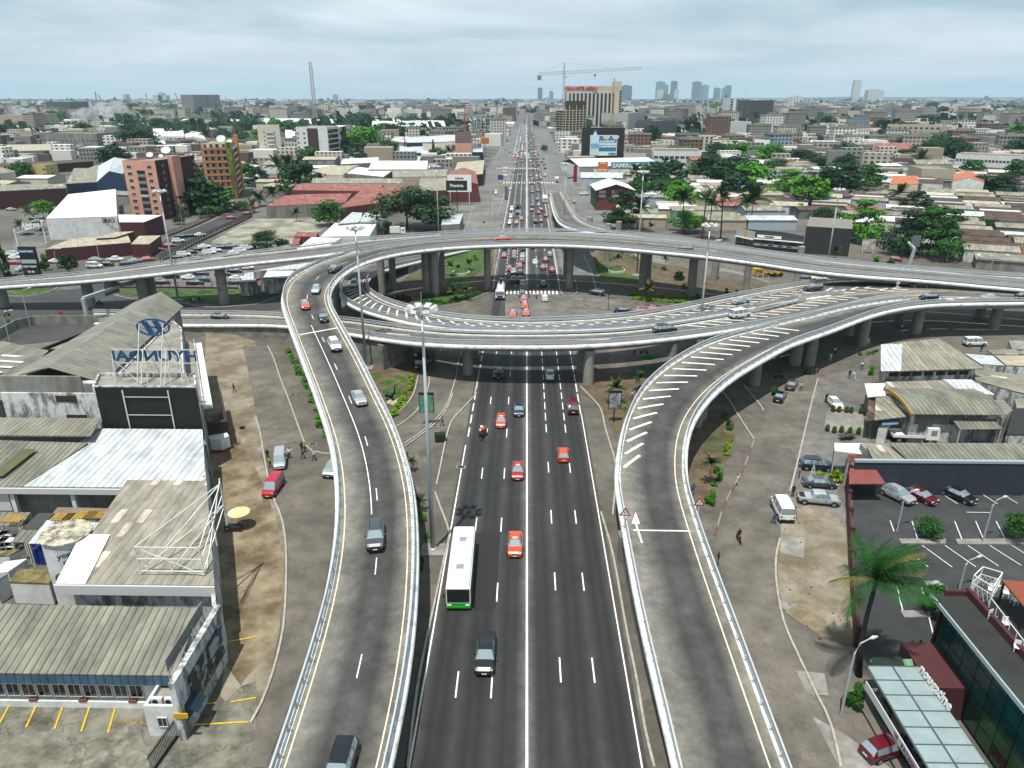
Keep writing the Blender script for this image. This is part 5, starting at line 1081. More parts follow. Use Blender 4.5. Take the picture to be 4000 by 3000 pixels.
for i,(x,y,c)in enumerate(((300,510,0),(340,515,0),(375,500,0),(320,480,0),(400,470,0),(400,590,1),(440,600,1),(455,560,1))):
 p=g('L',x,y);t=thing('crate_stack',('blue' if not c else 'light blue')+' crate stack '+['front left of the dark blue pile','front centre of the dark blue pile','front right of the dark blue pile','back left of the dark blue pile','back right of the dark blue pile','left of the pile beside the tank foot','right of the pile beside the tank foot','back of the pile beside the tank foot'][i],'crates',p,rnd.uniform(-.15,.15),'crate stacks in the left yard')
 for k in range(5):b=MB();b.box(-.75,.75,-.5,.5,0,.36,taper=.03);b.box(-.68,.68,-.44,.44,.34,.37,0);b.build('crate',M_crate if not c else mat('light_blue_crate',(.02,.22,.45),.5),t,(0,0,k*.4))
def awning(pts,m,label,posts=True,cat='awning'):
 P=zz(pts);t=bthing('awning',label,cat);roofq(t,P,m,.08)
 if posts:
  for i,p in enumerate(P):b=MB();q=p.lerp((P[0]+P[2])/2,.06);b.bar((q.x,q.y,0),(q.x,q.y,q.z-.1),.14);b.build('post',M_steel,t)
 return t
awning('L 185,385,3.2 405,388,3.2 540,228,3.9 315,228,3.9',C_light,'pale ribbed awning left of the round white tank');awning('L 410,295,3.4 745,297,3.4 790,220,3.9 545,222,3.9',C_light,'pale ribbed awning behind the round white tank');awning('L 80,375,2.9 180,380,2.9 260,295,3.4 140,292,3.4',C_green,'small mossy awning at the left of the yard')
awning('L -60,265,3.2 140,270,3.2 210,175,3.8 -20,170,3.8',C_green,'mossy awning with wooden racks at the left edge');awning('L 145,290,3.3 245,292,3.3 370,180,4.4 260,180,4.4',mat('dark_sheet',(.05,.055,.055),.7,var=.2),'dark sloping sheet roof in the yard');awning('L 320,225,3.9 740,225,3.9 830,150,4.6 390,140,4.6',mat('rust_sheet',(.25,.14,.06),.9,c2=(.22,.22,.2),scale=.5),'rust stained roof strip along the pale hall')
for i,(x,y)in enumerate(((90,220),(430,210),(505,210),(590,195),(650,195),(720,195),(785,195))):
 p=g('L',x,y,4.3);t=thing('wooden_pallet','yellowed wooden pallet, '+['far left','second','third','fourth','fifth','sixth','last'][i]+' of those lying on the yard roofs','pallet',p,0,'pallets on the yard roofs');b=MB()
 for k in range(7):b.box(-1.1+k*.33,-.9+k*.33,-.8,.8,.1,.14)
 b.build('boards',mat('pallet_wood',(.42,.27,.06),.8,var=.3,scale=3),t);b=MB()
 for y_ in(-.7,0,.7):b.box(-1.1,1.25,y_-.06,y_+.06,0,.1)
 b.build('bearers',MATS['pallet_wood'],t)
for i in range(4):
 p=g('L',20+(i%2)*50,400+(i//2)*45);t=thing('white_rack','white wire trolley, '+['back left','back right','front left','front right'][i]+' of four in the left yard','rack',p,0,'wire trolleys in the left yard');b=MB()
 for z in(.3,1,1.7):b.box(-.9,.9,-.5,.5,z,z+.05)
 b.build('shelves',W_white,t);b=MB()
 for x,y in((-.9,-.5),(.9,-.5),(.9,.5),(-.9,.5)):b.bar((x,y,0),(x,y,2.0),.06)
 b.build('posts',M_steel,t)
t=bthing('workshop','workshop with old fibre cement roof and pale patched left edge, nearest the shaded viaduct','building')
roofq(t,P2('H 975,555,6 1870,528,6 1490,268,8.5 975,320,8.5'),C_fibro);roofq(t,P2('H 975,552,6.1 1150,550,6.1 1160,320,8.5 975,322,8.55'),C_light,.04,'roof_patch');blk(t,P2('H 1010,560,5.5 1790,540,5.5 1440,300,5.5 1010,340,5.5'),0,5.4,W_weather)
a,c=g('H',1010,560,5.5),g('H',1790,540,5.5)
for i in range(7):b=MB();q0=a.lerp(c,.05+.13*i);q1=a.lerp(c,.15+.13*i);b.bar((q0.x,q0.y-.05,5.0),(q1.x,q1.y-.05,5.0),.08,.7);b.build('vent_block',MATS['vent_block_brown'],t)
t=bthing('lean_to','low lean-to with patched roof and white ribbed porch between the workshop and the vaulted hall','building')
roofq(t,P2('H 1030,755,4.6 1650,740,4.6 1510,630,5.2 1010,645,5.2'),C_fibro);roofq(t,P2('H 860,775,4.0 1025,765,4.0 1010,655,4.4 835,660,4.4'),C_white);roofq(t,P2('H 1660,735,4.4 1960,755,4.4 1760,625,5 1510,622,5'),C_light);blk(t,P2('H 880,770,3.7 1900,750,3.7 1700,640,3.7 860,665,3.7'),0,3.7,W_grey)
t=bthing('vaulted_hall','hall with curved ribbed grey roof, yellow gable edge and perforated block wall','building')
x0=58.9;b=MB();b.uv=[];n=14;pr=[]
ya,yb,zr=101.6,111.0,5.0
for i in range(n+1):f=i/n;pr.append((ya+(yb-ya)*f,zr+1.15*math.sin(math.pi*(f*.75+.06))))
for dz in(0,-.12):
 for y,z in pr:
  for x in(x0,73.2):b.v.append((x,y,z+dz));b.uv.append((x,y))
m_=2*(n+1)
for i in range(n):b.f+=[(2*i,2*i+1,2*i+3,2*i+2),(m_+2*i+2,m_+2*i+3,m_+2*i+1,m_+2*i)];b.mi+=[0,0]
b.f+=[(0,m_,m_+1,1)];b.mi+=[0];b.build('roof',C_green,t)
b=MB()
for i in range(n):(ya_,za),(yb_,zb_)=pr[i],pr[i+1];b.bar((x0-.1,ya_,za-.15),(x0-.1,yb_,zb_-.15),.16,.5)
b.build('gable_edge',mat('ochre_board',(.45,.25,.03),.7,var=.2),t)
blk(t,[Vector((59.5,102.6,0)),Vector((72.3,102.6,0)),Vector((72.3,110.5,0)),Vector((59.5,110.5,0))],0,4.75,W_weather)
for i in range(4):b=MB();b.box(60+i*2.6,62.4+i*2.6,102.5,102.58,3.1,4.6);b.build('block_grille',mat('block_grille',(.30,.30,.24),.9,c2=(.02,.02,.02),kind='wave',scale=1.8),t)
roofq(t,P2('H 920,975,3.8 1230,940,4.2 1030,765,5.0 930,785,4.6'),C_fibro,name='side_roof');roofq(t,P2('H 850,985,3.4 915,975,3.6 925,810,4.2 870,800,4.1'),C_brown,name='side_roof')
awning('H 1655,1055,3.4 2030,1052,3.4 1905,925,4.4 1560,932,4.4',C_green,'ribbed canopy on thin posts in front of the vaulted hall');awning('H 985,1020,3.0 1125,1010,3.0 1135,955,3.4 985,965,3.4',mat('blue_tarp',(.12,.22,.32),.8,var=.3,scale=2),'sagging blue tarpaulin by the white kiosk',False,'tarpaulin')
t=bthing('kiosk','small white kiosk beside the flatbed truck','kiosk');P=P2('H 925,1185 1000,1185 1030,1120');blk(t,[P[0],P[1],P[2],P[0]+P[2]-P[1]],0,2.8,W_white,C_brown)
t=bthing('long_shed','long shed with ribbed grey roof behind the blue-grey wall of the parking lot','building');roofq(t,P2('H 1220,1335,5 2300,1345,5 2212,1175,5.6 1050,1170,5.6'),C_green);roofq(t,P2('H 920,1335,4.9 1200,1335,4.9 1040,1190,5.4 850,1190,5.4'),C_fibro);blk(t,[Vector((47,87.0,0)),Vector((90,87.0,0)),Vector((90,92,0)),Vector((47,92,0))],0,4.9,W_grey)
t=bthing('parking_wall','long blue-grey wall closing the back of the parking lot','wall');b=MB();b.box(44.0,95,86.3,86.6,0,4.9);b.build('wall',W_navy,t);b=MB();b.box(43.9,95,86.2,86.7,4.9,5.25);b.build('coping',mat('pale_coping',(.3,.36,.4),.7),t)
t=bthing('porch','maroon framed porch with terracotta coloured roof in the corner of the parking lot','porch');roofq(t,P2('H 700,1525,3.0 1020,1525,3.0 925,1390,3.9 705,1390,3.9'),mat('terracotta_roof',(.26,.07,.06),.8,var=.12,scale=1));b=MB();P=P2('H 690,1530 1000,1530')
for p in P:b.bar(p,p+Vector((0,0,3)),.35)
b.build('post',W_maroon,t)
awning('H 575,1240,4.0 880,1278,3.7 830,1175,4.3 575,1172,4.4',C_white,'white ribbed awning at the left end of the long shed');awning('H 690,1335,3.6 915,1332,3.6 880,1280,4 690,1275,4',corr('roof_sheets_maroon',(.22,.04,.05),pale=.05),'maroon sheet awning below the white ribbed one')
t=bthing('maroon_fence','maroon boundary wall between the dirt strip and the parking lot','fence');b=MB();P=zz('V 262,-40 268,100 276,250 285,400 296,540')
for i in range(4):b.bar(P[i]+Vector((0,0,1.0)),P[i+1]+Vector((0,0,1.0)),.28,2.0)
b.build('wall',W_maroon,t)
for i in range(9):p=P[0].lerp(P[4],i/8.0);p=Vector((P[4].x+(P[0].x-P[4].x)*(i/8),P[4].y+(P[0].y-P[4].y)*(i/8),0));b=MB();b.box(-.22,.22,-.22,.22,0,2.5);b.build('pillar',W_maroon,t,p)
t=bthing('bakery','bakery with flat pale metal canopy roof and white lettering on its edge, bottom right','shop')
cz=4.0;cnr=[Vector((30.0,38.5,cz)),Vector((34.4,38.5,cz)),Vector((34.4,50.0,cz)),Vector((30.0,50.0,cz))]
b=MB();b.prism(cnr,cz-.25,cz);b.build('canopy',mat('pale_metal_roof',(.27,.34,.35),.5,var=.1,scale=.8),t);b=MB()
for i in range(7):y=50-i*1.64;b.bar((30.0,y,cz+.03),(34.4,y,cz+.03),.07)
b.bar((32.1,38.5,cz+.02),(32.1,50,cz+.02),.16,.03);b.build('roof_seams',mat('dark_seam',(.1,.12,.13),.6),t)
b=MB();b.box(31.0,34.2,38.4,49.5,0,3.6);b.build('shop_wall',M_dark,t)
for i in range(4):q=MB();q.box(30.92,30.98,39+i*2.7,41.2+i*2.7,.4,3.4);q.build('shop_window',M_wg,t)
q=MB();q.bar((29.5,38.2,3.3),(29.3,48.6,3.3),.08,.75);q.build('sign_board',mat('sign_pale',(.5,.52,.52),.6),t)
text('BOULANGERIE · PATISSERIE',.62,W_maroon,t,(29.36,43.2,3.3),(math.pi/2,0,R(-91)),.01,'lettering',bold=.01)
text('nougatine',1.15,W_white,t,(34.25,47.2,cz+.45),(R(78),0,R(-88)),.05,'lettering',bold=.03,sx=1.0)
t=bthing('glass_building','dark building with green glass front, maroon frame and roof terrace, bottom right corner','building')
hz_=8.2
blk(t,[Vector((37.9,36,0)),Vector((60,36,0)),Vector((60,54.3,0)),Vector((38.6,54.3,0))],0,hz_-.3,W_maroon)
b=MB();b.prism([(36.9,34),(39.9,34),(39.9,54.6),(36.9,54.6)],hz_-.25,hz_);b.build('flat_roof',stain(mat('dark_roof_felt',(.045,.05,.045),.9,var=.2,scale=1),.4,.7,1.2),t)
b=MB();b.bar((36.85,34,hz_-.1),(36.85,54.6,hz_-.1),.12,.4);b.build('roof_edge',mat('pale_edge',(.35,.42,.45),.4),t)
b=MB();b.box(39.9,40.25,34,54.6,hz_-.3,hz_+.7);b.box(38.0,40.2,54.3,54.6,0,hz_+.5);b.build('maroon_parapet',W_maroon,t)
b=MB();b.box(40.3,60,34,54.2,hz_,hz_+.05);b.build('terrace_floor',mat('terrace_floor',(.02,.02,.02),.8),t)
gm=[mat('teal_glass',(.02,.12,.11),.12,spec=.8,var=.5,scale=.25),mat('green_glass',(.02,.22,.06),.15,spec=.7,var=.4,scale=.3)]
for r in range(5):
 for c_ in range(9):
  y0=36.6+c_*1.9;q=MB();q.box(37.78,37.84,y0,y0+1.8,.3+r*1.5,1.7+r*1.5);q.build('glass_pane',gm[1]if(r<2 and c_<5)else gm[0],t)
text('DHL',1.0,mat('logo_dark_red',(.25,.01,.02),.5),t,(37.7,43.0,1.2),(math.pi/2,0,R(-90)),.02,'lettering',bold=.05)
text('agence',.6,MATS['teal_glass'],t,(37.7,40.0,5.2),(math.pi/2,0,R(-90)),.02,'lettering',bold=.01)
b=MB();b.box(34.6,37.7,48.0,53.5,0,3.6);b.build('link_block',W_maroon,t)
t=bthing('entrance_roof','green striped lean-to roof between the bakery and the parking lot','canopy');roofq(t,P2('V 355,612,3.1 565,608,3.1 565,582,3.5 345,585,3.5'),corr('green_sheets',(.16,.38,.2),dark=.6,period=.5));b=MB();b.prism([p.xy for p in P2('V 348,585,3.3 450,583,3.3 460,612,3.3 350,612,3.3')],3.3,3.56);b.build('dark_part',mat('dark_green_mesh',(.01,.04,.015),.8),t)
M_wm=mat('white_furniture',(.7,.7,.7),.6)
for i,(x,y)in enumerate(((750,350),(800,360),(830,385),(755,440),(800,465),(838,545),(770,335),(850,350))):
 p=g('V',x,y+12,8.3);t=thing('terrace_chair',['left one by the trellis','behind the terrace table','beside the terracotta awning','middle left along the railing','middle one facing left','lowest one near the picture edge','half hidden behind the climbing plant','closest to the right edge by the awning'][i],'chair',p,rnd.uniform(-1,1),'white chairs on the roof terrace')
 t['label']='white chair on the roof terrace, '+t['label'];b=MB();b.box(-.24,.24,-.24,.24,.42,.47);b.build('seat',M_wm,t);b=MB();b.box(-.24,.24,.2,.25,.47,.95);b.build('backrest',M_wm,t)
 for q in((-.2,-.2),(.2,-.2),(.2,.2),(-.2,.2)):b=MB();b.bar((q[0],q[1],0),(q[0],q[1],.43),.05);b.build('leg',M_wm,t)
t=bthing('trellis','white lattice pergola at the corner of the roof terrace','pergola');b=MB();pp=[g('V',680,360,8.3),g('V',745,400,8.3),g('V',775,350,8.3),g('V',710,330,8.3)]
for i in range(4):
 p,q=pp[i],pp[(i+1)%4];b.bar(p,p+Vector((0,0,1.9)),.07);b.bar(p+Vector((0,0,1.9)),q+Vector((0,0,1.9)),.07);b.bar(p+Vector((0,0,1.1)),q+Vector((0,0,1.1)),.05)
 for k in range(4):m0=p.lerp(q,k/4);m1=p.lerp(q,(k+1)/4);b.bar(m0,m1+Vector((0,0,1.1)),.03);b.bar(m1,m0+Vector((0,0,1.1)),.03)
b.build('lattice',M_wm,t)
t=bthing('terrace_railing','glass and steel railing along the roof terrace','railing');b=MB();pa,pb=g('V',745,410,8.3),g('V',880,590,8.3)
for i in range(7):q=pa.lerp(pb,i/6);b.bar(q,q+Vector((0,0,1.0)),.06)
b.bar(pa+Vector((0,0,1)),pb+Vector((0,0,1)),.06);b.build('rail',M_wm,t)
t=bthing('terrace_awning','terracotta coloured awning on a dark frame over the roof terrace','awning');roofq(t,P2('V 870,410,10.6 1000,480,10.6 960,330,10.8 790,315,10.8'),mat('terracotta_cloth',(.30,.08,.045),.9,var=.1));b=MB();
for s in('V 800,320,10.7','V 872,410,10.5'):q=zz(s)[0];b.bar((q.x,q.y,8.3),q,.12)
b.build('post',M_dark,t)
FOOT=[]
def foot(pts,m=2):
 xs=[p[0]for p in pts];ys=[p[1]for p in pts];FOOT.append((min(xs)-m,max(xs)+m,min(ys)-m,max(ys)+m))
def pt(s):k,x,y=s.split(',');return px(k,float(x),float(y))
def tower(label,FL,FR,topv,depth,wm,rows=6,cols=5,w_=1.4,h=1.3,scols=4,name='tower_block',cat='building',roof=None,gm=None,par=.8,side='r',floor=None,base=1.2,group=None):
 a=G(*pt(FL));c=G(*pt(FR));d=(c-a).normalized();nrm=Vector((-d.y,d.x,0));H=topz(((a+c)/2).xy,topv);t=bthing(name,label,cat,group)
 e,f=c+nrm*depth,a+nrm*depth;P=[a,c,e,f];foot(P);blk(t,P,0,H-par,wm,roof or W_roofconc,par=par);dz=floor or(H-base)/rows
 if cols:wins(t,a,c,base,cols,w_,min(h,dz*.7),rows,dz,gm,out=.04)
 if scols:
  if side=='r':wins(t,c,e,base,scols,w_,min(h,dz*.7),rows,dz,gm,out=.04)
  else:wins(t,f,a,base,scols,w_,min(h,dz*.7),rows,dz,gm,out=.04)
 t['_f']=1;del t['_f'];return t,a,c,e,f,H,d,nrm
def balc(t,a,c,z0,rows,dz,m,depth=1.2,hh=.9):
 d=(c-a).normalized();n=Vector((d.y,-d.x,0))
 for r in range(rows):
  b=MB();z=z0+r*dz;b.prism([a+n*depth,c+n*depth,c,a],z-.15,z);b.prism([a+n*depth,c+n*depth,c+n*(depth-.15),a+n*(depth-.15)],z,z+hh);b.build('balcony',m,t)
def dish(p,r,label):
 t=thing('satellite_dish',label,'satellite dish',p,0,'satellite dishes on roofs');b=MB();n=16;rings_=[(0,0),(r*.5,.08*r),(r*.85,.26*r),(r,.38*r)]
 for i in range(1,4):
  for k in range(n):
   a0,a1=2*math.pi*k/n,2*math.pi*(k+1)/n;(r0,z0),(r1,z1)=rings_[i-1],rings_[i];b.add([(r0*math.cos(a0),r0*math.sin(a0),z0),(r1*math.cos(a0),r1*math.sin(a0),z1),(r1*math.cos(a1),r1*math.sin(a1),z1),(r0*math.cos(a1),r0*math.sin(a1),z0)],[(0,1,2,3)])
 o=b.build('reflector',W_white,t,(0,0,r*1.0));o.rotation_euler=(R(42),0,R(12));b=MB();b.bar((0,0,0),(0,0,r*.9),.15);b.build('stand',M_steel,t)
W_win=mat('dark_window_band',(.025,.035,.045),.2,spec=.7)
t,a,c,e,f,H,d,nrm=tower('salmon pink residential tower with dark brown flank and satellite dishes on its roof','A,1150,345','A,1425,352',627,30,W_pink,rows=8,cols=0,scols=0)
for i,s in enumerate((.18,.8)):wins(t,a.lerp(c,s-.1),a.lerp(c,s+.1),1.6,1,1.9,1.2,8,(H-2)/8)
for r in range(7):
 b=MB();p0,p1=a.lerp(c,.40),a.lerp(c,.64);z=1.2+r*(H-2)/8;b.prism([p0-nrm*.12,p1-nrm*.12,p1+nrm*.05,p0+nrm*.05],z,z+2.4);b.build('loggia',M_dark,t)
 b=MB();b.prism([p0-nrm*.3,p1-nrm*.3,p1-nrm*.15,p0-nrm*.15],z,z+.9);b.build('balcony_rail',M_cglass,t)
b=MB();b.prism([c+d*.15,c+nrm*30+d*.15,c+nrm*30,c],.2,H+.1);b.build('brown_flank',W_brown,t);b=MB();b.prism([c+nrm*9+d*2.4,c+nrm*15+d*2.4,c+nrm*15,c+nrm*9],0,H+1.2);b.build('pilaster',W_pink,t)
wins(t,c+nrm*1+d*.16,c+nrm*9+d*.16,2,1,1.3,1.0,8,(H-2)/8);wins(t,c+nrm*16+d*.16,e+d*.16,2,2,1.3,1.0,8,(H-2)/8)
for x,y,r,lab in((1270,925,1.5,'satellite dish left on the pink tower roof'),(1365,922,1.0,'smallest satellite dish, middle of the pink tower roof'),(1415,900,2.2,'largest satellite dish, right on the pink tower roof')):p=g('W',x,y,H-.3);dish((p.x,p.y+3,H-.8),r,lab)
t,a,c,e,f,H,d,nrm=tower('orange apartment block with white balconies and a green tiled stair strip','A,1800,178','A,2050,170',560,38,W_ochre,rows=9,cols=0,scols=6,w_=1.8)
dz=(H-2.5)/8;balc(t,a+d*1,c-d*1.5,2.8,8,dz,W_ochre,1.5,.8)
for r in range(8):b=MB();b.prism([a+d*1-nrm*.1,c-d*2-nrm*.1,c-d*2,a+d*1],3.7+r*dz,2.6+(r+1)*dz);b.build('balcony_recess',W_cream if r<8 else M_dark,t);wins(t,a+d*1,c-d*2,3.8+r*dz,4,1.3,1.5,1,1,M_dark,out=.16)
b=MB();b.prism([a+(c-a)*.5-nrm*1.7,a+(c-a)*.5+d*.5-nrm*1.7,a+(c-a)*.5+d*.5,a+(c-a)*.5],2,H);b.build('pilaster',W_ochre,t);balc(t,c+nrm*2,c+nrm*22,2.8,8,dz,W_cream,1.4,.9)
b=MB();b.prism([c-d*2-nrm*1.8,c+d*.5-nrm*1.8,c+d*.5,c-d*2],H*.42,H+.6);b.build('tile_strip',mat('patterned_tiles',(.01,.06,.05),.5,c2=(.25,.35,.02),scale=.8),t);b=MB();b.prism([c+d*2.2+nrm*22,c+d*2.2+nrm*26,c+nrm*26,c+nrm*22],0,H+3);b.build('stair_tower',W_ochre,t)
dish(Vector((a.x+8,a.y+8,H-.8)),2.3,'large satellite dish on the orange apartment block');dish(Vector((a.x+12.5,a.y+7,H-.8)),1.3,'small satellite dish on the orange apartment block')
t,a,c,e,f,H,d,nrm=tower('slim cream tower with a column of small balconies, behind the orange block','X,50,960','X,235,955',489,14,W_cream,rows=8,cols=0,scols=2)
balc(t,a.lerp(c,.36),a.lerp(c,.72),4,7,(H-6)/7.2,W_white,1.1,.9);wins(t,a,c,4,2,1,1,7,(H-6)/7.2,margin=4)
t,a,c,e,f,H,d,nrm=tower('white office tower with a dark brown vertical band and dark side windows','X,375,972','X,640,975',496,26,W_white,rows=7,cols=0,scols=0)
b=MB();b.prism([a.lerp(c,.36)-nrm*.2,a.lerp(c,.70)-nrm*.2,a.lerp(c,.70),a.lerp(c,.36)],6,H-1);b.build('brown_band',mat('brown_cladding',(.10,.04,.03),.7),t)
wins(t,a,a.lerp(c,.3),5,2,1.4,1.3,6,(H-7)/6);b=MB();b.prism([a-d*1-nrm*4,c+d*1-nrm*4,c+d*1,a-d*1],0,6.5);b.build('base_storeys',W_white,t)
for r in range(6):b=MB();z=4+r*(H-5)/6;b.prism([c+nrm*1.5+d*.1,c+nrm*24+d*.1,c+nrm*24,c+nrm*1.5],z,z+(H-5)/6-1);b.build('window_band',W_win,t)
t=bthing('steel_frame_building','unfinished open steel frame building beside the highway at left','building');a=G(1862,543);c=G(1950,543);H=topz(a.xy,450);b=MB();D_=34;nx=5
for i in range(nx+1):
 for j in range(3):
  p=a.lerp(c,i/nx)+Vector((0,D_*j/2,0));b.bar(p,p+Vector((0,0,H)),.9)
for r in range(1,8):
 z=H*r/7
 for j in range(3):b.bar(a+Vector((0,D_*j/2,z)),c+Vector((0,D_*j/2,z)),.8)
 for i in range(nx+1):p=a.lerp(c,i/nx);b.bar(p+Vector((0,0,z)),p+Vector((0,D_,z)),.8)
b.build('steel_frame',mat('grey_green_steel',(.32,.37,.35),.6),t);foot([a,c,a+Vector((0,D_,0)),c+Vector((0,D_,0))])
for r in range(1,7):b=MB();z=H*r/7;b.prism([a+Vector((1,6,0)),c+Vector((-1,6,0)),c+Vector((-1,D_-1,0)),a+Vector((1,D_-1,0))],z-.3,z);b.build('floor_slab',W_grey,t)
def lattice(label,p,h,wbot,wtop,m,n=14,name='radio_mast',r=.12,group=None,dishes=()):
 t=thing(name,label,'mast',(p[0],p[1],0),0,group);b=MB();L=[]
 for i in range(n+1):
  f=i/n;w_=(wbot+(wtop-wbot)*min(1,f*1.6))/2;z=h*f;L.append([Vector((-w_,-w_,z)),Vector((w_,-w_,z)),Vector((w_,w_,z)),Vector((-w_,w_,z))])
 for i in range(n):
  for k in range(4):b.bar(L[i][k],L[i+1][k],r*1.3);b.bar(L[i][k],L[i+1][(k+1)%4],r);b.bar(L[i+1][k],L[i+1][(k+1)%4],r)
 b.build('lattice',m,t)
 for z in dishes:q=MB();q.tube([(0,-.3,0),(0,.3,0)],wtop*.6,12);q.build('antenna_dish',W_white,t,(wtop*.9,-.5,z))
 return t
p=G(*px('X',525,700));lattice('very tall lattice radio mast standing left of centre above the warehouses',p,topz(p.xy,242),5.5,3.6,mat('mast_paint',(.42,.40,.40),.6),22,r=.35,dishes=(topz(p.xy,352),))
p=G(*px('X',1812,790));lattice('red lattice mast left of the open steel frame building',p,topz(p.xy,405),4,1.2,mat('red_mast',(.45,.06,.04),.6),12,r=.28)
p=G(*px('W',530,600));b=MB()
M_htl=mat('hotel_cream',(.47,.45,.39),.85,var=.05,scale=.1);M_hgl=mat('hotel_dark_glass',(.03,.032,.034),.25,spec=.6)
t=bthing('hotel_tower','tall hotel slab with dark window bays between cream piers and red lettering on top','hotel');a=G(2214,520);c=G(2398,520);d=(c-a).normalized();nrm=Vector((-d.y,d.x,0));H=topz(a.xy,341);D_=60
blk(t,[a,c,c+nrm*D_,a+nrm*D_],0,H-7,M_hgl,W_roofconc);b=MB();b.prism([a-nrm*.6-d*1,c-nrm*.6+d*1,c+nrm*D_,a+nrm*D_-d*1],H-8,H+2);b.build('top_band',M_htl,t)
for i in range(13):
 p=a.lerp(c,i/12);b=MB();wd=1.3 if 0<i<12 else 2;b.prism([p-d*wd-nrm*1.6,p+d*wd-nrm*1.6,p+d*wd,p-d*wd],0,H-8);b.build('pier',M_htl,t)
b=MB();b.prism([c+d*1-nrm*2,c+d*8-nrm*2,c+d*8+nrm*D_,c+d*1+nrm*D_],0,H+8);b.build('stair_wing',M_htl,t);foot([a,c+d*8,a+nrm*D_])
for r in range(16):z=5+r*(H-8)/16;b=MB();b.prism([c+d*5-nrm*2.3,c+d*8.3-nrm*2.3,c+d*8.3+nrm*6,c+d*5+nrm*6],z,z+2.0);b.build('window_slot',M_hgl,t)
tx=text('AZALAI HOTEL ABIDJAN',6.0,mat('red_letters',(.6,.02,.02),.5),t,a.lerp(c,.27)+Vector((0,-1,H-1.5)),(math.pi/2,0,math.atan2(d.y,d.x)),.3,'lettering',sx=.72,bold=.25)
t=bthing('building_shell','grey concrete building shell under construction in front of the hotel','building');a=G(2208,548);c=G(2288,546);d=(c-a).normalized();nrm=Vector((-d.y,d.x,0));H=topz(a.xy,432);D_=34;foot([a,c,a+nrm*D_])
for r in range(12):z=(r+1)*H/12;b=MB();b.prism([a-d,c+d,c+d+nrm*D_,a-d+nrm*D_],z-.6,z+.2);b.build('floor_slab',W_beige,t)
for i in range(7):
 for j in range(3):p=a.lerp(c,i/6)+nrm*(D_*j/2);b=MB();b.bar(p,p+Vector((0,0,H+(6 if i%2 else 2))),1.0);b.build('column',W_beige,t)
b=MB();b.prism([a.lerp(c,.1)+nrm*3,c+nrm*3,c+nrm*(D_-2),a.lerp(c,.1)+nrm*(D_-2)],0,H);b.build('shade_block',mat('shade_interior',(.05,.045,.04),.9),t)  # dark filler behind the open floors; its colour stands in for interior shade
b=MB();b.prism([a+nrm*1,c+nrm*1,c+nrm*1.6,a+nrm*1.6],H+.2,H+11);b.build('formwork',mat('formwork_brown',(.09,.06,.03),.9),t)
M_crn=mat('crane_ochre',(.34,.29,.17),.6)
def crane(label,p,h,jl,jr,m,r=.45,jz=0,w_=2.4):
 t=thing('tower_crane',label,'crane',(p[0],p[1],0),0,'tower cranes at the hotel site');b=MB();n=int(h/6)
 for i in range(n):
  z0,z1=h*i/n,h*(i+1)/n
  for x,y,x2,y2 in((-w_,-w_,w_,-w_),(w_,-w_,w_,w_),(w_,w_,-w_,w_),(-w_,w_,-w_,-w_)):b.bar((x/2,y/2,z0),(x/2,y/2,z1),r);b.bar((x/2,y/2,z0),(x2/2,y2/2,z1),r*.6)
 b.build('mast',m,t);b=MB();n=int((jl+jr)/5);up=2.6
 for i in range(n):
  x0,x1=-jl+(jl+jr)*i/n,-jl+(jl+jr)*(i+1)/n;zz0=h+jz*(x0+jl)/(jl+jr);zz1=h+jz*(x1+jl)/(jl+jr)
  b.bar((x0,-.9,zz0),(x1,-.9,zz1),r*.8);b.bar((x0,.9,zz0),(x1,.9,zz1),r*.8);b.bar((x0,0,zz0+up),(x1,0,zz1+up),r*.8);b.bar((x0,-.9,zz0),((x0+x1)/2,0,(zz0+zz1)/2+up),r*.5);b.bar(((x0+x1)/2,0,(zz0+zz1)/2+up),(x1,.9,zz1),r*.5)
 b.build('jib',m,t);b=MB();b.bar((-.8,0,h),(0,0,h+13),r*1.5);b.bar((.8,0,h),(0,0,h+13),r*1.5);b.build('tower_head',m,t)
 b=MB();b.bar((0,0,h+13),(-jl*.85,0,h+3),r*.35);b.bar((0,0,h+13),(jr*.6,0,h+3+jz*.8),r*.35);b.build('tie_bar',m,t);b=MB();b.box(-jl-.5,-jl+4,-1.6,1.6,h-5,h-.5);b.build('counterweight',W_grey,t);b=MB();b.box(.8,3.2,-1.1,1.1,h-3.4,h-.4);b.build('cab',W_cream,t)
 if jz:b=MB();b.box(jr*.4-1,jr*.4+1,-.8,.8,h-1,h+1);b.bar((jr*.4,0,h),(jr*.4,0,h-5),.25);b.build('hook_trolley',M_trim,t)
p=G(2197,556);hh=topz(p.xy,294);sc_=p.y/2826*1.0;crane('yellow tower crane left of the hotel with its long jib reaching across the sky',p,hh,30,88,M_crn,.38,6,2.0)
p=G(2388,545);crane('small yellow crane in front of the hotel facade',p,topz(p.xy,350),24,10,mat('crane_amber',(.50,.34,.05),.6),.5,0)
t=bthing('billboard_block','large dark billboard block with a blue and white bottle advertisement beside the highway','billboard');a=G(2271,642);c=G(2434,641);d=(c-a).normalized();nrm=Vector((-d.y,d.x,0));H=topz(a.xy,499);hb=5.5;foot([a,c,a+nrm*12])
M_bb=mat('billboard_black',(.022,.014,.012),.7);b=MB();b.prism([a,c,c+nrm*3,a+nrm*3],hb,H);b.build('panel',M_bb,t);b=MB();b.prism([a+d*8+nrm*.5,c-nrm*-.5,c+nrm*12,a+d*8+nrm*12],0,hb);b.build('base_block',M_bb,t)
W_=(c-a).length
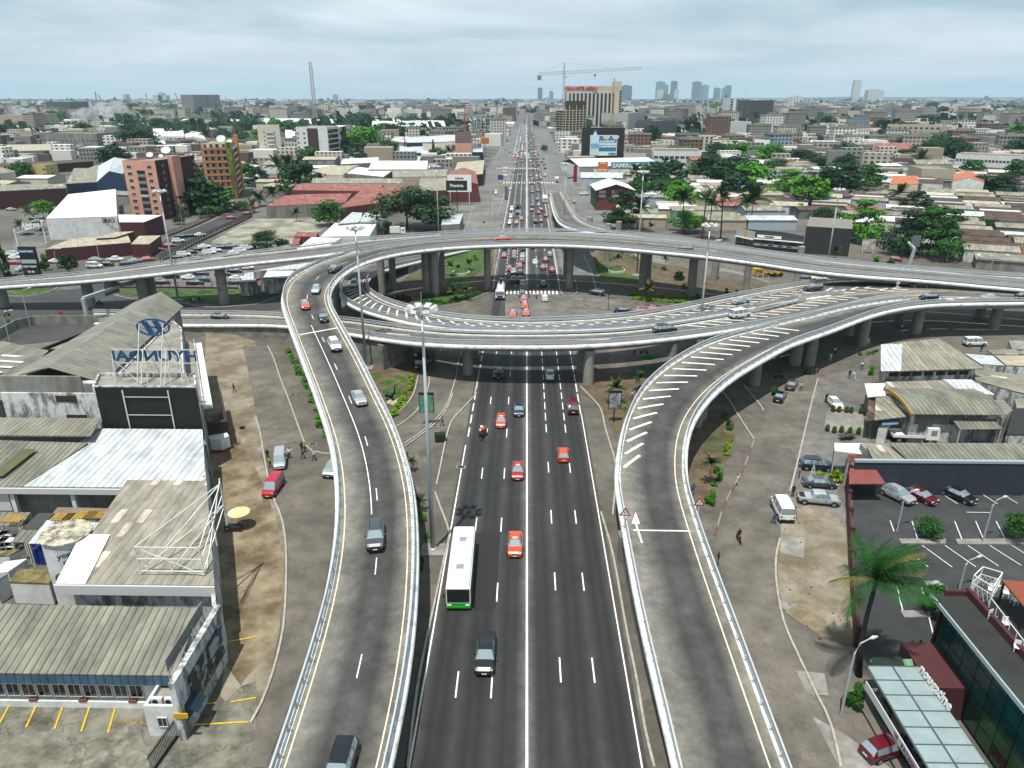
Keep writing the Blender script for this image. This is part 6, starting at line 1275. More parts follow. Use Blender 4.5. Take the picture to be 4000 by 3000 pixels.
def bq(u0,u1,v0,v1,m,nm,o=.15,pts=None):
 """panel on the board: u, v are fractions of its width and height"""
 b=MB();Z=lambda v:hb+(H-hb)*v
 P=pts or[(u0,v0),(u1,v0),(u1,v1),(u0,v1)];b.poly([a+d*W_*u-nrm*o+Vector((0,0,Z(v)))for u,v in P]);b.poly([a+d*W_*u-nrm*(o-.1)+Vector((0,0,Z(v)))for u,v in P][::-1]);return b.build(nm,m,t)
M_pw=mat('poster_white',(.75,.78,.78),.6);M_pb=mat('poster_blue',(.02,.25,.50),.6)
bq(.19,.83,.05,.75,M_pw,'poster');bq(.40,.815,.2,.725,M_pb,'poster_field',.25);bq(.21,.28,.1,.7,M_pb,'poster_field',.25)
for q in(.57,.79):
 pts=[(q+.085*math.cos(k*math.pi/8+math.pi),.725+.13*math.sin(k*math.pi/8+math.pi))for k in range(9)];bq(0,0,0,0,mat('poster_plate',(.6,.58,.45),.6),'poster_plate',.35,pts)
bt=[(.20,.06),(.40,.06),(.40,.55),(.38,.7),(.33,.82),(.325,.86),(.275,.86),(.27,.82),(.22,.7),(.20,.55)];bq(0,0,0,0,mat('bottle_pale',(.55,.68,.75),.5),'poster_bottle',.45,bt);bq(.27,.33,.86,.92,M_pb,'bottle_cap',.45);bq(.205,.395,.3,.47,mat('bottle_label',(.2,.42,.6),.5),'bottle_label',.5)
def bt_(s,u,v,size,m,bold=.15,sx=1):text(s,size,m,t,a+d*W_*u-nrm*.4+Vector((0,0,hb+(H-hb)*v)),(math.pi/2,0,math.atan2(d.y,d.x)),.05,'lettering',sx=sx,bold=bold)
HH=(H-hb);bt_('JOYEUSES FETES',.60,.53,HH*.075,M_pw,.1);bt_('PARTAGEONS',.60,.44,HH*.1,M_pw,.2);bt_('LA SOIF DE VIVRE',.605,.355,HH*.075,M_pw,.15);bt_('KIRENE',.72,.115,HH*.08,mat('poster_navy',(.02,.05,.15),.5),.05)
def sign(label,k,x0,y0,x1,y1,z0v,m,body=None,tm=None,post=None,size=.6,dist=None,cat='sign',name='sign_board',z=0,sx=1,depth=.3,lines=None):
 """board whose foot stands at (x0..x1, y0) on the ground; its lower edge shows at row y1 and its top at row z0v"""
 a=g(k,x0,y0,z);c=g(k,x1,y0,z);zb=topz(a.xy,px(k,0,y1)[1]);zt=topz(a.xy,px(k,0,z0v)[1]);t=bthing(name,label,cat);b=MB();d=(c-a).normalized();n=Vector((-d.y,d.x,0));b.prism([a,c,c+n*depth,a+n*depth],zb,zt);b.build('panel',m,t)
 b=MB()
 for p in([a.lerp(c,.5)]if post==1 else[a.lerp(c,.1),a.lerp(c,.9)]):b.bar((p.x,p.y+depth/2,z),(p.x,p.y+depth/2,zb),.35 if(c-a).length>4 else.15)
 b.build('post',M_steel if post!=1 else M_trim,t)
 for s,fr,hf in(lines or([(body,.5,size)]if body else[])):text(s,(zt-zb)*hf,tm or M_pw,t,a.lerp(c,.5)-n*.06+Vector((0,0,zb+(zt-zb)*fr)),(math.pi/2,0,math.atan2(d.y,d.x)),.03,'lettering',sx=sx,bold=.04)
 return t
t=bthing('showroom_hall','long white vaulted hall carrying a pale blue sign band beside the highway','building');P=zz('Y 575,1085,0 1275,1070,0');a,c=P;D_=45;d=(c-a).normalized();nrm=Vector((-d.y,d.x,0));blk(t,[a,c,c+nrm*D_,a+nrm*D_],0,6.5,W_white);foot([a,c,c+nrm*D_])
for s in range(2):
 q0,q1=a.lerp(c,s*.5),a.lerp(c,s*.5+.5);roofq(t,[q0-nrm*1+Vector((0,0,6.7)),q1-nrm*1+Vector((0,0,6.7)),q1.lerp(q0,.0)+nrm*D_*.5+Vector((0,0,10)),q0+nrm*D_*.5+Vector((0,0,10))],C_white);roofq(t,[q1+nrm*D_+Vector((0,0,6.7)),q0+nrm*D_+Vector((0,0,6.7)),q0+nrm*D_*.5+Vector((0,0,10)),q1+nrm*D_*.5+Vector((0,0,10))],C_white)
b=MB();b.prism([a.lerp(c,.38)-nrm*1.3,a.lerp(c,.96)-nrm*1.3,a.lerp(c,.96)-nrm*1,a.lerp(c,.38)-nrm*1],4.2,9.2);b.build('sign_band',mat('sign_pale_blue',(.10,.32,.48),.5),t);text('SAMSUNG',3.6,M_pw,t,a.lerp(c,.57)-nrm*1.5+Vector((0,0,6.7)),(math.pi/2,0,math.atan2(d.y,d.x)),.1,'lettering',sx=1.2,bold=.12);text('LG',3.0,M_pw,t,a.lerp(c,.84)-nrm*1.5+Vector((0,0,6.7)),(math.pi/2,0,math.atan2(d.y,d.x)),.1,'lettering',bold=.1)
sign('orange and red bucket shaped advertising board on the hall roof beside the highway','Y',738,1130,822,1075,955,mat('bucket_orange',(.62,.16,.02),.5),'ROYAL',None,size=.2,lines=[('ROYAL',.4,.2),('ENAMEL',.9,.12)])
sign('tall dark red column sign beside the right frontage road','K',697,425,719,415,312,mat('column_red',(.35,.01,.03),.5),None)
sign('white board with red lettering on the left frontage road','K',258,405,292,375,322,M_pw,None,MATS['red_letters'],lines=[('YTONG',.7,.28),('HOTEL',.35,.28)])
sign('small blue road sign board on the left frontage road','K',230,455,264,400,371,M_blue)
sign('orange cube sign on a tall dark pole by the open steel frame building','K',126,262,174,178,140,mat('cube_orange',(.5,.17,.03),.6),post=1,depth=8)
sign('dark board with white sailing boat lettering on a pole at the left frontage road','X',1650,1400,1830,1205,1118,mat('board_dark_slate',(.02,.04,.04),.6),'Phenicia',M_pw,post=1,size=.42)
sign('large white billboard above the dark sailing boat board','X',1660,1330,1865,1215,1068,M_pw,None,MATS['red_letters'],lines=[('Kalimba',.8,.16)])
sign('small blue and yellow billboard in the yard by the palm clump','X',300,1120,348,1105,1055,mat('board_blue_mix',(.06,.25,.45),.6,c2=(.5,.4,.1),scale=.3))
sign('white and grey poster board beside the whitewashed hut under the ring','B',0,985,62,920,800,mat('poster_pale',(.45,.5,.5),.6,c2=(.2,.22,.25),scale=1),lines=[('Diamond',.5,.14)],tm=MATS['red_letters'])
sign('poster board with two faces in front of the big layered tree','D',800,640,915,605,522,mat('poster_faces',(.3,.2,.12),.6,c2=(.65,.66,.6),scale=.7),None)
sign('poster of a person in a blue shirt under the big layered tree','D',980,570,1030,530,450,mat('poster_shirt',(.15,.28,.42),.6,c2=(.5,.5,.5),scale=.6))
sign('blue and orange billboard cut off at the right edge','D',2165,740,2260,690,500,mat('board_orange_blue',(.55,.22,.02),.6,c2=(.1,.35,.45),scale=.12),None)
sign('purple board at the foot of the white four storey block','Y',1645,960,1730,905,875,mat('board_purple',(.06,.03,.2),.6))
sign('small teal board by the trees right of the brick-red hall','Y',1925,1230,1965,1190,1140,mat('board_teal',(.03,.25,.32),.6))
sign('small yellow board by the trees at right of centre','Y',2095,1210,2160,1180,1130,mat('board_yellow',(.6,.5,.2),.6))
t=bthing('gabled_hall','brick-red gabled hall with green side and white roof beside the ring','building');a=G(2330,822);c=G(2470,822);D_=26;d=(c-a).normalized();nrm=Vector((-d.y,d.x,0));H=topz(a.xy,741);Hr=topz(((a+c)/2).xy,718);foot([a,c,a+nrm*D_])
blk(t,[a,c,c+nrm*D_,a+nrm*D_],0,H,W_brick);m_=(a+c)/2;b=MB();b.add([a+Vector((0,0,H)),c+Vector((0,0,H)),m_+Vector((0,0,Hr-.4))],[(0,1,2)]);b.add([a+nrm*D_+Vector((0,0,H)),c+nrm*D_+Vector((0,0,H)),m_+nrm*D_+Vector((0,0,Hr-.4))],[(0,2,1)]);b.build('gable',W_brick,t)
roofq(t,[a-d*1-nrm*1.5+nrm*D_+Vector((0,0,H-.2)),a-d*1-nrm*1.5+Vector((0,0,H-.2)),m_-nrm*1.5+Vector((0,0,Hr)),m_+nrm*D_+Vector((0,0,Hr))],C_white);roofq(t,[c+d*1-nrm*1.5+Vector((0,0,H-.2)),c+d*1+nrm*D_+Vector((0,0,H-.2)),m_+nrm*D_+Vector((0,0,Hr)),m_-nrm*1.5+Vector((0,0,Hr))],C_white)
for r in range(2):wins(t,a,c,H*.62+r*H*.2,3,3.2,H*.15,1,1,mat('frosted_glass',(.42,.40,.48),.4),mat('frame_red',(.3,.05,.04),.6),bars=2,margin=.8)
b=MB();b.prism([a-d*.3,a,a+nrm*D_,a+nrm*D_-d*.3],0,H-.3);b.build('green_side',mat('dark_green_panel',(.01,.10,.06),.7),t)
t=bthing('office_block','grey office block with green flat roof, white signboards and a light side wall','building');a,c,bl=g('C',2085,600),g('D',292,640),g('C',1928,565);H=topz(a.xy,700+455/2.212);q=c+(bl-a)*1.0;foot([a,c,bl,q])
blk(t,[a,c,q,bl],0,H-.9,mat('slate_cladding',(.075,.08,.085),.7,var=.1),mat('green_flat_roof',(.03,.13,.09),.8,var=.1),par=.9);b=MB();dl=(bl-a).normalized();nl=Vector((dl.y,-dl.x,0));nl=nl if nl.x<0 else-nl;b.prism([a+nl*.2,bl+nl*.2,bl,a],H*.55,H+.05);b.build('light_wall',mat('light_cladding',(.38,.40,.40),.7),t)
wins(t,bl,a,1.2,4,1.2,1.4,1,3);wins(t,a,c,H*.38,4,1.5,1.3,1,3);dn=(c-a).normalized();no=Vector((dn.y,-dn.x,0));b=MB();b.prism([a+no*1.1,c+no*1.1,c,a],H*.60,H*.64);b.prism([a+nl*1,a,bl,bl+nl*1],H*.52,H*.56);b.build('canopy',W_white,t)
b=MB();b.prism([a.lerp(c,.05)+no*.12,a.lerp(c,.55)+no*.12,a.lerp(c,.55),a.lerp(c,.05)],H*.70,H*.86);b.build('signboard',M_pw,t);text('UTIL·EQUIP',H*.11,M_trim,t,a.lerp(c,.30)+no*.16+Vector((0,0,H*.78)),(math.pi/2,0,math.atan2(dn.y,dn.x)),.02,'lettering',bold=.04)
b=MB();b.prism([a+no*.14,c+no*.14,c,a],H*.22,H*.34);b.build('brand_strip',M_pw,t)
for i,(cc,s)in enumerate((('yellow',.12),('navy',.3),('red',.5),('grey',.68))):b=MB();b.prism([a.lerp(c,s)+no*.18,a.lerp(c,s+.1)+no*.18,a.lerp(c,s+.1)+no*.15,a.lerp(c,s)+no*.15],H*.24,H*.32);b.build('brand_mark',PAINT[cc],t)
b=MB();b.prism([bl.lerp(a,.45)+nl*.3,bl.lerp(a,.62)+nl*.3,bl.lerp(a,.62),bl.lerp(a,.45)],H*.68,H*.95);b.build('yellow_sign',PAINT['yellow'],t)
t=bthing('cladded_hall','windowless hall clad in dark grey panels right of the grey office block','building');a2=c+dn*.2;c2=G(*px('D',690,670));d2=(c2-a2).normalized();n2=Vector((-d2.y,d2.x,0));H2=topz(c2.xy,700+430/2.212);blk(t,[a2,c2,c2+n2*22,a2+n2*22],0,H2,mat('ribbed_dark_cladding',(.055,.058,.06),.75,c2=(.035,.037,.04),kind='wave',scale=.9),C_tan);foot([a2,c2,c2+n2*22])
def gable(label,s,rise,rm,wm,z=6.0,name='warehouse',axis=0,sub=None,group=None):
 """s: near-left, near-right, far-right, far-left eave corners as pixels; ridge runs along axis 0 (left-right) or 1 (away)"""
 P=[g(*[float(q)if i else q for i,q in enumerate(w_.split(','))],z)for w_ in s.split()];t=bthing(name,label,'building',group);foot(P,1)
 blk(t,[p for p in P],0,z-.25,wm)
 if rise is None:roofq(t,P,rm);return t,P
 if axis==0:
  m0,m1=(P[0]+P[3])/2+Vector((0,0,rise)),(P[1]+P[2])/2+Vector((0,0,rise));roofq(t,[P[0],P[1],m1,m0],rm);roofq(t,[P[2],P[3],m0,m1],rm)
  for q0,q1,mm in((P[0],P[3],m0),(P[1],P[2],m1)):b=MB();b.add([q0-Vector((0,0,.3)),q1-Vector((0,0,.3)),mm-Vector((0,0,.2))],[(0,1,2)]);b.build('gable_wall',wm,t)
 else:
  m0,m1=(P[0]+P[1])/2+Vector((0,0,rise)),(P[3]+P[2])/2+Vector((0,0,rise));roofq(t,[P[3],P[0],m0,m1],rm);roofq(t,[P[1],P[2],m1,m0],rm)
  for q0,q1,mm in((P[0],P[1],m0),(P[3],P[2],m1)):b=MB();b.add([q0-Vector((0,0,.3)),q1-Vector((0,0,.3)),mm-Vector((0,0,.2))],[(0,1,2)]);b.build('gable_wall',wm,t)
 return t,P
def casino(t,txt,k,x,y,z,size,m):pass
t,P=gable('large hall with white roof and dark lettering on its front, left of the pink tower','A,395,340 A,1010,320 A,1000,85 A,590,130',None,C_white,W_white,8.0);text('CASINO',2.4,M_trim,t,P[0].lerp(P[1],.8)+Vector((0,-.1,-1.5)),(math.pi/2,0,-.03),.05,'lettering',bold=.05)
gable('maroon side wing with white roof right of the large white hall','A,1030,370 A,1240,370 A,1400,310 A,1020,305',None,C_white,W_maroon,7.0);gable('long low shed with cream panelled roof in front of the white hall','A,390,605 A,1130,545 A,1100,470 A,600,520',None,C_beige,W_maroon,4.5,'shed')
gable('small maroon shed with cream roof, rightmost of the low sheds by the boulevard','A,1130,560 A,1290,560 A,1390,485 A,1200,490',None,C_beige,W_maroon,4.5,'shed');gable('cream roofed shed with dark joints between the long shed and the boulevard','A,830,510 A,1000,500 A,1160,450 A,1010,455',None,C_beige,W_maroon,5.2,'shed')
gable('dark maroon hall with green-grey roof at the far left','A,-150,110 A,575,75 A,540,40 A,-150,50',1,C_fibro,W_brown,8.5);gable('blue-walled hall with grey sheet roof left of the pink tower','W,570,1145 W,835,1130 W,850,1010 W,640,1010',None,C_fibro,mat('deep_blue_wall',(.01,.03,.11),.7),9.5)
t,P=gable('hall with pointed pale gable roof and light lettering left of the pink tower','W,835,1130 W,1060,1060 W,1130,940 W,850,990',3.5,C_light,mat('blue_gable_wall',(.03,.12,.25),.7),9.5,axis=1);text('Dist',3.2,M_pw,t,P[0].lerp(P[1],.65)+Vector((0,-.3,.3)),(math.pi/2,0,math.atan2((P[1]-P[0]).y,(P[1]-P[0]).x)),.05,'lettering',bold=.1)
tower('yellow house with pitched grey roof above the maroon hall','W,250,1090','W,410,1090',645,14,mat('pale_yellow_wall',(.50,.42,.16),.8),rows=2,cols=2,scols=1,name='house',roof=C_fibro,par=.3)
tower('long grey office block with a dark window strip, upper left','W,370,850','W,860,858',520,30,W_grey,rows=2,cols=14,w_=1.8,scols=0,name='office_building');tower('white office block with dark glass front beside the far street','W,860,800','W,935,800',498,26,W_cream,rows=4,cols=3,scols=2,name='office_building')
gable('long warehouse with pale roof and white bays at the left edge','W,-100,870 W,600,850 W,600,800 W,-100,810',1,C_beige,W_grey,8);gable('maroon low building behind the yellow house','W,0,1010 W,800,950 W,795,930 W,0,970',None,C_brown,W_brown,6)
gable('white hall with many steps in its roof beside the palm at upper left','W,1330,735 W,1590,735 W,1580,665 W,1320,670',None,C_white,W_white,13);gable('low white gabled building right of the palm at upper left','W,1560,760 W,1780,760 W,1740,705 W,1550,715',3,C_white,W_white,8,axis=1)
tower('blocky grey building with black window panels on the left skyline','W,620,560','W,785,548',398,60,mat('granite_grey',(.10,.11,.12),.8),rows=4,cols=4,w_=6,h=9,scols=0);tower('tall plain grey slab on the left skyline','W,1690,560','W,1920,555',370,60,W_grey,rows=10,cols=1,w_=8,scols=0)
tower('cream block with a small red roof sign, upper left','W,325,680','W,515,655',445,60,W_beige,rows=6,cols=5,w_=3,scols=0,h=3);tower('white colonnaded building with dark hipped roof on the left skyline','W,1510,530','W,1680,530',412,60,W_cream,rows=1,cols=9,w_=5,h=11,scols=0,roof=M_dark)
gable('white wholesale hall among trees behind the white towers','X,260,790 X,340,790 X,340,680 X,250,680',2,C_white,W_grey,9)
gable('low pale hall with red-orange roof trim behind the tree belt','X,1240,880 X,1960,870 X,1950,800 X,1240,820',1,C_light,mat('navy_wall',(.01,.03,.10),.7),8);gable('dark blue flat hall behind the pale hall','X,1300,790 X,1750,780 X,1730,720 X,1300,745',None,C_light,MATS['navy_wall'],12)
tower('glass fronted showroom with white frame near the tall orange cube sign','X,1690,960','X,1950,930',560,30,W_cream,rows=3,cols=6,w_=6,h=3.5,scols=0,gm=M_cglass,name='showroom');gable('salmon building with dark top storey by the red mast','X,1720,790 X,1860,790 X,1860,690 X,1720,700',None,W_brown,W_pink,16)
gable('small gabled building with red roof beside the white billboard','X,1650,1150 X,1920,1150 X,1900,1040 X,1680,1040',2.4,C_red,W_brick,9,axis=1);gable('two storey house with brown balconies left of the white billboard','X,1400,1210 X,1650,1200 X,1650,1080 X,1420,1090',None,C_tan,W_brick,7,'house')
gable('row building with tan roof along the left frontage road','X,1700,1080 X,1960,1060 X,1975,940 X,1740,960',None,C_beige,W_brown,7)
gable('low hall with red sheet roof and open front above the vacant lot','B,85,235 B,770,200 B,885,120 B,400,130',2,C_red,W_grey,5.5,axis=0);gable('long hall with faded red roof behind the open-fronted red hall','X,310,1200 X,1080,1210 X,1100,1150 X,400,1140',1,C_red,W_brick,7)
gable('wide hall with brick-red gable roof left of the big round tree','B,720,250 B,1160,190 B,1450,90 B,1110,70',4,C_red,W_brick,6);gable('long tan roofed hall with small openings behind the red halls','X,480,1140 X,1280,1140 X,1240,1100 X,500,1095',1,C_tan,W_beige,8)
gable('white sheet roof hall in the middle of the left roofs','X,750,1050 X,1100,1085 X,1180,1030 X,880,1000',None,C_white,W_grey,8);gable('tan warehouse with square openings left among the roofs','X,465,1065 X,750,1070 X,900,985 X,640,990',1.5,C_beige,W_cream,8);gable('double vaulted pale hall in the left middle distance','X,970,1020 X,1480,1020 X,1490,960 X,1040,960',3,C_white,W_grey,9);gable('tan hall right of the white sheet roof','X,1180,1090 X,1650,1080 X,1660,1020 X,1180,1025',1,C_tan,W_beige,8);gable('big pale hall below the tree belt','X,730,975 X,1060,960 X,1060,925 X,780,940',2,C_white,W_grey,9)
for i,s in enumerate(('X,1000,650 X,1330,650 X,1310,590 X,1010,590','X,1330,650 X,1640,655 X,1620,600 X,1320,595','X,60,625 X,340,625 X,320,580 X,80,580','X,340,625 X,680,625 X,650,585 X,320,580','X,690,675 X,900,680 X,880,640 X,690,640')):gable(['zigzag roofed pale hall in the centre left distance','right half of the zigzag roofed halls','broad white roof behind the slim cream tower','broad white roof behind the office tower with brown band','pale flat roof beside the tree belt'][i],s,2,C_white,W_beige,12)
gable('white sheet roof hut left, just behind the ring','B,555,495 B,980,490 B,1045,380 B,680,380',None,C_white,W_white,4.2,'shed');gable('lower white roof touching the flyover rail','B,330,620 B,640,570 B,735,510 B,480,500',None,C_white,W_grey,3.8,'shed');gable('ribbed grey awning roof below the red hall','B,900,370 B,1100,370 B,1080,290 B,920,290',None,C_light,W_grey,5,'shed')
gable('pale roof left of the ribbed grey awning roof','B,710,385 B,890,370 B,940,290 B,830,285',None,C_light,W_grey,5,'shed');gable('small red tiled shelter at the edge of the vacant lot','B,330,495 B,520,495 B,540,455 B,350,455',None,C_red,W_brick,4,'shed');gable('small maroon roof lean-to at the vacant lot','B,300,570 B,370,560 B,390,490 B,330,490',None,C_red,W_brick,3.5,'shed')
gable('whitewashed hut with pale roof inside the bend of the left ramp','B,60,850 B,270,850 B,330,790 B,100,790',None,C_white,W_weather,4.5,'hut');gable('long pale roof above the whitewashed hut','B,0,790 B,380,775 B,600,700 B,300,740',None,C_light,W_grey,4,'shed');gable('small grey hut beside the car park under the flyover','A,2070,890 A,2212,880 A,2212,800 A,2120,810',None,C_light,W_weather,4,'hut')
gable('long pale shed beside the frontage road behind the ring','B,1600,395 B,1760,385 B,1790,300 B,1620,310',None,C_light,W_grey,4.5,'shed')
tower('white two storey building with ribbon windows behind the vaulted white hall','Y,1215,1005','Y,1625,1010',590,35,W_white,rows=2,cols=9,w_=3,h=1.8,scols=0,name='office_building',roof=C_grey);gable('low white block joined to the left of the two storey building','Y,1060,980 Y,1210,980 Y,1210,935 Y,1060,940',None,C_white,W_white,6);gable('grey stained building right of the billboard block','Y,965,970 Y,1150,970 Y,1160,880 Y,965,880',None,C_grey,W_grey,8)
tower('white four storey block with paired windows, right of centre','Y,1580,885','Y,1725,882',530,18,W_cream,rows=5,cols=4,w_=2.2,h=2,scols=2,name='apartment_building');tower('orange-brown brick block left of the white four storey block','Y,1360,850','Y,1475,845',534,30,mat('orange_brick',(.32,.14,.07),.85),rows=4,cols=2,w_=2.4,scols=3,name='apartment_building');tower('beige brick block squeezed beside the white four storey block','Y,1475,850','Y,1575,850',538,30,W_beige,rows=4,cols=2,w_=3,scols=0,name='apartment_building')
tower('plain slate grey slab building right of the hotel','Y,1230,770','Y,1415,760',470,30,mat('slate_wall',(.12,.13,.145),.8),rows=1,cols=0,scols=0);tower('plain pale grey slab building close right of the hotel','Y,995,720','Y,1135,700',440,40,mat('pale_grey_wall',(.38,.39,.36),.8),rows=1,cols=0,scols=0);tower('white angular building with striped side, right of the slate slab','Y,1700,760','Y,1850,770',475,40,W_white,rows=5,cols=1,w_=3,scols=0,name='apartment_building')
tower('dark green-black apartment block in the right middle distance','Y,1810,760','Y,1960,765',490,30,mat('blackish_wall',(.03,.035,.035),.7),rows=4,cols=5,w_=3,scols=0,name='apartment_building')
tower('dark brown twelve storey tower far right of the hotel','Y,1930,620','Y,2025,625',392,60,mat('dark_brown_tower',(.09,.075,.075),.8),rows=11,cols=3,w_=6,h=4,scols=0);tower('white faceted tower next to the dark brown one','Y,1870,600','Y,1945,600',384,60,W_white,rows=9,cols=2,w_=6,h=4,scols=0)
tower('blue and white two storey school building at the right','Z,1600,1020','Z,2170,1050',606,26,W_white,rows=2,cols=18,w_=1.6,h=1.5,scols=0,name='school',roof=C_red);tower('beige windowless cinema-like block right of the great dark trees','Z,1310,1140','Z,1600,1145',660,26,W_beige,rows=1,cols=0,scols=0);gable('white gabled house with orange roof right of the beige block','Z,1600,1120 Z,1870,1130 Z,1860,1075 Z,1600,1060',2,C_orange,W_white,8,'house',axis=1)
gable('house with orange hipped roof left of the beige block','Z,1050,1150 Z,1300,1150 Z,1280,1100 Z,1090,1100',3,C_orange,W_cream,6,'house');tower('cream corner block with red panels in the right distance','Z,440,700','Z,610,700',483,40,W_cream,rows=3,cols=2,w_=8,h=9,scols=0,gm=W_brick);tower('tall white slab in the right distance','Z,765,790','Z,840,790',497,20,W_white,rows=1,cols=0,scols=0)
tower('yellowish apartment block in the right distance','Z,850,700','Z,970,700',478,30,mat('light_yellow_wall',(.6,.52,.3),.8),rows=3,cols=0,scols=0,name='apartment_building');gable('building with red and green hipped roof among the right trees','Z,900,850 Z,1230,850 Z,1230,800 Z,920,800',3,C_red,W_beige,10);tower('long three storey grey building in the right distance','Z,1010,780','Z,1460,790',488,30,W_beige,rows=4,cols=10,w_=3,h=2,scols=0,name='apartment_building')
tower('white and grey shop block with many windows at the right','Z,230,840','Z,365,845',535,24,W_cream,rows=4,cols=4,w_=2.4,h=2,scols=2,name='apartment_building');tower('dark glass block with grey flank left of the shop block','Z,70,830','Z,190,830',525,24,M_dark,rows=4,cols=2,w_=3,scols=0,name='apartment_building');tower('slim round white minaret in the right distance','Z,1740,680','Z,1765,680',445,6,W_white,rows=1,cols=0,scols=0,name='minaret',cat='minaret')
SKY=[(2566,2600,320,8000,'teal_g'),(2600,2612,332,8000,'teal_g'),(2624,2648,318,7800,'slate_g'),(2568,2594,352,7000,'cream_g'),(2636,2654,352,6800,'cream_g'),(2590,2618,368,7000,'slate_g'),(2709,2742,320,8600,'slate_g'),(2745,2770,333,8600,'teal_g'),(2792,2816,344,9000,'slate_g'),(2822,2838,345,9000,'teal_g'),(2835,2859,335,9000,'slate_g'),(3340,3369,314,7600,'cream_g'),(3395,3456,352,7000,'cream_g'),(2101,2119,344,7000,'slate_g'),(2146,2162,358,6500,'teal_g'),(3090,3136,378,4200,'cream_g'),(3134,3172,392,3900,'beige_g'),(3430,3475,405,3300,'beige_g'),(3500,3528,402,3400,'beige_g'),(3558,3584,400,3500,'cream_g'),(3836,3892,432,2600,'cream_g'),(2430,2470,335,6800,'slate_g'),(3850,3862,376,7000,'slate_g'),(1745,1760,380,5200,'cream_g'),(1300,1318,372,5200,'beige_g'),(3620,3690,388,6000,'cream_g')]
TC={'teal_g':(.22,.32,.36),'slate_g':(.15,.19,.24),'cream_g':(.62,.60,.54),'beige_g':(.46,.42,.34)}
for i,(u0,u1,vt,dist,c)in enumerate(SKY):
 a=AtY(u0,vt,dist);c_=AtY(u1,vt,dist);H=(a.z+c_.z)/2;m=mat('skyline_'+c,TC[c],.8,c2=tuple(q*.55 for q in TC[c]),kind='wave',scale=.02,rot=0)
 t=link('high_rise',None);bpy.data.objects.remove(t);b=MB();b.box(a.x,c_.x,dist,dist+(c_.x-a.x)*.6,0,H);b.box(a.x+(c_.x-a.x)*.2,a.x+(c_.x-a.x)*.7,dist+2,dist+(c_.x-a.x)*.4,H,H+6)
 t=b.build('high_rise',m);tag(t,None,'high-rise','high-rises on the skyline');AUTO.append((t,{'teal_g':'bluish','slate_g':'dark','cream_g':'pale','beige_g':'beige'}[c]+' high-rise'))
for s,rm,lab in(('H,1700,400 H,1840,490 H,2045,502 H,1940,420',C_light,'pale speckled low roof just right of the workshop'),('H,1960,415 H,2060,500 H,2320,512 H,2300,420',C_beige,'tan low roof right of the pale speckled one'),('H,1890,368 H,1950,408 H,2210,405 H,2140,362',C_fibro,'narrow fibre roof behind the tan low roof at the right edge'),('H,2078,290 H,2110,360 H,2330,368 H,2320,288',W_roofconc,'flat pale roof at the right edge behind the narrow fibre roof'),('H,1790,535 H,1790,630 H,2300,770 H,2320,600',C_fibro,'broad patched grey roof between workshop and right edge'),('H,1840,815 H,1985,985 H,2115,890 H,2040,800',C_grey,'tilted ribbed roof right of the vaulted hall'),('H,2120,880 H,2060,1100 H,2330,1100 H,2330,880',mat('black_roof_felt',(.04,.04,.04),.9,var=.3,scale=1),'black cluttered roof at the right edge beside the vaulted hall'),('H,2130,790 H,2150,870 H,2330,870 H,2330,790',C_tan,'small sandy roof with clutter at the right edge')):
 gable(lab,s,None,rm,W_weather,4.2,'shed')
def busy(x,y,r=0):
 for a,b,c,d in FOOT:
  if a-r<x<b+r and c-r<y<d+r:return True
 return False
ROOFS=[(C_fibro,'grey'),(C_brown,'rusty brown'),(C_white,'white'),(C_beige,'beige'),(C_tan,'tan'),(C_light,'pale blue'),(C_red,'red'),(C_teal,'green'),(C_orange,'orange')]
WALLS=[W_cream,W_white,W_grey,W_beige,mat('pale_blue_wall',(.35,.42,.48),.8)]
def facade(name,c,glass=(.05,.06,.07),sx=.3,sz=.33):
 m=mat(name,c,.85)
 def f(t):
  tc=t.nodes.new('ShaderNodeTexCoord');sp=t.nodes.new('ShaderNodeSeparateXYZ');t.links.new(tc.outputs['Object'],sp.inputs[0]);ge=t.nodes.new('ShaderNodeNewGeometry');sn=t.nodes.new('ShaderNodeSeparateXYZ');t.links.new(ge.outputs['Normal'],sn.inputs[0])
  u=nmath(t,'ADD',sp.outputs[0],sp.outputs[1]);fx=nmath(t,'FRACT',nmath(t,'MULTIPLY',u,sx));fz=nmath(t,'FRACT',nmath(t,'MULTIPLY',sp.outputs[2],sz))
  a=nmath(t,'MULTIPLY',nmath(t,'GREATER_THAN',fx,.48),nmath(t,'GREATER_THAN',fz,.45));a=nmath(t,'MULTIPLY',a,nmath(t,'LESS_THAN',nmath(t,'ABSOLUTE',sn.outputs[2]),.5));return ramp(t,a,[(0,1.0),(1,.13)])
 return nmul(m,f)
FACS=[(facade('facade_cream',(.50,.475,.42)),'cream'),(facade('facade_white',(.62,.62,.58),sx=.25),'white'),(facade('facade_grey',(.27,.27,.26),sx=.35),'grey'),(facade('facade_beige',(.35,.32,.275)),'beige'),(facade('facade_rust',(.24,.14,.11)),'brick coloured'),(facade('facade_blue',(.22,.30,.36)),'bluish')]
HM={}
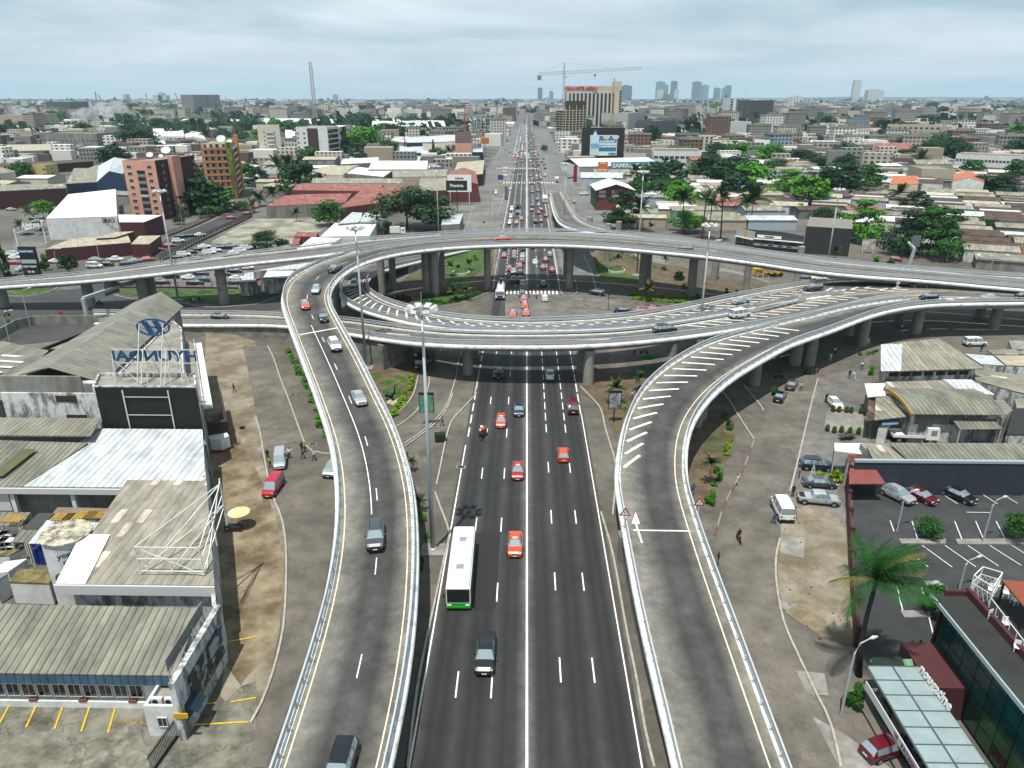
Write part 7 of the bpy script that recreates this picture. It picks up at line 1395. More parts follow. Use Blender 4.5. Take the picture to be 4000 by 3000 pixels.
def house_mesh(kind,ri,wi,L,D_,h,rise):
 key=(kind,ri,wi,L,D_,h,rise)
 if key in HM:return HM[key]
 w_=MB();x,y=L/2,D_/2;w_.box(-x+.3,x-.3,-y+.3,y-.3,-.3,h);wm=w_.mesh('wall',WALLS[wi]if kind=='house' else FACS[wi][0])
 b=MB();b.uv=[]
 if kind=='house' and rise:
  P=[(-x,-y,h),(x,-y,h),(x,y,h),(-x,y,h),(-x,0,h+rise),(x,0,h+rise)];F_=[(0,1,5,4),(2,3,4,5),(0,4,3),(1,2,5),(3,2,1,0)];b.v=P;b.uv=[(p[0],p[1])for p in P];b.f=F_;b.mi=[0]*5;rm=ROOFS[ri][0]
 elif kind=='house':P=[(-x,-y,h-.3),(x,-y,h-.3),(x,y,h+.4),(-x,y,h+.4),(-x,-y,h-.5),(x,-y,h-.5),(x,y,h+.2),(-x,y,h+.2)];b.v=P;b.uv=[(p[0],p[1])for p in P];b.f=[(0,1,2,3),(7,6,5,4),(0,4,5,1),(1,5,6,2),(2,6,7,3),(3,7,4,0)];b.mi=[0]*6;rm=ROOFS[ri][0]
 else:
  b.uv=None;b.box(-x,x,-y,y,h,h+.25)
  for q in((-x,x,-y,-y+.3),(-x,x,y-.3,y),(-x,-x+.3,-y+.3,y-.3),(x-.3,x,-y+.3,y-.3)):b.box(*q,h+.25,h+1.0)
  b.box(-x*.4,x*.1,-y*.3,y*.4,h+.25,h+2.8);rm=W_roofconc
 HM[key]=(wm,b.mesh('roof',rm));return HM[key]
HCOUNT={'house':0,'block':0,'hall':0}
def put_house(x,y,rz,kind='house',L=12,D_=8,h=3.2,rise=1.0,ri=None,wi=None,group=None):
 ri=rnd.choice([0,0,1,1,2,3,4,4,5])if ri is None else ri;wi=rnd.randrange(5 if kind=='house' else 6)if wi is None else wi
 wm,rm=house_mesh(kind,ri,wi,L,D_,h,rise);nm='house' if kind=='house' and L<24 else('warehouse' if kind=='house' else 'apartment_building')
 o=thing(nm,None,'building' if nm!='house' else 'house',(x,y,0),rz,group);link('wall',wm,o);link('roof',rm,o)
 AUTO.append((o,('%s-roofed %s'%(ROOFS[ri][1],'low house' if nm=='house' else 'hall'))if kind=='house' else '%s %s'%(FACS[wi][1],'apartment block')))
 return o
def inview(x,y,z=3,m=60):u,v=proj((x,y,z));return-m<u<4000+m and-m<v<3000+m
Q1=[p.xy for p in zz('D 1000,200 1350,560 1560,700 1900,800 2400,850 2700,700 2400,-100 1200,-60 400,10 -100,60 -100,180 300,260 700,300')]
rz0=R(-22);cnt=0;cs,sn=math.cos(rz0),math.sin(rz0)
for i in range(-40,60):
 for j in range(-60,90):
  lx,ly=i*17.0+rnd.uniform(-1.5,1.5),j*10.5+rnd.uniform(-.8,.8);x,y=120+lx*cs-ly*sn,250+lx*sn+ly*cs
  if not inpoly(x,y,Q1)or busy(x,y,3)or not inview(x,y)or rnd.random()<.06:continue
  put_house(x,y,rz0+rnd.uniform(-.04,.04),'house',rnd.choice([14,16,17]),rnd.choice([8,9,9.6]),rnd.choice([3,3.4,4]),rnd.choice([.9,1.3,0]),rnd.choice([0,0,1,1,1,1,1,3,4,2,5,0]),group='low houses of the dense quarter at right');cnt+=1
print('quarter',cnt)
Q2=[p.xy for p in zz('Y 1060,1160 1500,1110 2212,1120 2212,1330 1900,1330 1200,1330 C 1500,300 1250,420 900,400 700,300 1030,250')]
cnt=0
for i in range(-10,30):
 for j in range(-10,40):
  x,y=30+i*19+rnd.uniform(-2,2),215+j*13+rnd.uniform(-1,1)
  if not inpoly(x,y,Q2)or busy(x,y,4):continue
  put_house(x,y,R(-6),'house',rnd.choice([15,17,19]),rnd.choice([9,11]),4.0,rnd.choice([1.2,.8,0]),rnd.choice([0,4,4,3,3,2]),group='low houses behind the ring at right');cnt+=1
print('q2',cnt)
cells=[]
for row_ in range(60):
 y=300*1.048**row_;
 if y>3200:break
 step=y*.028+14;x=-y*.78-60
 while x<y*.80+60:
  cells.append((x+rnd.uniform(-.2,.2)*step,y+rnd.uniform(-.15,.15)*y*.045,step));x+=step*rnd.uniform(.9,1.25)
cells.sort(key=lambda c:c[1]);nh={'house':0,'apartment':0}
for x,y,st_ in cells:
 if not inview(x,y)or busy(x,y,st_*.45)or-44+(y>430)*10<x<50-(y>430)*10:continue
 if inpoly(x,y,Q1)or inpoly(x,y,Q2):continue
 if y<330 and-100<x<70:continue
 if G(1780,790).y>y and-230<x<-30:continue
 u,v=proj((x,y,0))
 if u<1100 and v>830:continue
 if 440<u<480 and 500<v<600:continue
 far=y>900;right=x>0
 if rnd.random()<.07:continue
 s=st_/25
 if rnd.random()<(.42 if right else.2)and y>640 and nh['apartment']<298:
  fl=rnd.choice([3,4,4,5,6])if not far else rnd.choice([3,4,5,6,8,9]);put_house(x,y,R(rnd.choice([-6,0,8,-22])),'block',round(st_*rnd.uniform(.45,.7)),round(st_*rnd.uniform(.4,.55)),fl*3.1,0,0,rnd.choice([0,0,1,1,2,2,3,4,5]),'apartment blocks of the city');nh['apartment']+=1
 elif nh['house']<290:
  L=round(st_*rnd.uniform(.6,.95));D_=round(st_*rnd.uniform(.45,.7));big=L>22
  put_house(x,y,R(rnd.choice([-4,0,5,90,-20])),'house',L,D_,rnd.choice([5,6,8])if big else 4,rnd.choice([1.5,2.5])if big else 1,rnd.choice([0,2,2,3,4,5,2,6]if not right else[0,0,1,2,3,4,5,6]),None,'roofs of the city');nh['house']+=1
print('city',nh,len(cells))
def mass(name,y0,y1,n,hs,m_list,wd,lo=-1,hi=1,yb=None):
 bs=[MB()for _ in m_list]
 for _ in range(n):
  y=y0*(y1/y0)**rnd.random();x=rnd.uniform(-.78 if lo<0 else lo,.78 if hi>=1 else hi)*y
  if-36<x<40 and y<3000:continue
  if busy(x,y,10):continue
  w_=rnd.uniform(*wd)*(1+y/9000);h=rnd.choice(hs)*rnd.uniform(.7,1.2);i=rnd.randrange(len(m_list));bs[i].box(x-w_,x+w_,y,y+w_*rnd.uniform(.7,1.4),0,h,rz=rnd.choice([0,.1,-.2]),c=(x,y))
 for b,m in zip(bs,m_list):tag(b.build(name,m),kind='stuff')
fm=[f_[0]for f_ in FACS[:4]]+[mat('far_white_roof',(.6,.6,.57),.8),mat('far_grey_roof',(.24,.24,.23),.8),mat('far_tan_roof',(.36,.30,.22),.8),mat('far_brown_roof',(.15,.11,.09),.8)]
mass('city_houses',560,1900,4600,[4,5,6,8,10,13],fm,(5,10));mass('distant_city',1700,5200,8000,[7,9,12,15,24],fm,(6,14));mass('horizon_city',4200,11000,4600,[6,9,12,16,24],fm,(10,26))
for i,(x0,x1,y,h)in enumerate(((-9500,-5600,9000,34),(2600,10500,12500,58),(-3000,3000,13500,20))):
 b=MB();n=40;P=[]
 for k in range(n+1):f=k/n;P.append((x0+(x1-x0)*f,y,h*math.sin(math.pi*f)**.4*(.8+.3*noise.noise(Vector((f*7,i,0))))+1))
 for k in range(n):(xa,ya,za),(xb,yb,zb)=P[k],P[k+1];b.add([(xa,ya,0),(xb,yb,0),(xb,yb+600,zb),(xa,ya+600,za),(xb,yb+2500,0),(xa,ya+2500,0)],[(0,1,2,3),(3,2,4,5)])
 tag(b.build('hill',mat('wooded_hill',(.05,.09,.06),.95)),kind='structure')
def hcrane(u,v0,v1,dist,lean,lab):
 a=AtY(u,v0,dist);c=AtY(u+lean,v1,dist);t=thing('harbour_crane',lab,'crane',(0,0,0),0,'harbour cranes on the left horizon');b=MB();b.bar((a.x,dist,0),c,5);b.bar((a.x+14,dist,0),(a.x+14,dist,c.z*.45),7);b.bar((a.x-10,dist,0),(a.x-10,dist,c.z*.4),5);b.build('jib',mat('crane_grey',(.25,.27,.28),.7),t)
hcrane(378,410,358,4200,-6,'leftmost and tallest harbour crane, nearly upright');hcrane(402,412,369,4200,-18,'harbour crane with jib leaning left');hcrane(700,400,362,5200,-17,'harbour crane right of the dusty plant');hcrane(575,392,365,5000,-6,'harbour crane above the dusty plant');hcrane(893,405,378,6000,-14,'harbour crane behind the plain grey slab')
b=MB();
for u0,u1,vt in((465,495,388),(478,490,368),(595,648,372),(615,630,362),(520,590,392),(400,445,400)):a=AtY(u0,vt,4800);c=AtY(u1,vt,4800);b.box(a.x,c.x,4800,4850,0,a.z)
t=bthing('harbour_plant','hazy pale harbour silo plant on the left horizon','factory');b.build('silo_block',mat('plant_cream',(.45,.43,.36),.9),t)
t=bthing('bridge_pylon','white pointed bridge pylon on the right skyline','bridge');a=AtY(2915,345,9000);b=MB();b.bar((a.x,9000,0),(a.x,9000,a.z),8);b.bar((a.x,9000,a.z*.9),(a.x-90,9000,10),3);b.bar((a.x,9000,a.z*.9),(a.x+20,9000,0),6);b.build('pylon',W_white,t)
def smoke(label,pts,r,m):
 t=bthing('smoke',label,'smoke');me=bmesh.new()
 for x,y,z,s in pts:bmesh.ops.create_icosphere(me,subdivisions=2,radius=s*r,matrix=Matrix.Translation((x,y,z)))
 md=bpy.data.meshes.new('plume');me.to_mesh(md);me.free();md.materials.append(m);link('plume',md,t);return t
sm=bpy.data.materials.new('smoke_volume');sm.use_nodes=True;tn=sm.node_tree;tn.nodes.clear();o_=tn.nodes.new('ShaderNodeOutputMaterial');pv=tn.nodes.new('ShaderNodeVolumePrincipled');pv.inputs['Color'].default_value=(.85,.88,.95,1);pv.inputs['Density'].default_value=.022;tn.links.new(pv.outputs[0],o_.inputs['Volume'])
nf=nnoise(tn,.05,detail=4);tn.links.new(ramp(tn,nf,[(.42,0.0),(.62,.06)]),pv.inputs['Density'])
for lab,k,x0,x1,y,sc in(('white smoke drifting low behind the roofs at far left','W',130,330,660,1.0),('bluish smoke hanging over the far street at left','W',700,1150,640,1.25)):
 P=[]
 for i in range(9):p=g(k,x0+(x1-x0)*i/8,y);P.append((p.x,p.y,rnd.uniform(6,20)*sc,rnd.uniform(.7,1.3)))
 smoke(lab,P,15*sc,sm)
hz=MB();hz.box(-12000,12000,-150,14500,-1.5,330);ho=hz.build('haze',sm);hm=bpy.data.materials.new('haze_air');hm.use_nodes=True;tn=hm.node_tree;tn.nodes.clear();o_=tn.nodes.new('ShaderNodeOutputMaterial');pv=tn.nodes.new('ShaderNodeVolumePrincipled');pv.inputs['Color'].default_value=(.55,.78,.95,1);pv.inputs['Density'].default_value=.00006;tn.links.new(pv.outputs[0],o_.inputs['Volume'])
ho.data.materials.clear();ho.data.materials.append(hm);tag(ho,kind='stuff')
def leafm(n,a,b_,s=.5):return mat('leaves_'+n,a,.75,c2=b_,scale=s,detail=4,lo=.3,hi=.7,spec=.25)
LM={'mid':leafm('mid_green',(.02,.10,.012),(.05,.22,.02)),'dark':leafm('dark_green',(.010,.055,.012),(.022,.12,.016)),'bright':leafm('bright_green',(.04,.20,.01),(.11,.36,.015)),'mango':mat('leaves_flowering',(.025,.10,.01),.75,c2=(.22,.13,.02),scale=.5,detail=4,lo=.58,hi=.85),'lime':leafm('lime_green',(.10,.24,.01),(.24,.42,.02)),'palm':leafm('palm',(.012,.055,.008),(.04,.13,.012))}
M_bark=mat('bark',(.09,.07,.05),.95,var=.3,scale=3);M_fr2=mat('old_frond',(.16,.15,.03),.9,var=.3,scale=1)
TM={}
def crown_mesh(kind,col,n,var):
 key=(kind,col,n,var)
 if key in TM:return TM[key]
 r=random.Random(hash((kind,n,var))&0xffff if False else(len(kind)*977+n*31+var*131));b=MB();cl=[]
 if kind=='round':
  for i in range(26):a=r.uniform(0,6.283);h=r.uniform(-.55,1);q=math.sqrt(max(0,1-h*h))*r.uniform(.35,.85);cl.append((q*math.cos(a),q*math.sin(a),h*.72,r.uniform(.26,.42)))
 elif kind=='layer':
  for L in range(5):
   z=-.6+L*.34;rr=[1,.95,.8,.55,.28][L]
   for i in range(9-L):a=r.uniform(0,6.283);q=rr*r.uniform(.3,.95);cl.append((q*math.cos(a),q*math.sin(a),z+r.uniform(-.08,.08),r.uniform(.24,.40)))
 elif kind=='cone':
  for i in range(34):f=i/33;a=r.uniform(0,6.283);q=(1-f)*.8*r.uniform(.4,1)+.03;cl.append((q*math.cos(a),q*math.sin(a),-1+2*f,.28*(1.1-f*.7)))
 else:
  for i in range(9):a=r.uniform(0,6.283);q=r.uniform(0,.6);cl.append((q*math.cos(a),q*math.sin(a),r.uniform(-.5,.35),r.uniform(.35,.5)))
 flat=.42 if kind=='layer' else.8;s0=3.0/math.sqrt(n)*(1.2 if kind!='bush' else 1.3)
 for i in range(n):
  c=cl[i%len(cl)];d=Vector((r.gauss(0,1),r.gauss(0,1),r.gauss(0,1))).normalized();q=r.uniform(.6,1.05);p=Vector((c[0]+d.x*c[3]*q,c[1]+d.y*c[3]*q,c[2]+d.z*c[3]*flat*q))
  nn=(d+Vector((r.uniform(-.7,.7),r.uniform(-.7,.7),r.uniform(-.2,.9)))).normalized();u=nn.orthogonal().normalized();u=Matrix.Rotation(r.uniform(0,6.28),3,nn)@u;v=nn.cross(u);s=s0*r.uniform(.6,1.3)
  b.add([p-u*s,p+v*s*.55,p+u*s,p-v*s*.55],[(0,1,2,3)])
 TM[key]=b.mesh('crown',LM[col]);return TM[key]
def trunk_mesh(v):
 if('t',v)in TM:return TM[('t',v)]
 r=random.Random(v);b=MB();b.tube([(0,0,0),(.02,0,.5),(0,.03,1)],[.09,.06,.045],8)
 for i in range(5):a=i*1.256+r.uniform(-.3,.3);b.tube([(0,0,.62+i*.06),(math.cos(a)*.35,math.sin(a)*.35,1.0+i*.05),(math.cos(a)*.75,math.sin(a)*.75,1.3+i*.08)],[.04,.025,.01],5)
 TM[('t',v)]=b.mesh('trunk',M_bark);return TM[('t',v)]
def frond(b,az,L,up,droop,sway=(0,0),mi=0,n=9,fine=False):
 p=Vector((0,0,0));d=Vector((math.cos(az)*math.cos(up),math.sin(az)*math.cos(up),math.sin(up)));st=L/n;prev=None
 for i in range(n+1):
  f=i/n;side=d.cross(Vector((0,0,1)));side=side.normalized()if side.length>.01 else Vector((1,0,0));w_=L*.17*math.sin(math.pi*min(1,f*.85+.15))+.02;dn=Vector((0,0,-w_*.55))
  if prev:
   q,s2,w2,dn2=prev
   if fine:
    for k in(0,1,2):
     a=q.lerp(p,k/3);c=q.lerp(p,k/3+.27)
     for sg in(-1,1):e=a+(side*sg*.75+d*.75).normalized()*w_*1.25+Vector((0,0,-w_*rnd.uniform(.4,.9)));b.add([a,c,e+(c-a)*.5,e],[(0,1,2,3)],mi)
    b.bar(q,p,.05)
   for k in((0,1)if not fine else()):
    a=q.lerp(p,k*.5);c=q.lerp(p,k*.5+.36)
    for sg in(-1,1):b.add([a,a+s2*sg*w2+dn2+d*w2*.5,c+side*sg*w_+dn+d*w_*.5,c],[(0,1,2,3)],mi)
  prev=(p.copy(),side,w_,dn);p=p+d*st;d=(d+Vector((sway[0],sway[1],-droop))*(st/L*1.6)).normalized()
 return b
def palm_crown(v,n=17,sway=(0,0),L=1.0):
 key=('palm',v,n)
 if key in TM:return TM[key]
 r=random.Random(v+50);b=MB()
 for i in range(n):frond(b,i*2.4+r.uniform(-.2,.2),L*r.uniform(.85,1.1),r.choice([.15,.5,.8,1.1,1.3]),r.uniform(.7,1.2),sway,0 if i%7 else 1)
 TM[key]=b.mesh('crown',[LM['palm'],M_fr2]);return TM[key]
TG={'round':('broadleaf_tree','tree','broadleaf tree'),'layer':('layered_tree','tree','layered spreading tree'),'cone':('conifer_tree','tree','feathery conifer'),'palm':('palm_tree','palm','palm'),'bush':('shrub','shrub','shrub')}
CN={'mid':'green','dark':'dark green','bright':'bright green','mango':'orange tinged','lime':'lime green','palm':'green'}
def plant(p,H,W,kind,col,label=None,group=None,n=None):
 nm,cat,ds=TG[kind];t=thing(nm,label,cat,(p[0],p[1],0),rnd.uniform(0,6.28),group);v=rnd.randrange(3)
 if kind=='palm':
  b=MB();key=('ptr',v)
  if key not in TM:b.tube([(0,0,0),(.02*(v-1),.01,.5),(.05*(v-1),.02,1)],[.022,.016,.013],8);TM[key]=b.mesh('trunk',M_bark)
  hh=max(H*.55,H-W*.35);o=link('trunk',TM[key],t);o.scale=(hh,hh,hh);c=link('crown',palm_crown(v),t,(.05*(v-1)*hh,.02*hh,hh));c.scale=(W*.72,)*3
 elif kind=='bush':
  o=link('foliage',crown_mesh('bush',col,n or 500,v),t,(0,0,H*.5));o.scale=(W*.5,W*.5,H*.55);s=MB();s.tube([(0,0,0),(0,0,H*.5)],.05,5);s.build('stem',M_bark,t)
 else:
  ch=H*(.9 if kind!='cone' else.95);o=link('crown',crown_mesh(kind,col,n or 2200,v),t,(0,0,H-ch*.5));o.scale=(W*.64,W*.64,ch*.62);tr=link('trunk',trunk_mesh(v),t);th=H*.55;tr.scale=(W*.22,W*.22,th)
 if not label:AUTO.append((t,CN[col]+' '+ds))
 return t
def ptree(k,x,yb,yt,w_,kind='round',col='mid',label=None,group=None,n=None):
 p=g(k,x,yb);H=topz(p.xy,px(k,x,yt)[1]);dep=-(CI@(p-Vector((0,0,CAMZ)))).z;W=w_/ZN[k][2]/FPX*dep*(1.22 if kind in('round','layer')else 1)
 return plant(p,max(H,.5),max(W,.5),kind,col,label,group,n)
PT='''B 1310,440,85,500,round,mango B 645,405,190,200,round,mid B 1560,430,250,170,round,mid B 1100,470,360,130,round,mid B 100,612,460,210,round,dark B 245,600,520,80,round,dark B 350,370,260,90,palm,palm
X 210,1110,925,190,palm,palm X 280,1110,920,180,palm,palm B 30,235,120,150,palm,palm B 150,205,75,130,palm,palm B 225,165,60,120,palm,palm B 275,140,45,100,palm,palm A 2190,290,180,110,palm,palm A 2100,270,190,90,round,mid
X 780,945,690,180,cone,dark X 940,925,665,230,round,bright X 850,900,720,130,round,mid X 1150,900,765,110,round,mid X 1570,965,840,130,round,mid X 1535,965,790,70,cone,mid X 1665,965,830,80,palm,palm X 1292,918,660,80,palm,palm X 930,645,535,120,round,mid X 1215,695,580,60,cone,dark X 1165,690,610,80,round,dark X 1040,670,620,60,round,mid X 975,665,620,50,round,mid X 280,670,605,70,round,dark X 345,670,610,70,round,mid X 300,900,770,80,round,mid X 270,590,515,140,round,dark X 760,800,690,90,round,mid X 1080,860,790,60,round,bright
W 1200,895,680,290,round,dark W 1130,750,620,140,round,dark W 1390,710,580,150,round,mid W 1655,855,765,150,round,mid W 1472,795,695,100,palm,palm W 1650,775,715,80,palm,palm W 1780,790,675,120,palm,palm W 1500,710,610,140,round,dark W 1720,710,620,160,round,mid W 1900,710,600,140,round,dark W 2060,720,630,120,palm,palm W 2140,730,610,130,round,dark W 1830,710,630,90,round,mid W 960,815,745,70,round,dark W 258,750,695,80,round,dark W 30,765,635,140,round,dark W 415,965,900,130,palm,palm W 545,955,900,90,palm,palm W 690,950,890,100,palm,palm W 880,900,850,90,round,mid W 225,980,935,140,bush,lime W 310,565,495,180,round,dark W 165,595,500,90,round,dark W 930,740,650,80,round,dark W 1330,860,760,100,round,mid
A 40,850,225,150,cone,dark A 190,485,365,90,palm,palm A 265,390,245,110,palm,palm A 380,340,190,140,round,bright A 370,480,410,90,palm,palm A 430,670,585,120,bush,mid A 520,665,600,110,bush,dark A 690,640,575,120,bush,mid A 790,640,570,130,bush,mid A 880,630,560,130,bush,mid A 960,640,560,110,bush,dark A 600,820,640,120,round,dark A 390,790,620,90,bush,mid A 1550,390,320,80,round,dark A 1800,330,245,80,palm,palm A 1880,300,230,80,bush,mid A 1960,280,220,80,bush,mid A 2040,260,200,80,bush,mid A 100,1290,1200,60,bush,mid
C 1470,480,105,190,palm,palm C 1640,520,110,180,palm,palm C 1700,525,150,140,palm,palm C 1800,540,90,180,palm,palm C 2060,390,85,250,palm,palm C 2010,400,150,160,palm,palm C 1490,455,280,240,round,bright C 945,440,105,230,layer,dark C 1105,445,175,200,palm,palm C 1270,180,15,270,round,mid C 1060,190,5,130,round,mid C 1200,455,380,70,palm,palm C 1400,190,60,150,round,mid
Y 1060,1135,985,120,palm,palm Y 1130,1140,1080,90,round,mid Y 1620,1095,985,170,round,mid Y 1830,960,805,210,round,dark Y 2040,950,805,210,round,bright Y 1950,1110,915,260,round,dark Y 1770,1000,895,150,round,mid Y 1050,705,615,200,round,dark Y 1190,840,645,120,round,dark Y 1245,820,695,90,round,dark Y 1340,1095,1040,120,bush,mid Y 1440,1095,1045,120,bush,mid Y 1530,1090,1045,100,bush,mid Y 1710,1090,1050,80,bush,bright Y 960,690,620,70,round,dark Y 280,870,810,50,round,mid
Z 170,1265,1035,250,layer,bright Z 80,1015,935,160,round,mid Z 250,985,855,220,round,dark Z 400,1010,885,160,round,mango Z 540,980,860,160,round,mid Z 690,1000,855,260,round,mid Z 480,1235,1010,330,layer,dark Z 640,1240,985,360,layer,dark Z 830,1200,990,300,layer,mid Z 860,1115,980,130,palm,palm Z 960,955,835,170,round,dark Z 1180,965,845,150,round,dark Z 1300,990,870,150,palm,palm Z 1430,950,790,260,round,dark Z 1580,960,755,260,round,dark Z 1840,1240,1085,260,layer,dark Z 2020,1240,1080,280,layer,dark Z 2140,1075,975,110,round,dark Z 2080,1150,1050,120,round,dark Z 660,880,785,130,round,dark Z 415,825,725,90,round,dark Z 1040,805,720,70,round,dark Z 1370,650,555,190,round,dark Z 1000,600,530,70,round,dark Z 340,1200,1120,120,round,bright Z 1250,1200,1140,110,round,mid Z 1690,1190,1130,80,bush,mid
D 480,445,255,210,round,dark D 820,545,190,280,layer,bright D 1200,640,290,290,layer,dark D 1380,670,265,330,layer,mid D 1560,560,270,200,layer,dark D 1110,240,60,160,palm,palm D 270,305,215,60,round,mid D 1260,275,205,110,round,mid D 1430,280,240,120,round,dark D 1900,445,355,210,round,dark D 580,690,585,90,palm,palm D 930,715,655,80,bush,bright D 1050,725,680,90,bush,mid D 640,420,300,150,round,dark
B 1690,840,715,90,palm,palm B 1840,790,700,80,palm,palm B 1745,800,740,60,palm,palm B 1715,1060,930,110,palm,palm B 1820,1050,920,100,palm,palm B 1900,700,640,60,bush,bright C 1165,1055,905,120,palm,palm C 1480,1010,912,60,palm,palm C 1320,795,668,60,palm,palm C 905,765,655,70,palm,palm C 1450,875,775,120,bush,dark C 1850,995,930,50,bush,mid C 1945,985,940,50,bush,mid C 1608,1040,975,45,bush,mid
I 890,835,645,150,palm,palm I 1090,720,570,110,palm,palm I 970,885,835,60,bush,lime I 925,855,808,50,bush,mid I 855,805,735,60,bush,dark I 1100,765,660,80,bush,dark I 1840,965,900,90,bush,mid I 1875,1065,945,80,bush,mid I 1885,1165,1100,70,bush,lime I 1865,1215,1145,80,bush,lime I 1850,1285,1190,80,bush,lime I 1703,1525,1290,150,palm,palm I 1780,1440,1355,100,bush,bright I 1785,1500,1420,90,bush,mid I 1755,1548,1490,90,bush,bright U 668,62,0,45,bush,bright
H 50,755,665,110,bush,mid H 470,1520,1395,150,bush,lime H 590,1515,1380,140,bush,lime H 880,590,485,60,bush,bright H 800,418,388,60,bush,mid H 860,412,375,60,bush,bright H 905,405,372,60,bush,mid H 935,388,358,50,bush,mid H 350,580,520,110,bush,dark H 1130,1545,1450,110,bush,mid H 1258,1530,1450,120,bush,mid H 1345,1530,1415,60,cone,dark H 1410,1540,1505,50,bush,lime H 1480,1540,1480,90,bush,mid H 1590,1540,1460,90,bush,dark H 1690,1540,1480,120,bush,dark H 1770,1545,1500,60,bush,lime H 1860,1540,1490,80,bush,dark H 1980,1540,1405,90,bush,dark H 2110,1545,1475,90,bush,mid
V 540,172,110,66,round,mid V 825,182,98,66,round,mid V 552,435,338,70,round,mid V 285,745,650,75,bush,mid T 960,150,60,90,palm,palm T 975,210,120,70,bush,bright T 1005,300,250,50,bush,bright T 975,500,400,60,bush,mid F 1300,1300,1240,50,bush,bright F 1345,1420,1310,90,palm,palm'''
for ln in PT.replace('\n',' ').split():
 if len(ln)==1:k=ln;continue
 q=ln.split(',');ptree(k,float(q[0]),float(q[1]),float(q[2]),float(q[3]),q[4],q[5],n=(4500 if(k in 'BDCZ' and float(q[3])>200)else None))
def hedge(k,pts,n,w_,hgt,col,grp,rowx=1):
 P=[g(k,*q)for q in pts];L=resample(smooth_line(P,.5),sum((P[i+1]-P[i]).length for i in range(len(P)-1))/max(1,n-1))
 for p in L[:n]:plant(p+Vector((rnd.uniform(-.2,.2),rnd.uniform(-.2,.2),0)),hgt*rnd.uniform(.8,1.25),w_*rnd.uniform(.85,1.2),'bush',col,None,grp)
hedge('F',[(285,395),(320,470),(375,560),(420,660),(460,740),(500,840),(540,960),(590,1120)],13,2.1,1.3,'bright','shrubs along the left ramp')
hedge('F',[(1355,620),(1330,700),(1290,770),(1260,800)],6,1.7,1.2,'lime','lime hedge pieces by the slip road');hedge('F',[(1255,850),(1215,900),(1185,940)],4,1.7,1.2,'lime','lime hedge pieces by the slip road')
hedge('B',[(1430,1070),(1500,1060),(1600,1080),(1700,1060),(1800,1030),(1910,1000)],14,2.2,1.2,'mid','planted bed left inside the ring');hedge('B',[(1450,1030),(1560,1020),(1680,1000)],7,2.4,1.6,'mid','planted bed left inside the ring');hedge('B',[(1180,1045),(1250,1040),(1330,1060)],5,2.0,1.6,'dark','planted bed left inside the ring')
hedge('C',[(1040,1035),(1200,1050),(1400,1065),(1520,1075)],14,1.9,.9,'lime','lime hedge right inside the ring');hedge('C',[(1035,995),(1085,1000)],3,1.7,1,'lime','lime hedge right inside the ring');hedge('C',[(1230,1010),(1400,1020),(1580,1025)],8,1.5,.8,'lime','lime hedge right inside the ring');hedge('C',[(712,690),(740,770),(770,830)],7,1.8,1,'lime','lime hedge right inside the ring');hedge('C',[(870,620),(960,650),(1090,700),(1200,760),(1310,780)],11,2,1,'bright','lime hedge right inside the ring')
p=g('V',306,640);hp=topz(p.xy,1900+318/.865);t=thing('coconut_palm','tall coconut palm leaning with wind-blown fronds beside the parking lot','palm',(p.x,p.y,0));tp=AtY(*px('V',368,312),p.y)-Vector((p.x,p.y,0));b=MB();b.tube([(0,0,0),tp*.3+Vector((-.35,0,0)),tp*.65+Vector((-.25,0,0)),tp],[.34,.24,.2,.19],12);b.build('trunk',mat('palm_bark',(.035,.03,.022),.95,var=.3,scale=6),t,smooth=True)
for i in range(21):
 b=MB();frond(b,i*2.4+.3,rnd.uniform(4.6,5.8),[.45,.8,1.1,1.3,.1][i%5],.62,(.95,.3),0,18,True);b.build('frond',[leafm('big_palm',(.01,.075,.01),(.025,.17,.018),.8)if i%9 else M_fr2],t,tp)
nt_=0;r_=random.Random(99)
while nt_<150:
 y=330*(2600/330)**r_.random();x=r_.uniform(-.76,.78)*y
 if busy(x,y,2)or-70<x<62 or not inview(x,y)or(y<330 and-150<x<60):continue
 u,v=proj((x,y,0))
 if inpoly(x,y,Q1)and r_.random()<.6:continue
 s=(8+y*.006)*r_.uniform(.7,1.5);plant((x,y),s,s*1.3,r_.choice(['round','round','layer']),r_.choice(['dark','dark','mid','mid','bright']),None,'trees scattered through the city',n=700);nt_+=1
b=MB();r_=random.Random(5)
for i in range(900):
 y=900*(9)**r_.random();x=r_.uniform(-.78,.78)*y
 if-75<x<65 and y<2500:continue
 x+=0;R_=r_.uniform(10,26)*(1+y/5000)
 for k in range(26):d=Vector((r_.gauss(0,1),r_.gauss(0,.8),abs(r_.gauss(0,.45))));p=Vector((x,y,2))+d*R_*.55;s=R_*.16;a=r_.uniform(0,3);u=Vector((math.cos(a),math.sin(a),r_.uniform(-.3,.3)))*s;v=Vector((-math.sin(a)*.4,math.cos(a)*.4,.9))*s;b.add([p-u-v,p+u-v,p+u+v,p-u+v],[(0,1,2,3)])
tag(b.build('distant_woods',LM['dark']),kind='stuff')
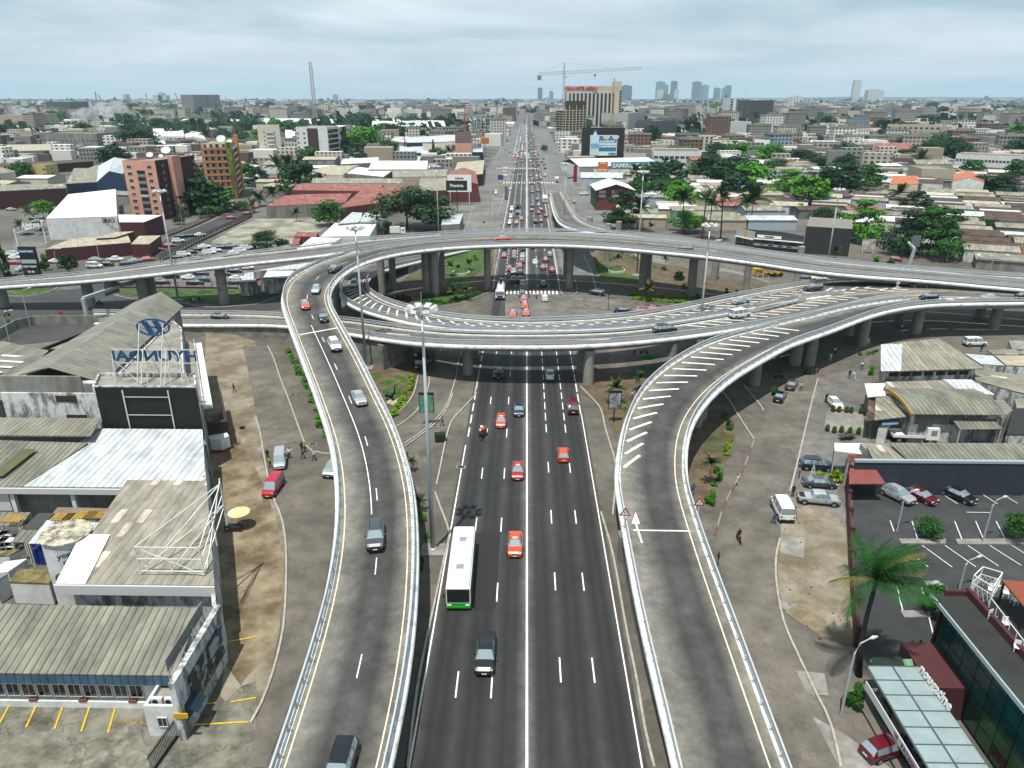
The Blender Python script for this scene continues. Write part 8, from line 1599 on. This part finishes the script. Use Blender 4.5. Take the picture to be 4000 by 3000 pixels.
def person_mesh(pose):
 """one continuous skinned figure; joints with radii"""
 J={'pelvis':((0,0,.95),.15),'waist':((0,0,1.1),.13),'chest':((.0,0,1.34),.155),'neck':((.01,0,1.5),.055),'head':((.02,0,1.63),.10),'crown':((.02,0,1.72),.075)}
 st={'stand':.04,'walk':.28,'arm':.06}[pose];ar={'stand':.05,'walk':.22,'arm':.55}[pose]
 for s,sg in(('l',1),('r',-1)):
  f=st*sg;J['hip'+s]=((0,.09*sg,.88),.095);J['knee'+s]=((f*.55+.03,.1*sg,.48),.065);J['ankle'+s]=((f,.1*sg,.08),.045);J['toe'+s]=((f+.15,.11*sg,.03),.035)
  J['sh'+s]=((0,.19*sg,1.42),.06);J['el'+s]=((-ar*sg*.4,.26*sg,1.16),.045);J['ha'+s]=((-ar*sg+(.12 if pose!='walk' else 0),.25*sg,.93 if pose!='arm' or sg<0 else 1.25),.035);J['fi'+s]=((-ar*sg+(.16 if pose!='walk' else.03),.25*sg,.84 if pose!='arm' or sg<0 else 1.28),.022)
 E=[('pelvis','waist'),('waist','chest'),('chest','neck'),('neck','head'),('head','crown')]
 for s in 'lr':E+=[('pelvis','hip'+s),('hip'+s,'knee'+s),('knee'+s,'ankle'+s),('ankle'+s,'toe'+s),('chest','sh'+s),('sh'+s,'el'+s),('el'+s,'ha'+s),('ha'+s,'fi'+s)]
 ks=list(J);me=bpy.data.meshes.new('fig');me.from_pydata([J[q][0]for q in ks],[(ks.index(a),ks.index(c))for a,c in E],[]);o=bpy.data.objects.new('fig',me);COL.objects.link(o);m=o.modifiers.new('s','SKIN')
 for i,q in enumerate(ks):me.skin_vertices[0].data[i].radius=(J[q][1],)*2
 me.skin_vertices[0].data[0].use_root=True;o.modifiers.new('d','SUBSURF').levels=1;dg=bpy.context.evaluated_depsgraph_get();r=bpy.data.meshes.new_from_object(o.evaluated_get(dg));bpy.data.objects.remove(o);return r
M_skin=mat('dark_skin',(.06,.03,.018),.6);M_hair=mat('black_hair',(.01,.009,.008),.9)
CL={'white':(.6,.6,.6),'black':(.015,.015,.018),'yellow':(.55,.5,.02),'red':(.5,.03,.02),'blue':(.04,.12,.35),'grey':(.2,.2,.2),'navy':(.02,.03,.07),'pink':(.5,.2,.25),'green':(.05,.25,.08)}
PM={}
def person(p,rz,top,bot,pose,label,group=None,s=1.0):
 if pose not in PM:PM[pose]=person_mesh(pose)
 key=(pose,top,bot)
 if key not in PM:
  me=PM[pose].copy();me.materials.clear()
  for m in(M_skin,mat('cloth_'+top,CL[top],.9),mat('cloth_'+bot,CL[bot],.9),M_hair):me.materials.append(m)
  for f in me.polygons:
   c=f.center;f.material_index=3 if(c.z>1.66 or(c.z>1.58 and c.x<0))else(1 if 1.0<c.z<1.49 and(abs(c.y)<.24 or c.z>1.15)else(2 if.1<c.z<=1.0 and abs(c.y)<.2 else(3 if c.z<=.1 else 0)))
  PM[key]=me
 o=link('person',PM[key],None,p,rz);o.scale=(s,)*3;return tag(o,label,'person',group)
GP='pedestrians'
for k,x,y,rz,top,bot,pose,lab in(('F',105,1320,0,'black','black','stand','person in black at the rear left of the silver minivan'),('F',125,1385,1,'yellow','navy','stand','person in a yellow top beside the silver minivan door'),('F',293,1305,3.1,'white','black','arm','person in a white shirt reaching towards the silver minivan'),('F',400,1255,0,'black','black','stand','person in black at the back of the group on the kerb'),('F',428,1255,1,'yellow','black','stand','person in a yellow vest on the kerb beside the minivan road'),('F',405,1308,5,'grey','black','walk','person in dark clothes stepping off the kerb'),('F',505,1325,2,'white','navy','walk','person in a patterned white shirt walking right of the kerb group'),('F',1610,1025,1.6,'blue','navy','walk','person in a blue shirt walking beside the slip road'),('E',2025,735,-1,'black','black','walk','lone person in black on the broken pavement at left'),('I',1035,800,1.4,'white','blue','walk','person in white carrying an orange bag by the poster panel'),('I',1545,1160,0,'pink','grey','stand','person in a pink top by the grass bed under the right ramp'),('I',1940,1540,1.5,'white','white','walk','person in white on the red and white kerb'),('I',1055,435,0,'red','red','stand','person in red in the shade under the viaduct'),('I',720,590,0,'red','grey','stand','person seated by the column foot right of the highway'),('I',560,460,0,'navy','black','stand','person beside the zebra crossing end in the shade'),('H',283,725,1.3,'white','black','walk','person in a white shirt walking beside the parked sedans'),('H',500,825,0,'black','black','walk','person in black beside the white sedan'),('H',700,615,0,'navy','black','walk','person in dark clothes, left of the pair on the forecourt'),('H',740,625,0,'white','white','walk','person in white, right of the pair on the forecourt'),('H',808,540,0,'white','black','walk','person in white top and black trousers near the workshop pole'),('H',537,465,0,'white','white','stand','person all in white in the shade edge below the ramp'),('H',572,415,0,'white','navy','stand','person in white top deeper in the shade below the ramp'),('H',863,330,0,'white','white','walk','person in white beside the fourth ramp column'),('H',1150,210,0,'white','blue','stand','person in white far back between the ramp columns'),('H',1840,385,0,'black','black','stand','person in black in front of the white and blue minibus'),('H',268,1470,1,'pink','grey','stand','person with a light blue bundle next to the white A-board'),('V',88,110,1,'red','red','walk','person in bright red beside the white panel van'),('V',18,125,1,'blue','navy','walk','person in blue behind the white panel van'),('V',83,35,0,'black','black','stand','person in black in front of the white panel van'),('V',477,572,0,'black','black','walk','person in black, left of the couple in the parking lot'),('V',505,570,0,'green','black','walk','person in a green and white top, right of the couple in the parking lot'),('U',695,265,1.5,'black','grey','stand','person crouching low beside the right ramp rail'),('U',610,30,0,'blue','blue','walk','person in blue by the right ramp island'),('A',1000,975,0,'red','grey','walk','person in red on the verge lawn at left'),('A',1655,1075,0,'black','black','stand','leftmost person of the group waiting on the lawn'),('A',1675,1080,1,'white','black','stand','second person of the group waiting on the lawn'),('A',1728,1070,1,'navy','black','stand','third person of the group waiting on the lawn'),('A',1755,1065,1,'yellow','black','stand','person in yellow right of the group on the lawn'),('A',2195,1000,1,'grey','red','walk','person at the right end of the verge lawn'),('A',672,730,0,'green','grey','walk','person in green between parked cars behind the flyover'),('C',425,810,1.5,'red','grey','walk','person in a red top on the median inside the ring'),('C',612,275,1.5,'white','grey','walk','person on the pavement near the brick-red hall'),('D',993,630,0,'black','black','walk','person crossing the lane beside the layered tree'),('D',170,230,0,'white','white','walk','person in white near the blue container shop')):
 q=g(k,x,y,.11);person(q,rz+1.57,top,bot,pose,lab,GP,1.05)
for k,x,y,rz,lab in(('H',90,610,0,'motorcycle with a helmeted rider at the edge of the shade under the right ramp'),('H',415,570,.7,'motorcycle parked by the dark shrub below the double column'),('I',1140,400,0,'motorcycle parked in the shade behind the green stall'),('U',765,185,1.6,'motorcycle on the right side road'),('A',55,1185,1,'motorcycle crossing the junction at the left edge'),('A',860,1085,0,'motorcycle below the sign gantry at left')):
 q=g(k,x,y,.11);moto(q,rz,lab)
 if 'rider' in lab or 'road' in lab or 'crossing' in lab or 'gantry' in lab:person(q+Vector((0,0,.05)),rz,'black' if k!='A' else 'white','navy','stand','rider on the '+lab.replace(' with a helmeted rider',''),GP)
for x,y,top in((740,85,'black'),(785,92,'white')):q=g('Q',x,y+12,.11);moto(q,UP,'motorcycle ridden by a person in %s by the zebra crossing'%top);person(q,UP,top,'navy','stand','rider in %s near the zebra crossing inside the ring'%top,GP)
def panel_post(k,x,y,w_,h,z0,m,label,cap=M_trim,name='poster_panel',face=0):
 p=g(k,x,y,.1);t=thing(name,label,'poster',p,face);b=MB();b.bar((0,0,0),(0,0,z0),.2);b.build('post',M_trim,t);b=MB();b.box(-w_/2,w_/2,-.12,.12,z0,z0+h);b.box(-w_/2-.05,w_/2+.05,-.14,.14,z0+h,z0+h+.25);b.build('case',cap,t);b=MB();b.box(-w_/2+.12,w_/2-.12,-.14,-.125,z0+.12,z0+h-.12);b.build('poster',m,t);return t
panel_post('I',878,990,2.1,3.0,2.3,mat('poster_portrait',(.45,.5,.5),.5,c2=(.06,.1,.12),scale=.9),'street poster panel with a portrait right of the highway, before the viaduct');panel_post('T',1010,-365,2.4,3.2,2.2,mat('poster_teal',(.05,.25,.28),.5,c2=(.2,.4,.15),scale=.8),'street poster panel partly behind the tallest floodlight mast')
def rsign(k,x,y,h,kind,label,z=.1,face=0,s=1.0,key=None):
 p=g(k,x,y,z)if not key else on_deck(VIAS[key],*px(k,x,y))[0];t=thing('road_sign',label,'road sign',p,face,'road signs');b=MB();b.bar((0,0,0),(0,0,h),.07);b.build('post',M_steel,t);b=MB()
 if kind=='tri':
  P=[(-.55*s,-.06,h-.95*s),(.55*s,-.06,h-.95*s),(0,-.06,h)];b.add(P+[(q[0],-.02,q[2])for q in P],[(0,1,2),(5,4,3),(0,3,4,1),(1,4,5,2),(2,5,3,0)]);b.build('plate',MATS['kerb_paint_red'],t);b=MB();P=[(-.34*s,-.075,h-.83*s),(.34*s,-.075,h-.83*s),(0,-.075,h-.24*s)];b.add(P,[(0,1,2)]);b.build('field',M_pw,t);b=MB();b.bar((-.1*s,-.09,h-.78*s),(-.03*s,-.09,h-.45*s),.06,.02);b.bar((.12*s,-.09,h-.78*s),(.05*s,-.09,h-.45*s),.06,.02);b.build('symbol',M_trim,t)
 else:
  b.tube([(0,-.06,h-.5),(0,-.02,h-.5)],.5*s,20);b.build('plate',MATS['kerb_paint_red'],t)
  if kind=='noturn':b=MB();b.tube([(0,-.075,h-.5),(0,-.065,h-.5)],.38*s,20);b.build('field',M_pw,t);b=MB();b.bar((0,-.09,h-.78),(0,-.09,h-.35),.07,.02);b.bar((0,-.09,h-.35),(-.25,-.09,h-.35),.07,.02);b.bar((-.3,-.1,h-.25),(.3,-.1,h-.78),.06,.02);b.build('symbol',M_trim,t);b=MB();b.tube([(0,-.05,h-1.5),(0,-.02,h-1.5)],.4,16);b.build('lower_plate',M_steel,t)
 return t
rsign('U',377,130,3.0,'tri','red triangle lane sign left of the right ramp, beside the white arrow',key='V5',s=1.15);rsign('U',638,130,3.0,'tri','red triangle lane sign on the right rail of the right ramp',key='V5',s=1.15);rsign('D',240,1010,3.2,'noturn','round no-turn sign on the hatched deck behind the dark grey car',key='V3');rsign('D',1105,1005,3.2,'noturn','round no-turn sign between chevrons on the right deck',key='V3')
rsign('C',325,175,2.5,'round','dark round sign at the nose of the far slip ramp');rsign('B',1970,425,3,'round','dark round sign on the left frontage road kerb');rsign('F',190,165,3.2,'tri','dark triangle sign seen from behind beside the left ramp');rsign('A',545,1245,3,'round','sign post at the junction under the left flyover');rsign('A',465,1245,2.6,'tri','smaller sign post left of the junction one')
def signal(k,x,y,label,h=4):
 t=thing('traffic_light',label,'traffic light',g(k,x,y,.1),0,'traffic lights');b=MB();b.bar((0,0,0),(0,0,h),.14);b.build('post',mat('signal_green',(.01,.09,.05),.6),t);b=MB();b.box(-.18,.18,-.25,.1,h-1.0,h+.1);b.build('head',M_trim,t)
 for i,c in enumerate(('tail_lamp_lens','machine_yellow','bus_green')):b=MB();b.tube([(0,-.3,h-.12-i*.32),(0,-.25,h-.12-i*.32)],.11,12);b.build('lens',MATS[c],t)
signal('C',830,1130,'traffic light on the kerb island right of the junction');signal('C',1,790,'traffic light on a long arm over the lanes inside the ring');signal('I',560,480,'traffic light in the shade beside the zebra crossing')
def lamp(k,x,y,h,label,arm=1.4,rz=0):
 t=thing('street_lamp',label,'street lamp',g(k,x,y,.1),rz,'street lamps');b=MB();b.tube([(0,0,0),(0,0,h*.85),(arm*.3,0,h*.97),(arm,0,h)],[.11,.08,.06,.05],8);b.build('pole',M_mast,t);b=MB();b.tube([(arm-.1,0,h),(arm+.3,0,h+.02),(arm+.75,0,h)],[.06,.17,.06],10);b.build('lamp_head',M_lampw,t)
for k,x,y,h,l in(('E',85,300,7,'street lamp by the compound wall at the left edge'),('E',262,165,9,'street lamp pole between junction and compound wall at left'),('V',435,152,5.5,'lamp left in the parking lot'),('V',724,190,6,'lamp with white base middle of the parking lot'),('V',645,352,4,'short lamp beside the terrace building'),('V',246,775,8,'street lamp leaning over the dirt strip beside the bakery'),('A',1575,395,8,'street lamp at the foot of the pink tower'),('A',505,800,7,'street lamp left behind the flyover'),('A',875,760,8,'street lamp in front of the white hall sheds'),('A',1075,610,10,'street lamp beside the cream roofed sheds'),('Y',500,1300,9,'street lamp right of the far slip ramp foot'),('K',182,620,8,'street lamp on the left frontage road'),('K',675,545,9,'street lamp on the right frontage pavement'),('D',1540,720,8,'lamp post among the market roofs at right'),('D',1920,790,7,'lamp post near the green roofed booth')):lamp(k,x,y,h,l,rz=R(20))
t=bthing('sign_gantry','large grey sign gantry arm over the left junction','gantry');a=g('A',765,1240);h=topz(a.xy,700+1030/2.212);c=Vector((a.x+5.0,a.y+27,h));b=MB();b.tube([(a.x,a.y,0),(a.x,a.y,h)],.55,4);b.bar((a.x,a.y,h),c,.8,.7);b.build('gantry_frame',M_mast,t)
for f,hh in((.35,3.6),(.8,3.6)):p=Vector((a.x,a.y,h)).lerp(c,f);d=(c-a);d.z=0;d.normalize();b=MB();b.prism([p+d*2.4,p-d*2.4,p-d*2.4+Vector((-.25,0,0)),p+d*2.4+Vector((-.25,0,0))],h-1.4,h+hh-1.4);b.build('sign_panel',mat('sign_back_grey',(.16,.18,.19),.6),t)
t=bthing('sign_gantry','white sign gantry over the left frontage road beyond the ring','gantry');a=g('K',197,625);c=g('K',305,590);h=7.5;b=MB();b.bar(a,a+Vector((0,0,h)),.4);b.bar(a+Vector((0,0,h)),Vector((c.x,a.y,h)),.4);b.build('gantry_frame',M_steel,t);b=MB();b.box(a.x+7,c.x-2,a.y-.2,a.y,h-.3,h+5.5);b.build('sign_panel',MATS['sign_back_grey'],t)
t=bthing('sign_gantry','grey sign gantry post with panel by the market roofs at right','gantry');a=g('D',1190,830);h=topz(a.xy,700+600/2.212);b=MB();b.tube([(a.x,a.y,0),(a.x+1,a.y,h)],.5,4);b.bar((a.x+1,a.y,h),(a.x+4,a.y+10,h),.6);b.build('gantry_frame',M_mast,t);b=MB();b.box(a.x+2.5,a.x+5,a.y+5,a.y+5.3,h-.5,h+3);b.build('sign_panel',MATS['sign_back_grey'],t)
t=bthing('sign_totem','tall dark totem with stacked company panels behind the left flyover','sign');a=g('A',285,850);c=g('A',285,850);h=topz(a.xy,700+585/2.212);w_=150/2.212/FPX*(-(CI@(a-Vector((0,0,50)))).z)*.95;b=MB();b.box(a.x-w_/2,a.x+w_/2,a.y,a.y+.8,0,h);b.build('totem',mat('totem_dark',(.02,.025,.03),.5),t)
for i,(s,m)in enumerate((('Stanbic Bank','sign_blue'),('','deep_blue_panel'),('','pale_edge'),('LINK PAINT','blackish_wall'),('dip dip','blackish_wall'))):
 z=h*(.86-i*.165);b=MB();b.box(a.x-w_*.46,a.x+w_*.46,a.y-.1,a.y-.02,z-h*.06,z+h*.06);b.build('name_panel',MATS[m],t)
 if s:text(s,h*.085,M_pw,t,(a.x,a.y-.15,z),(math.pi/2,0,0),.01,'lettering',bold=.02)
t=bthing('entrance_sign','white portal with mirrored lettering above the yard behind the left flyover','sign');a=g('A',175,640);c=g('A',405,560);h=8;b=MB();b.bar(a,a+Vector((0,0,h)),.5);b.bar(c,c+Vector((0,0,h)),.5);b.bar(a+Vector((0,0,h*.8)),c+Vector((0,0,h*.8)),.3,.9);b.build('portal',W_white,t);text('PRIMA',2.2,M_pw,t,(a+c)/2+Vector((1,-.5,h*.8+1.6)),(math.pi/2,0,.1),.1,'lettering',mirror=True,bold=.05)
def fence(pts,h,label,m,step=2.5,name='fence'):
 P=smooth_line(zz(pts),step);t=bthing(name,label,'fence');b=MB()
 for i in range(len(P)-1):b.bar(P[i]+Vector((0,0,h-.1)),P[i+1]+Vector((0,0,h-.1)),.06);b.bar(P[i]+Vector((0,0,.3)),P[i+1]+Vector((0,0,.3)),.12,.5)
 for i in range(len(P)-1):
  for k in range(6):q=P[i].lerp(P[i+1],k/6);b.bar(q,q+Vector((0,0,h-.1)),.035)
 b.build('bars',m,t)
 for p in P[:100]:q=MB();q.bar((0,0,0),(0,0,h),.16);q.build('post',m,t,p)
fence('A 1020,945 1500,945 2060,950',2,'maroon based bar fence along the front of the car park',W_maroon);fence('A 1390,720 1700,560 1950,440 2180,325',2.6,'dark bar fence between boulevard and vacant lot',M_trim);fence('A 1450,500 1700,400 1900,310 2130,220',2.2,'fence with plants along the far side of the boulevard',W_brown);fence('C 1790,790 1990,830 2212,900',2.2,'white mesh fence around the yellow machines',M_steel)
def planter(k,x,y,label):t=thing('round_planter',label,'planter',g(k,x,y,.1),0,'round planters inside the ring');b=MB();b.tube([(0,0,0),(0,0,.7)],2.6,28);b.build('ring_wall',W_cream,t);b=MB();b.tube([(0,0,.7),(0,0,.78)],2.3,28);b.build('soil',M_grass,t)
planter('B',1772,818,'round planter on the left lawn inside the ring');planter('C',903,800,'round planter on the right lawn inside the ring')
t=thing('bird_sculpture','dark long-necked bird sculpture on the island left of the slip road','sculpture',g('F',1170,808));b=MB();b.tube([(-1.1,0,.9),(-.5,0,1.1),(.3,0,1.0),(.6,0,1.3),(.65,0,2.0),(.8,0,2.6),(.7,0,3.0),(1.0,0,3.05),(1.3,0,2.95)],[.12,.5,.5,.25,.14,.12,.14,.12,.03],10);b.build('body',M_trim,t,smooth=True);b=MB();b.bar((-.2,.15,0),(-.1,.1,.8),.1);b.bar((.1,-.15,0),(.1,-.1,.8),.1);b.build('leg',M_trim,t)
for i,(x,y,r)in enumerate(((1150,830,.5),(1185,838,.6),(1205,822,.45),(1160,815,.4),(1215,800,.4))):t=bthing('boulder','pale boulder, '+['left','front centre','right','back left','back right'][i]+' of those at the bird sculpture','stone','boulders around the bird sculpture');me=bmesh.new();bmesh.ops.create_icosphere(me,subdivisions=2,radius=r);[setattr(v,'co',v.co*(1+.25*noise.noise(v.co*2+Vector((i,0,0)))))for v in me.verts];md=bpy.data.meshes.new('rock');me.to_mesh(md);me.free();md.materials.append(W_beige);t.location=g('F',x,y);link('rock',md,t)
t=thing('dumpster','dark green wheeled waste container beside the slip road','bin',g('F',1592,1155,.1),.15);b=MB();b.box(-.8,.8,-.55,.55,.2,1.25,taper=-.08);b.build('body',mat('bin_green',(.02,.08,.03),.6),t);b=MB();b.box(-.8,.8,-.5,.5,1.25,1.33);b.build('lid',M_trim,t)
t=thing('market_umbrella','yellow umbrella over a small stall on the dirt strip at left','umbrella',g('S',1422,245));b=MB();n=12;P=[Vector((math.cos(2*math.pi*i/n)*1.35,math.sin(2*math.pi*i/n)*1.35,2.3))for i in range(n)]
for i in range(n):b.add([(0,0,2.8),P[i],P[(i+1)%n]],[(0,1,2)])
b.build('canopy',mat('umbrella_yellow',(.55,.55,.05),.8,c2=(.6,.6,.5),scale=.8),t);b=MB();b.bar((0,0,0),(0,0,2.8),.06);b.build('pole',M_steel,t)
t=thing('stall_table','cluttered stall table under the yellow umbrella','table',g('S',1380,262));b=MB();b.box(-1,1,-.5,.5,.7,.78);b.build('tabletop',M_trim,t)
for q in((-.9,-.4),(.9,-.4),(.9,.4),(-.9,.4)):b=MB();b.bar((q[0],q[1],0),(q[0],q[1],.7),.06);b.build('leg',M_trim,t)
t=thing('market_umbrella','green umbrella over a stall in the shade right of the highway','umbrella',g('I',1160,530));b=MB()
for i in range(n):b.add([(0,0,2.8),P[i]*1.3-Vector((0,0,.6)),P[(i+1)%n]*1.3-Vector((0,0,.6))],[(0,1,2)])
b.build('canopy',mat('umbrella_green',(.02,.25,.05),.8),t);b=MB();b.bar((0,0,0),(0,0,2.8),.06);b.build('pole',M_steel,t)
for i,(x,y)in enumerate(((560,888),(610,892),(676,895),(716,900),(510,1055),(570,1070),(632,1068),(705,1078),(780,1080),(798,905))):
 t=thing('potted_plant','potted plant, '+['first','second','third','fourth','first','second','third','fourth','fifth','last'][i]+' from the left in the '+('upper' if i<4 or i==9 else 'lower')+' row on the forecourt','potted plant',g('H',x,y+12,.12),0,'potted plants on the forecourt');b=MB();b.tube([(0,0,0),(0,0,.5)],[.3,.42],12);b.build('pot',MATS['terracotta'],t);o=link('foliage',crown_mesh('bush','mid',500,0),t,(0,0,.9));o.scale=(.6,.6,.6)
t=thing('a_board','white folding A-board beside the dark blue off-road car','sign',g('H',382,1470,.1));b=MB();b.bar((-.4,0,0),(0,0,1.9),.12);b.bar((.4,0,0),(0,0,1.9),.12);b.bar((-.25,0,.8),(.25,0,.8),.1);b.build('frame',W_white,t)
t=thing('handcart','wooden handcart with a long shaft on the forecourt','cart',g('H',690,1135,.1),.3);b=MB();b.box(-1.6,1.2,-.5,.5,.55,.65);b.bar((1.2,0,.6),(2.4,0,.2),.08);b.build('bed',M_bark,t)
for s in(-1,1):b=MB();b.tube([(0,s*.55,.4),(0,s*.65,.4)],.4,14);b.build('wheel',M_tyre,t)
t=bthing('hexagonal_kiosk','small hexagonal kiosk with a white sunken roof and red base at left','kiosk');p=g('S',1300,-215);b=MB();P6=[(p.x+1.5*math.cos(i*math.pi/3),p.y+1.3*math.sin(i*math.pi/3))for i in range(6)];b.prism(P6,0,.6);b.build('base',MATS['kerb_paint_red'],t);b=MB();b.prism([(p.x+(a-p.x)*1.1,p.y+(c-p.y)*1.1)for a,c in P6],.6,2.4);b.build('roof',W_white,t)
t=bthing('tyre','old black tyre on the broken pavement at left','tyre');p=g('E',2095,1050);b=MB();b.tube([(p.x+.35*math.cos(i*.5236),p.y+.35*math.sin(i*.5236),.2)for i in range(13)],.14,8);b.build('rubber',M_tyre,t)
t=bthing('blue_container_shop','row of blue doors under a white roof at right','shop');P=zz('D 250,225 345,245');blk(t,[P[0],P[1],P[1]+Vector((-1,8,0)),P[0]+Vector((-1,8,0))],0,3.4,mat('shop_blue',(.02,.16,.28),.6),C_white)
for i,(x,y)in enumerate(((320,760),(492,1190),(1770,1388),(1540,1030),(180,475))):b=MB();p=g('F',x,y);b.box(-.7,.7,-.45,.45,.1,.16);t=b.build('drain_cover',M_conc,None,p);b=MB();b.box(-.45,.45,-.28,.28,.16,.17);b.build('grate',M_dark,t);tag(t,'drain cover with pale frame, '+['on the left kerb above the shrubs','beside the kerb group of people','at the highway edge below the slip road','beside the walking person in blue','highest on the left side road kerb'][i],'drain cover','drain covers')
t=bthing('cable','thin power cable strung across the left yard roofs','cable');bpy.data.objects.remove(t)
b=MB();r_=random.Random(3);areas=[zz(s)for s in('E 1780,200 2212,900 F 60,1300 T 160,400 150,850 0,1200 S 1330,1000 1260,100','V 40,100 250,130 285,530 100,560 40,300','H 100,900 600,600 860,900 640,1500 250,1500','I 1560,1100 1900,950 1800,1500 1520,1500','I 600,720 1100,600 1050,900 900,1200')]
for A_ in areas:
 xs=[p.x for p in A_];ys=[p.y for p in A_]
 for i in range(120):
  x,y=r_.uniform(min(xs),max(xs)),r_.uniform(min(ys),max(ys));s=r_.uniform(.03,.13)*(2 if r_.random()<.08 else 1)
  if inpoly(x,y,A_):b.box(x-s,x+s,y-s*.7,y+s*.7,.08,.11+s*.5,r_.randrange(3),rz=r_.uniform(0,3),c=(x,y),taper=s*.3)
tag(b.build('litter',[M_conc,M_bark,M_dirt2]),kind='stuff')
LMK=[('pink tower',640,740),('orange apartment block',880,650),('slim cream tower',1080,560),('brown-banded office tower',1230,560),('tall radio mast',1235,440),('big round orange-tinged tree',1590,800),('dark sailing boat board',1790,725),('vacant lot',1060,890),('wide white hall',320,830),('dark company totem',130,1010),('steel frame building',1905,500),('hotel tower',2310,430),('black billboard block',2350,570),('vaulted white hall',2440,665),('brick-red gabled hall',2395,770),('white four storey block',2745,560),('slate grey slab',2600,510),('dark brown tower',2895,430),('grey office block',3030,930),('dark cladded hall',3220,950),('big layered dark tree',3620,900),('beige windowless block',3650,690),('blue and white school',3850,640),('orange hipped house',3530,710),('white minaret',3790,470),('twin high-rises',2620,345),('white slab tower',3355,345),('plain grey skyline slab',815,410),('cream red-signed block',190,460),('tanker truck',1950,1130),('city bus',1790,2230),('ramp bend',1200,1150),('near zebra crossing',2050,1385),('far zebra crossing',2080,1135),('ring columns',1680,1100),('flatbed truck',3560,1710),('parking lot',3700,2050),('glass building',3800,2700),('right ramp foot',2700,2300),('double ramp column',3130,1400),('left side road',1150,1600),('car park',850,1000),('verge lawn',700,1140),('slip ramp',2200,850),('dump truck',2025,810),('central highway lanes',2060,640),('highway vanishing stretch',2060,500),('right island',2830,1750),('poster panel',2400,1600)]
ORD=['nearest','second','third','fourth','fifth','sixth','seventh','eighth','ninth','tenth','eleventh','twelfth']
def nth(i):return ORD[i]if i<12 else '%d%s'%(i+1,'th' if 10<=(i+1)%100<=20 else{1:'st',2:'nd',3:'rd'}.get((i+1)%10,'th'))
bk={}
bpy.context.view_layer.update()
for o,ds in AUTO:
 p=o.matrix_world.translation;p=Vector(p)
 if o.type=='MESH' and p.length<.01:c=o.data.vertices;p=Vector((sum(v.co.x for v in c)/len(c),sum(v.co.y for v in c)/len(c),sum(v.co.z for v in c)/len(c)))
 u,v=proj(p);L=min(LMK,key=lambda l:(l[1]-u)**2+((l[2]-v)*1.6)**2);dx,dy=u-L[1],(v-L[2])*1.6
 w_=('right of' if dx>0 else 'left of')if abs(dx)>abs(dy)else('in front of' if dy>0 else 'behind')
 if L[0]in('parking lot','car park','vacant lot','verge lawn','left side road')and dx*dx+dy*dy<160000:w_='by' if dx*dx+dy*dy<90000 else w_
 bk.setdefault((ds,w_,L[0]),[]).append((dx*dx+dy*dy,o))
for(ds,w_,L),q in bk.items():
 q.sort(key=lambda a:a[0])
 for i,(d_,o)in enumerate(q):
  o['label']=('%s %s the %s'%(ds,w_,L))if len(q)==1 else '%s %s the %s, %s from it'%(ds,w_,L,nth(i)if i else 'nearest')if i else '%s nearest %s the %s'%(ds,w_,L)
  if 'category' not in o:o['category']='thing'
print('auto labels',len(AUTO),'objects',len(bpy.data.objects))
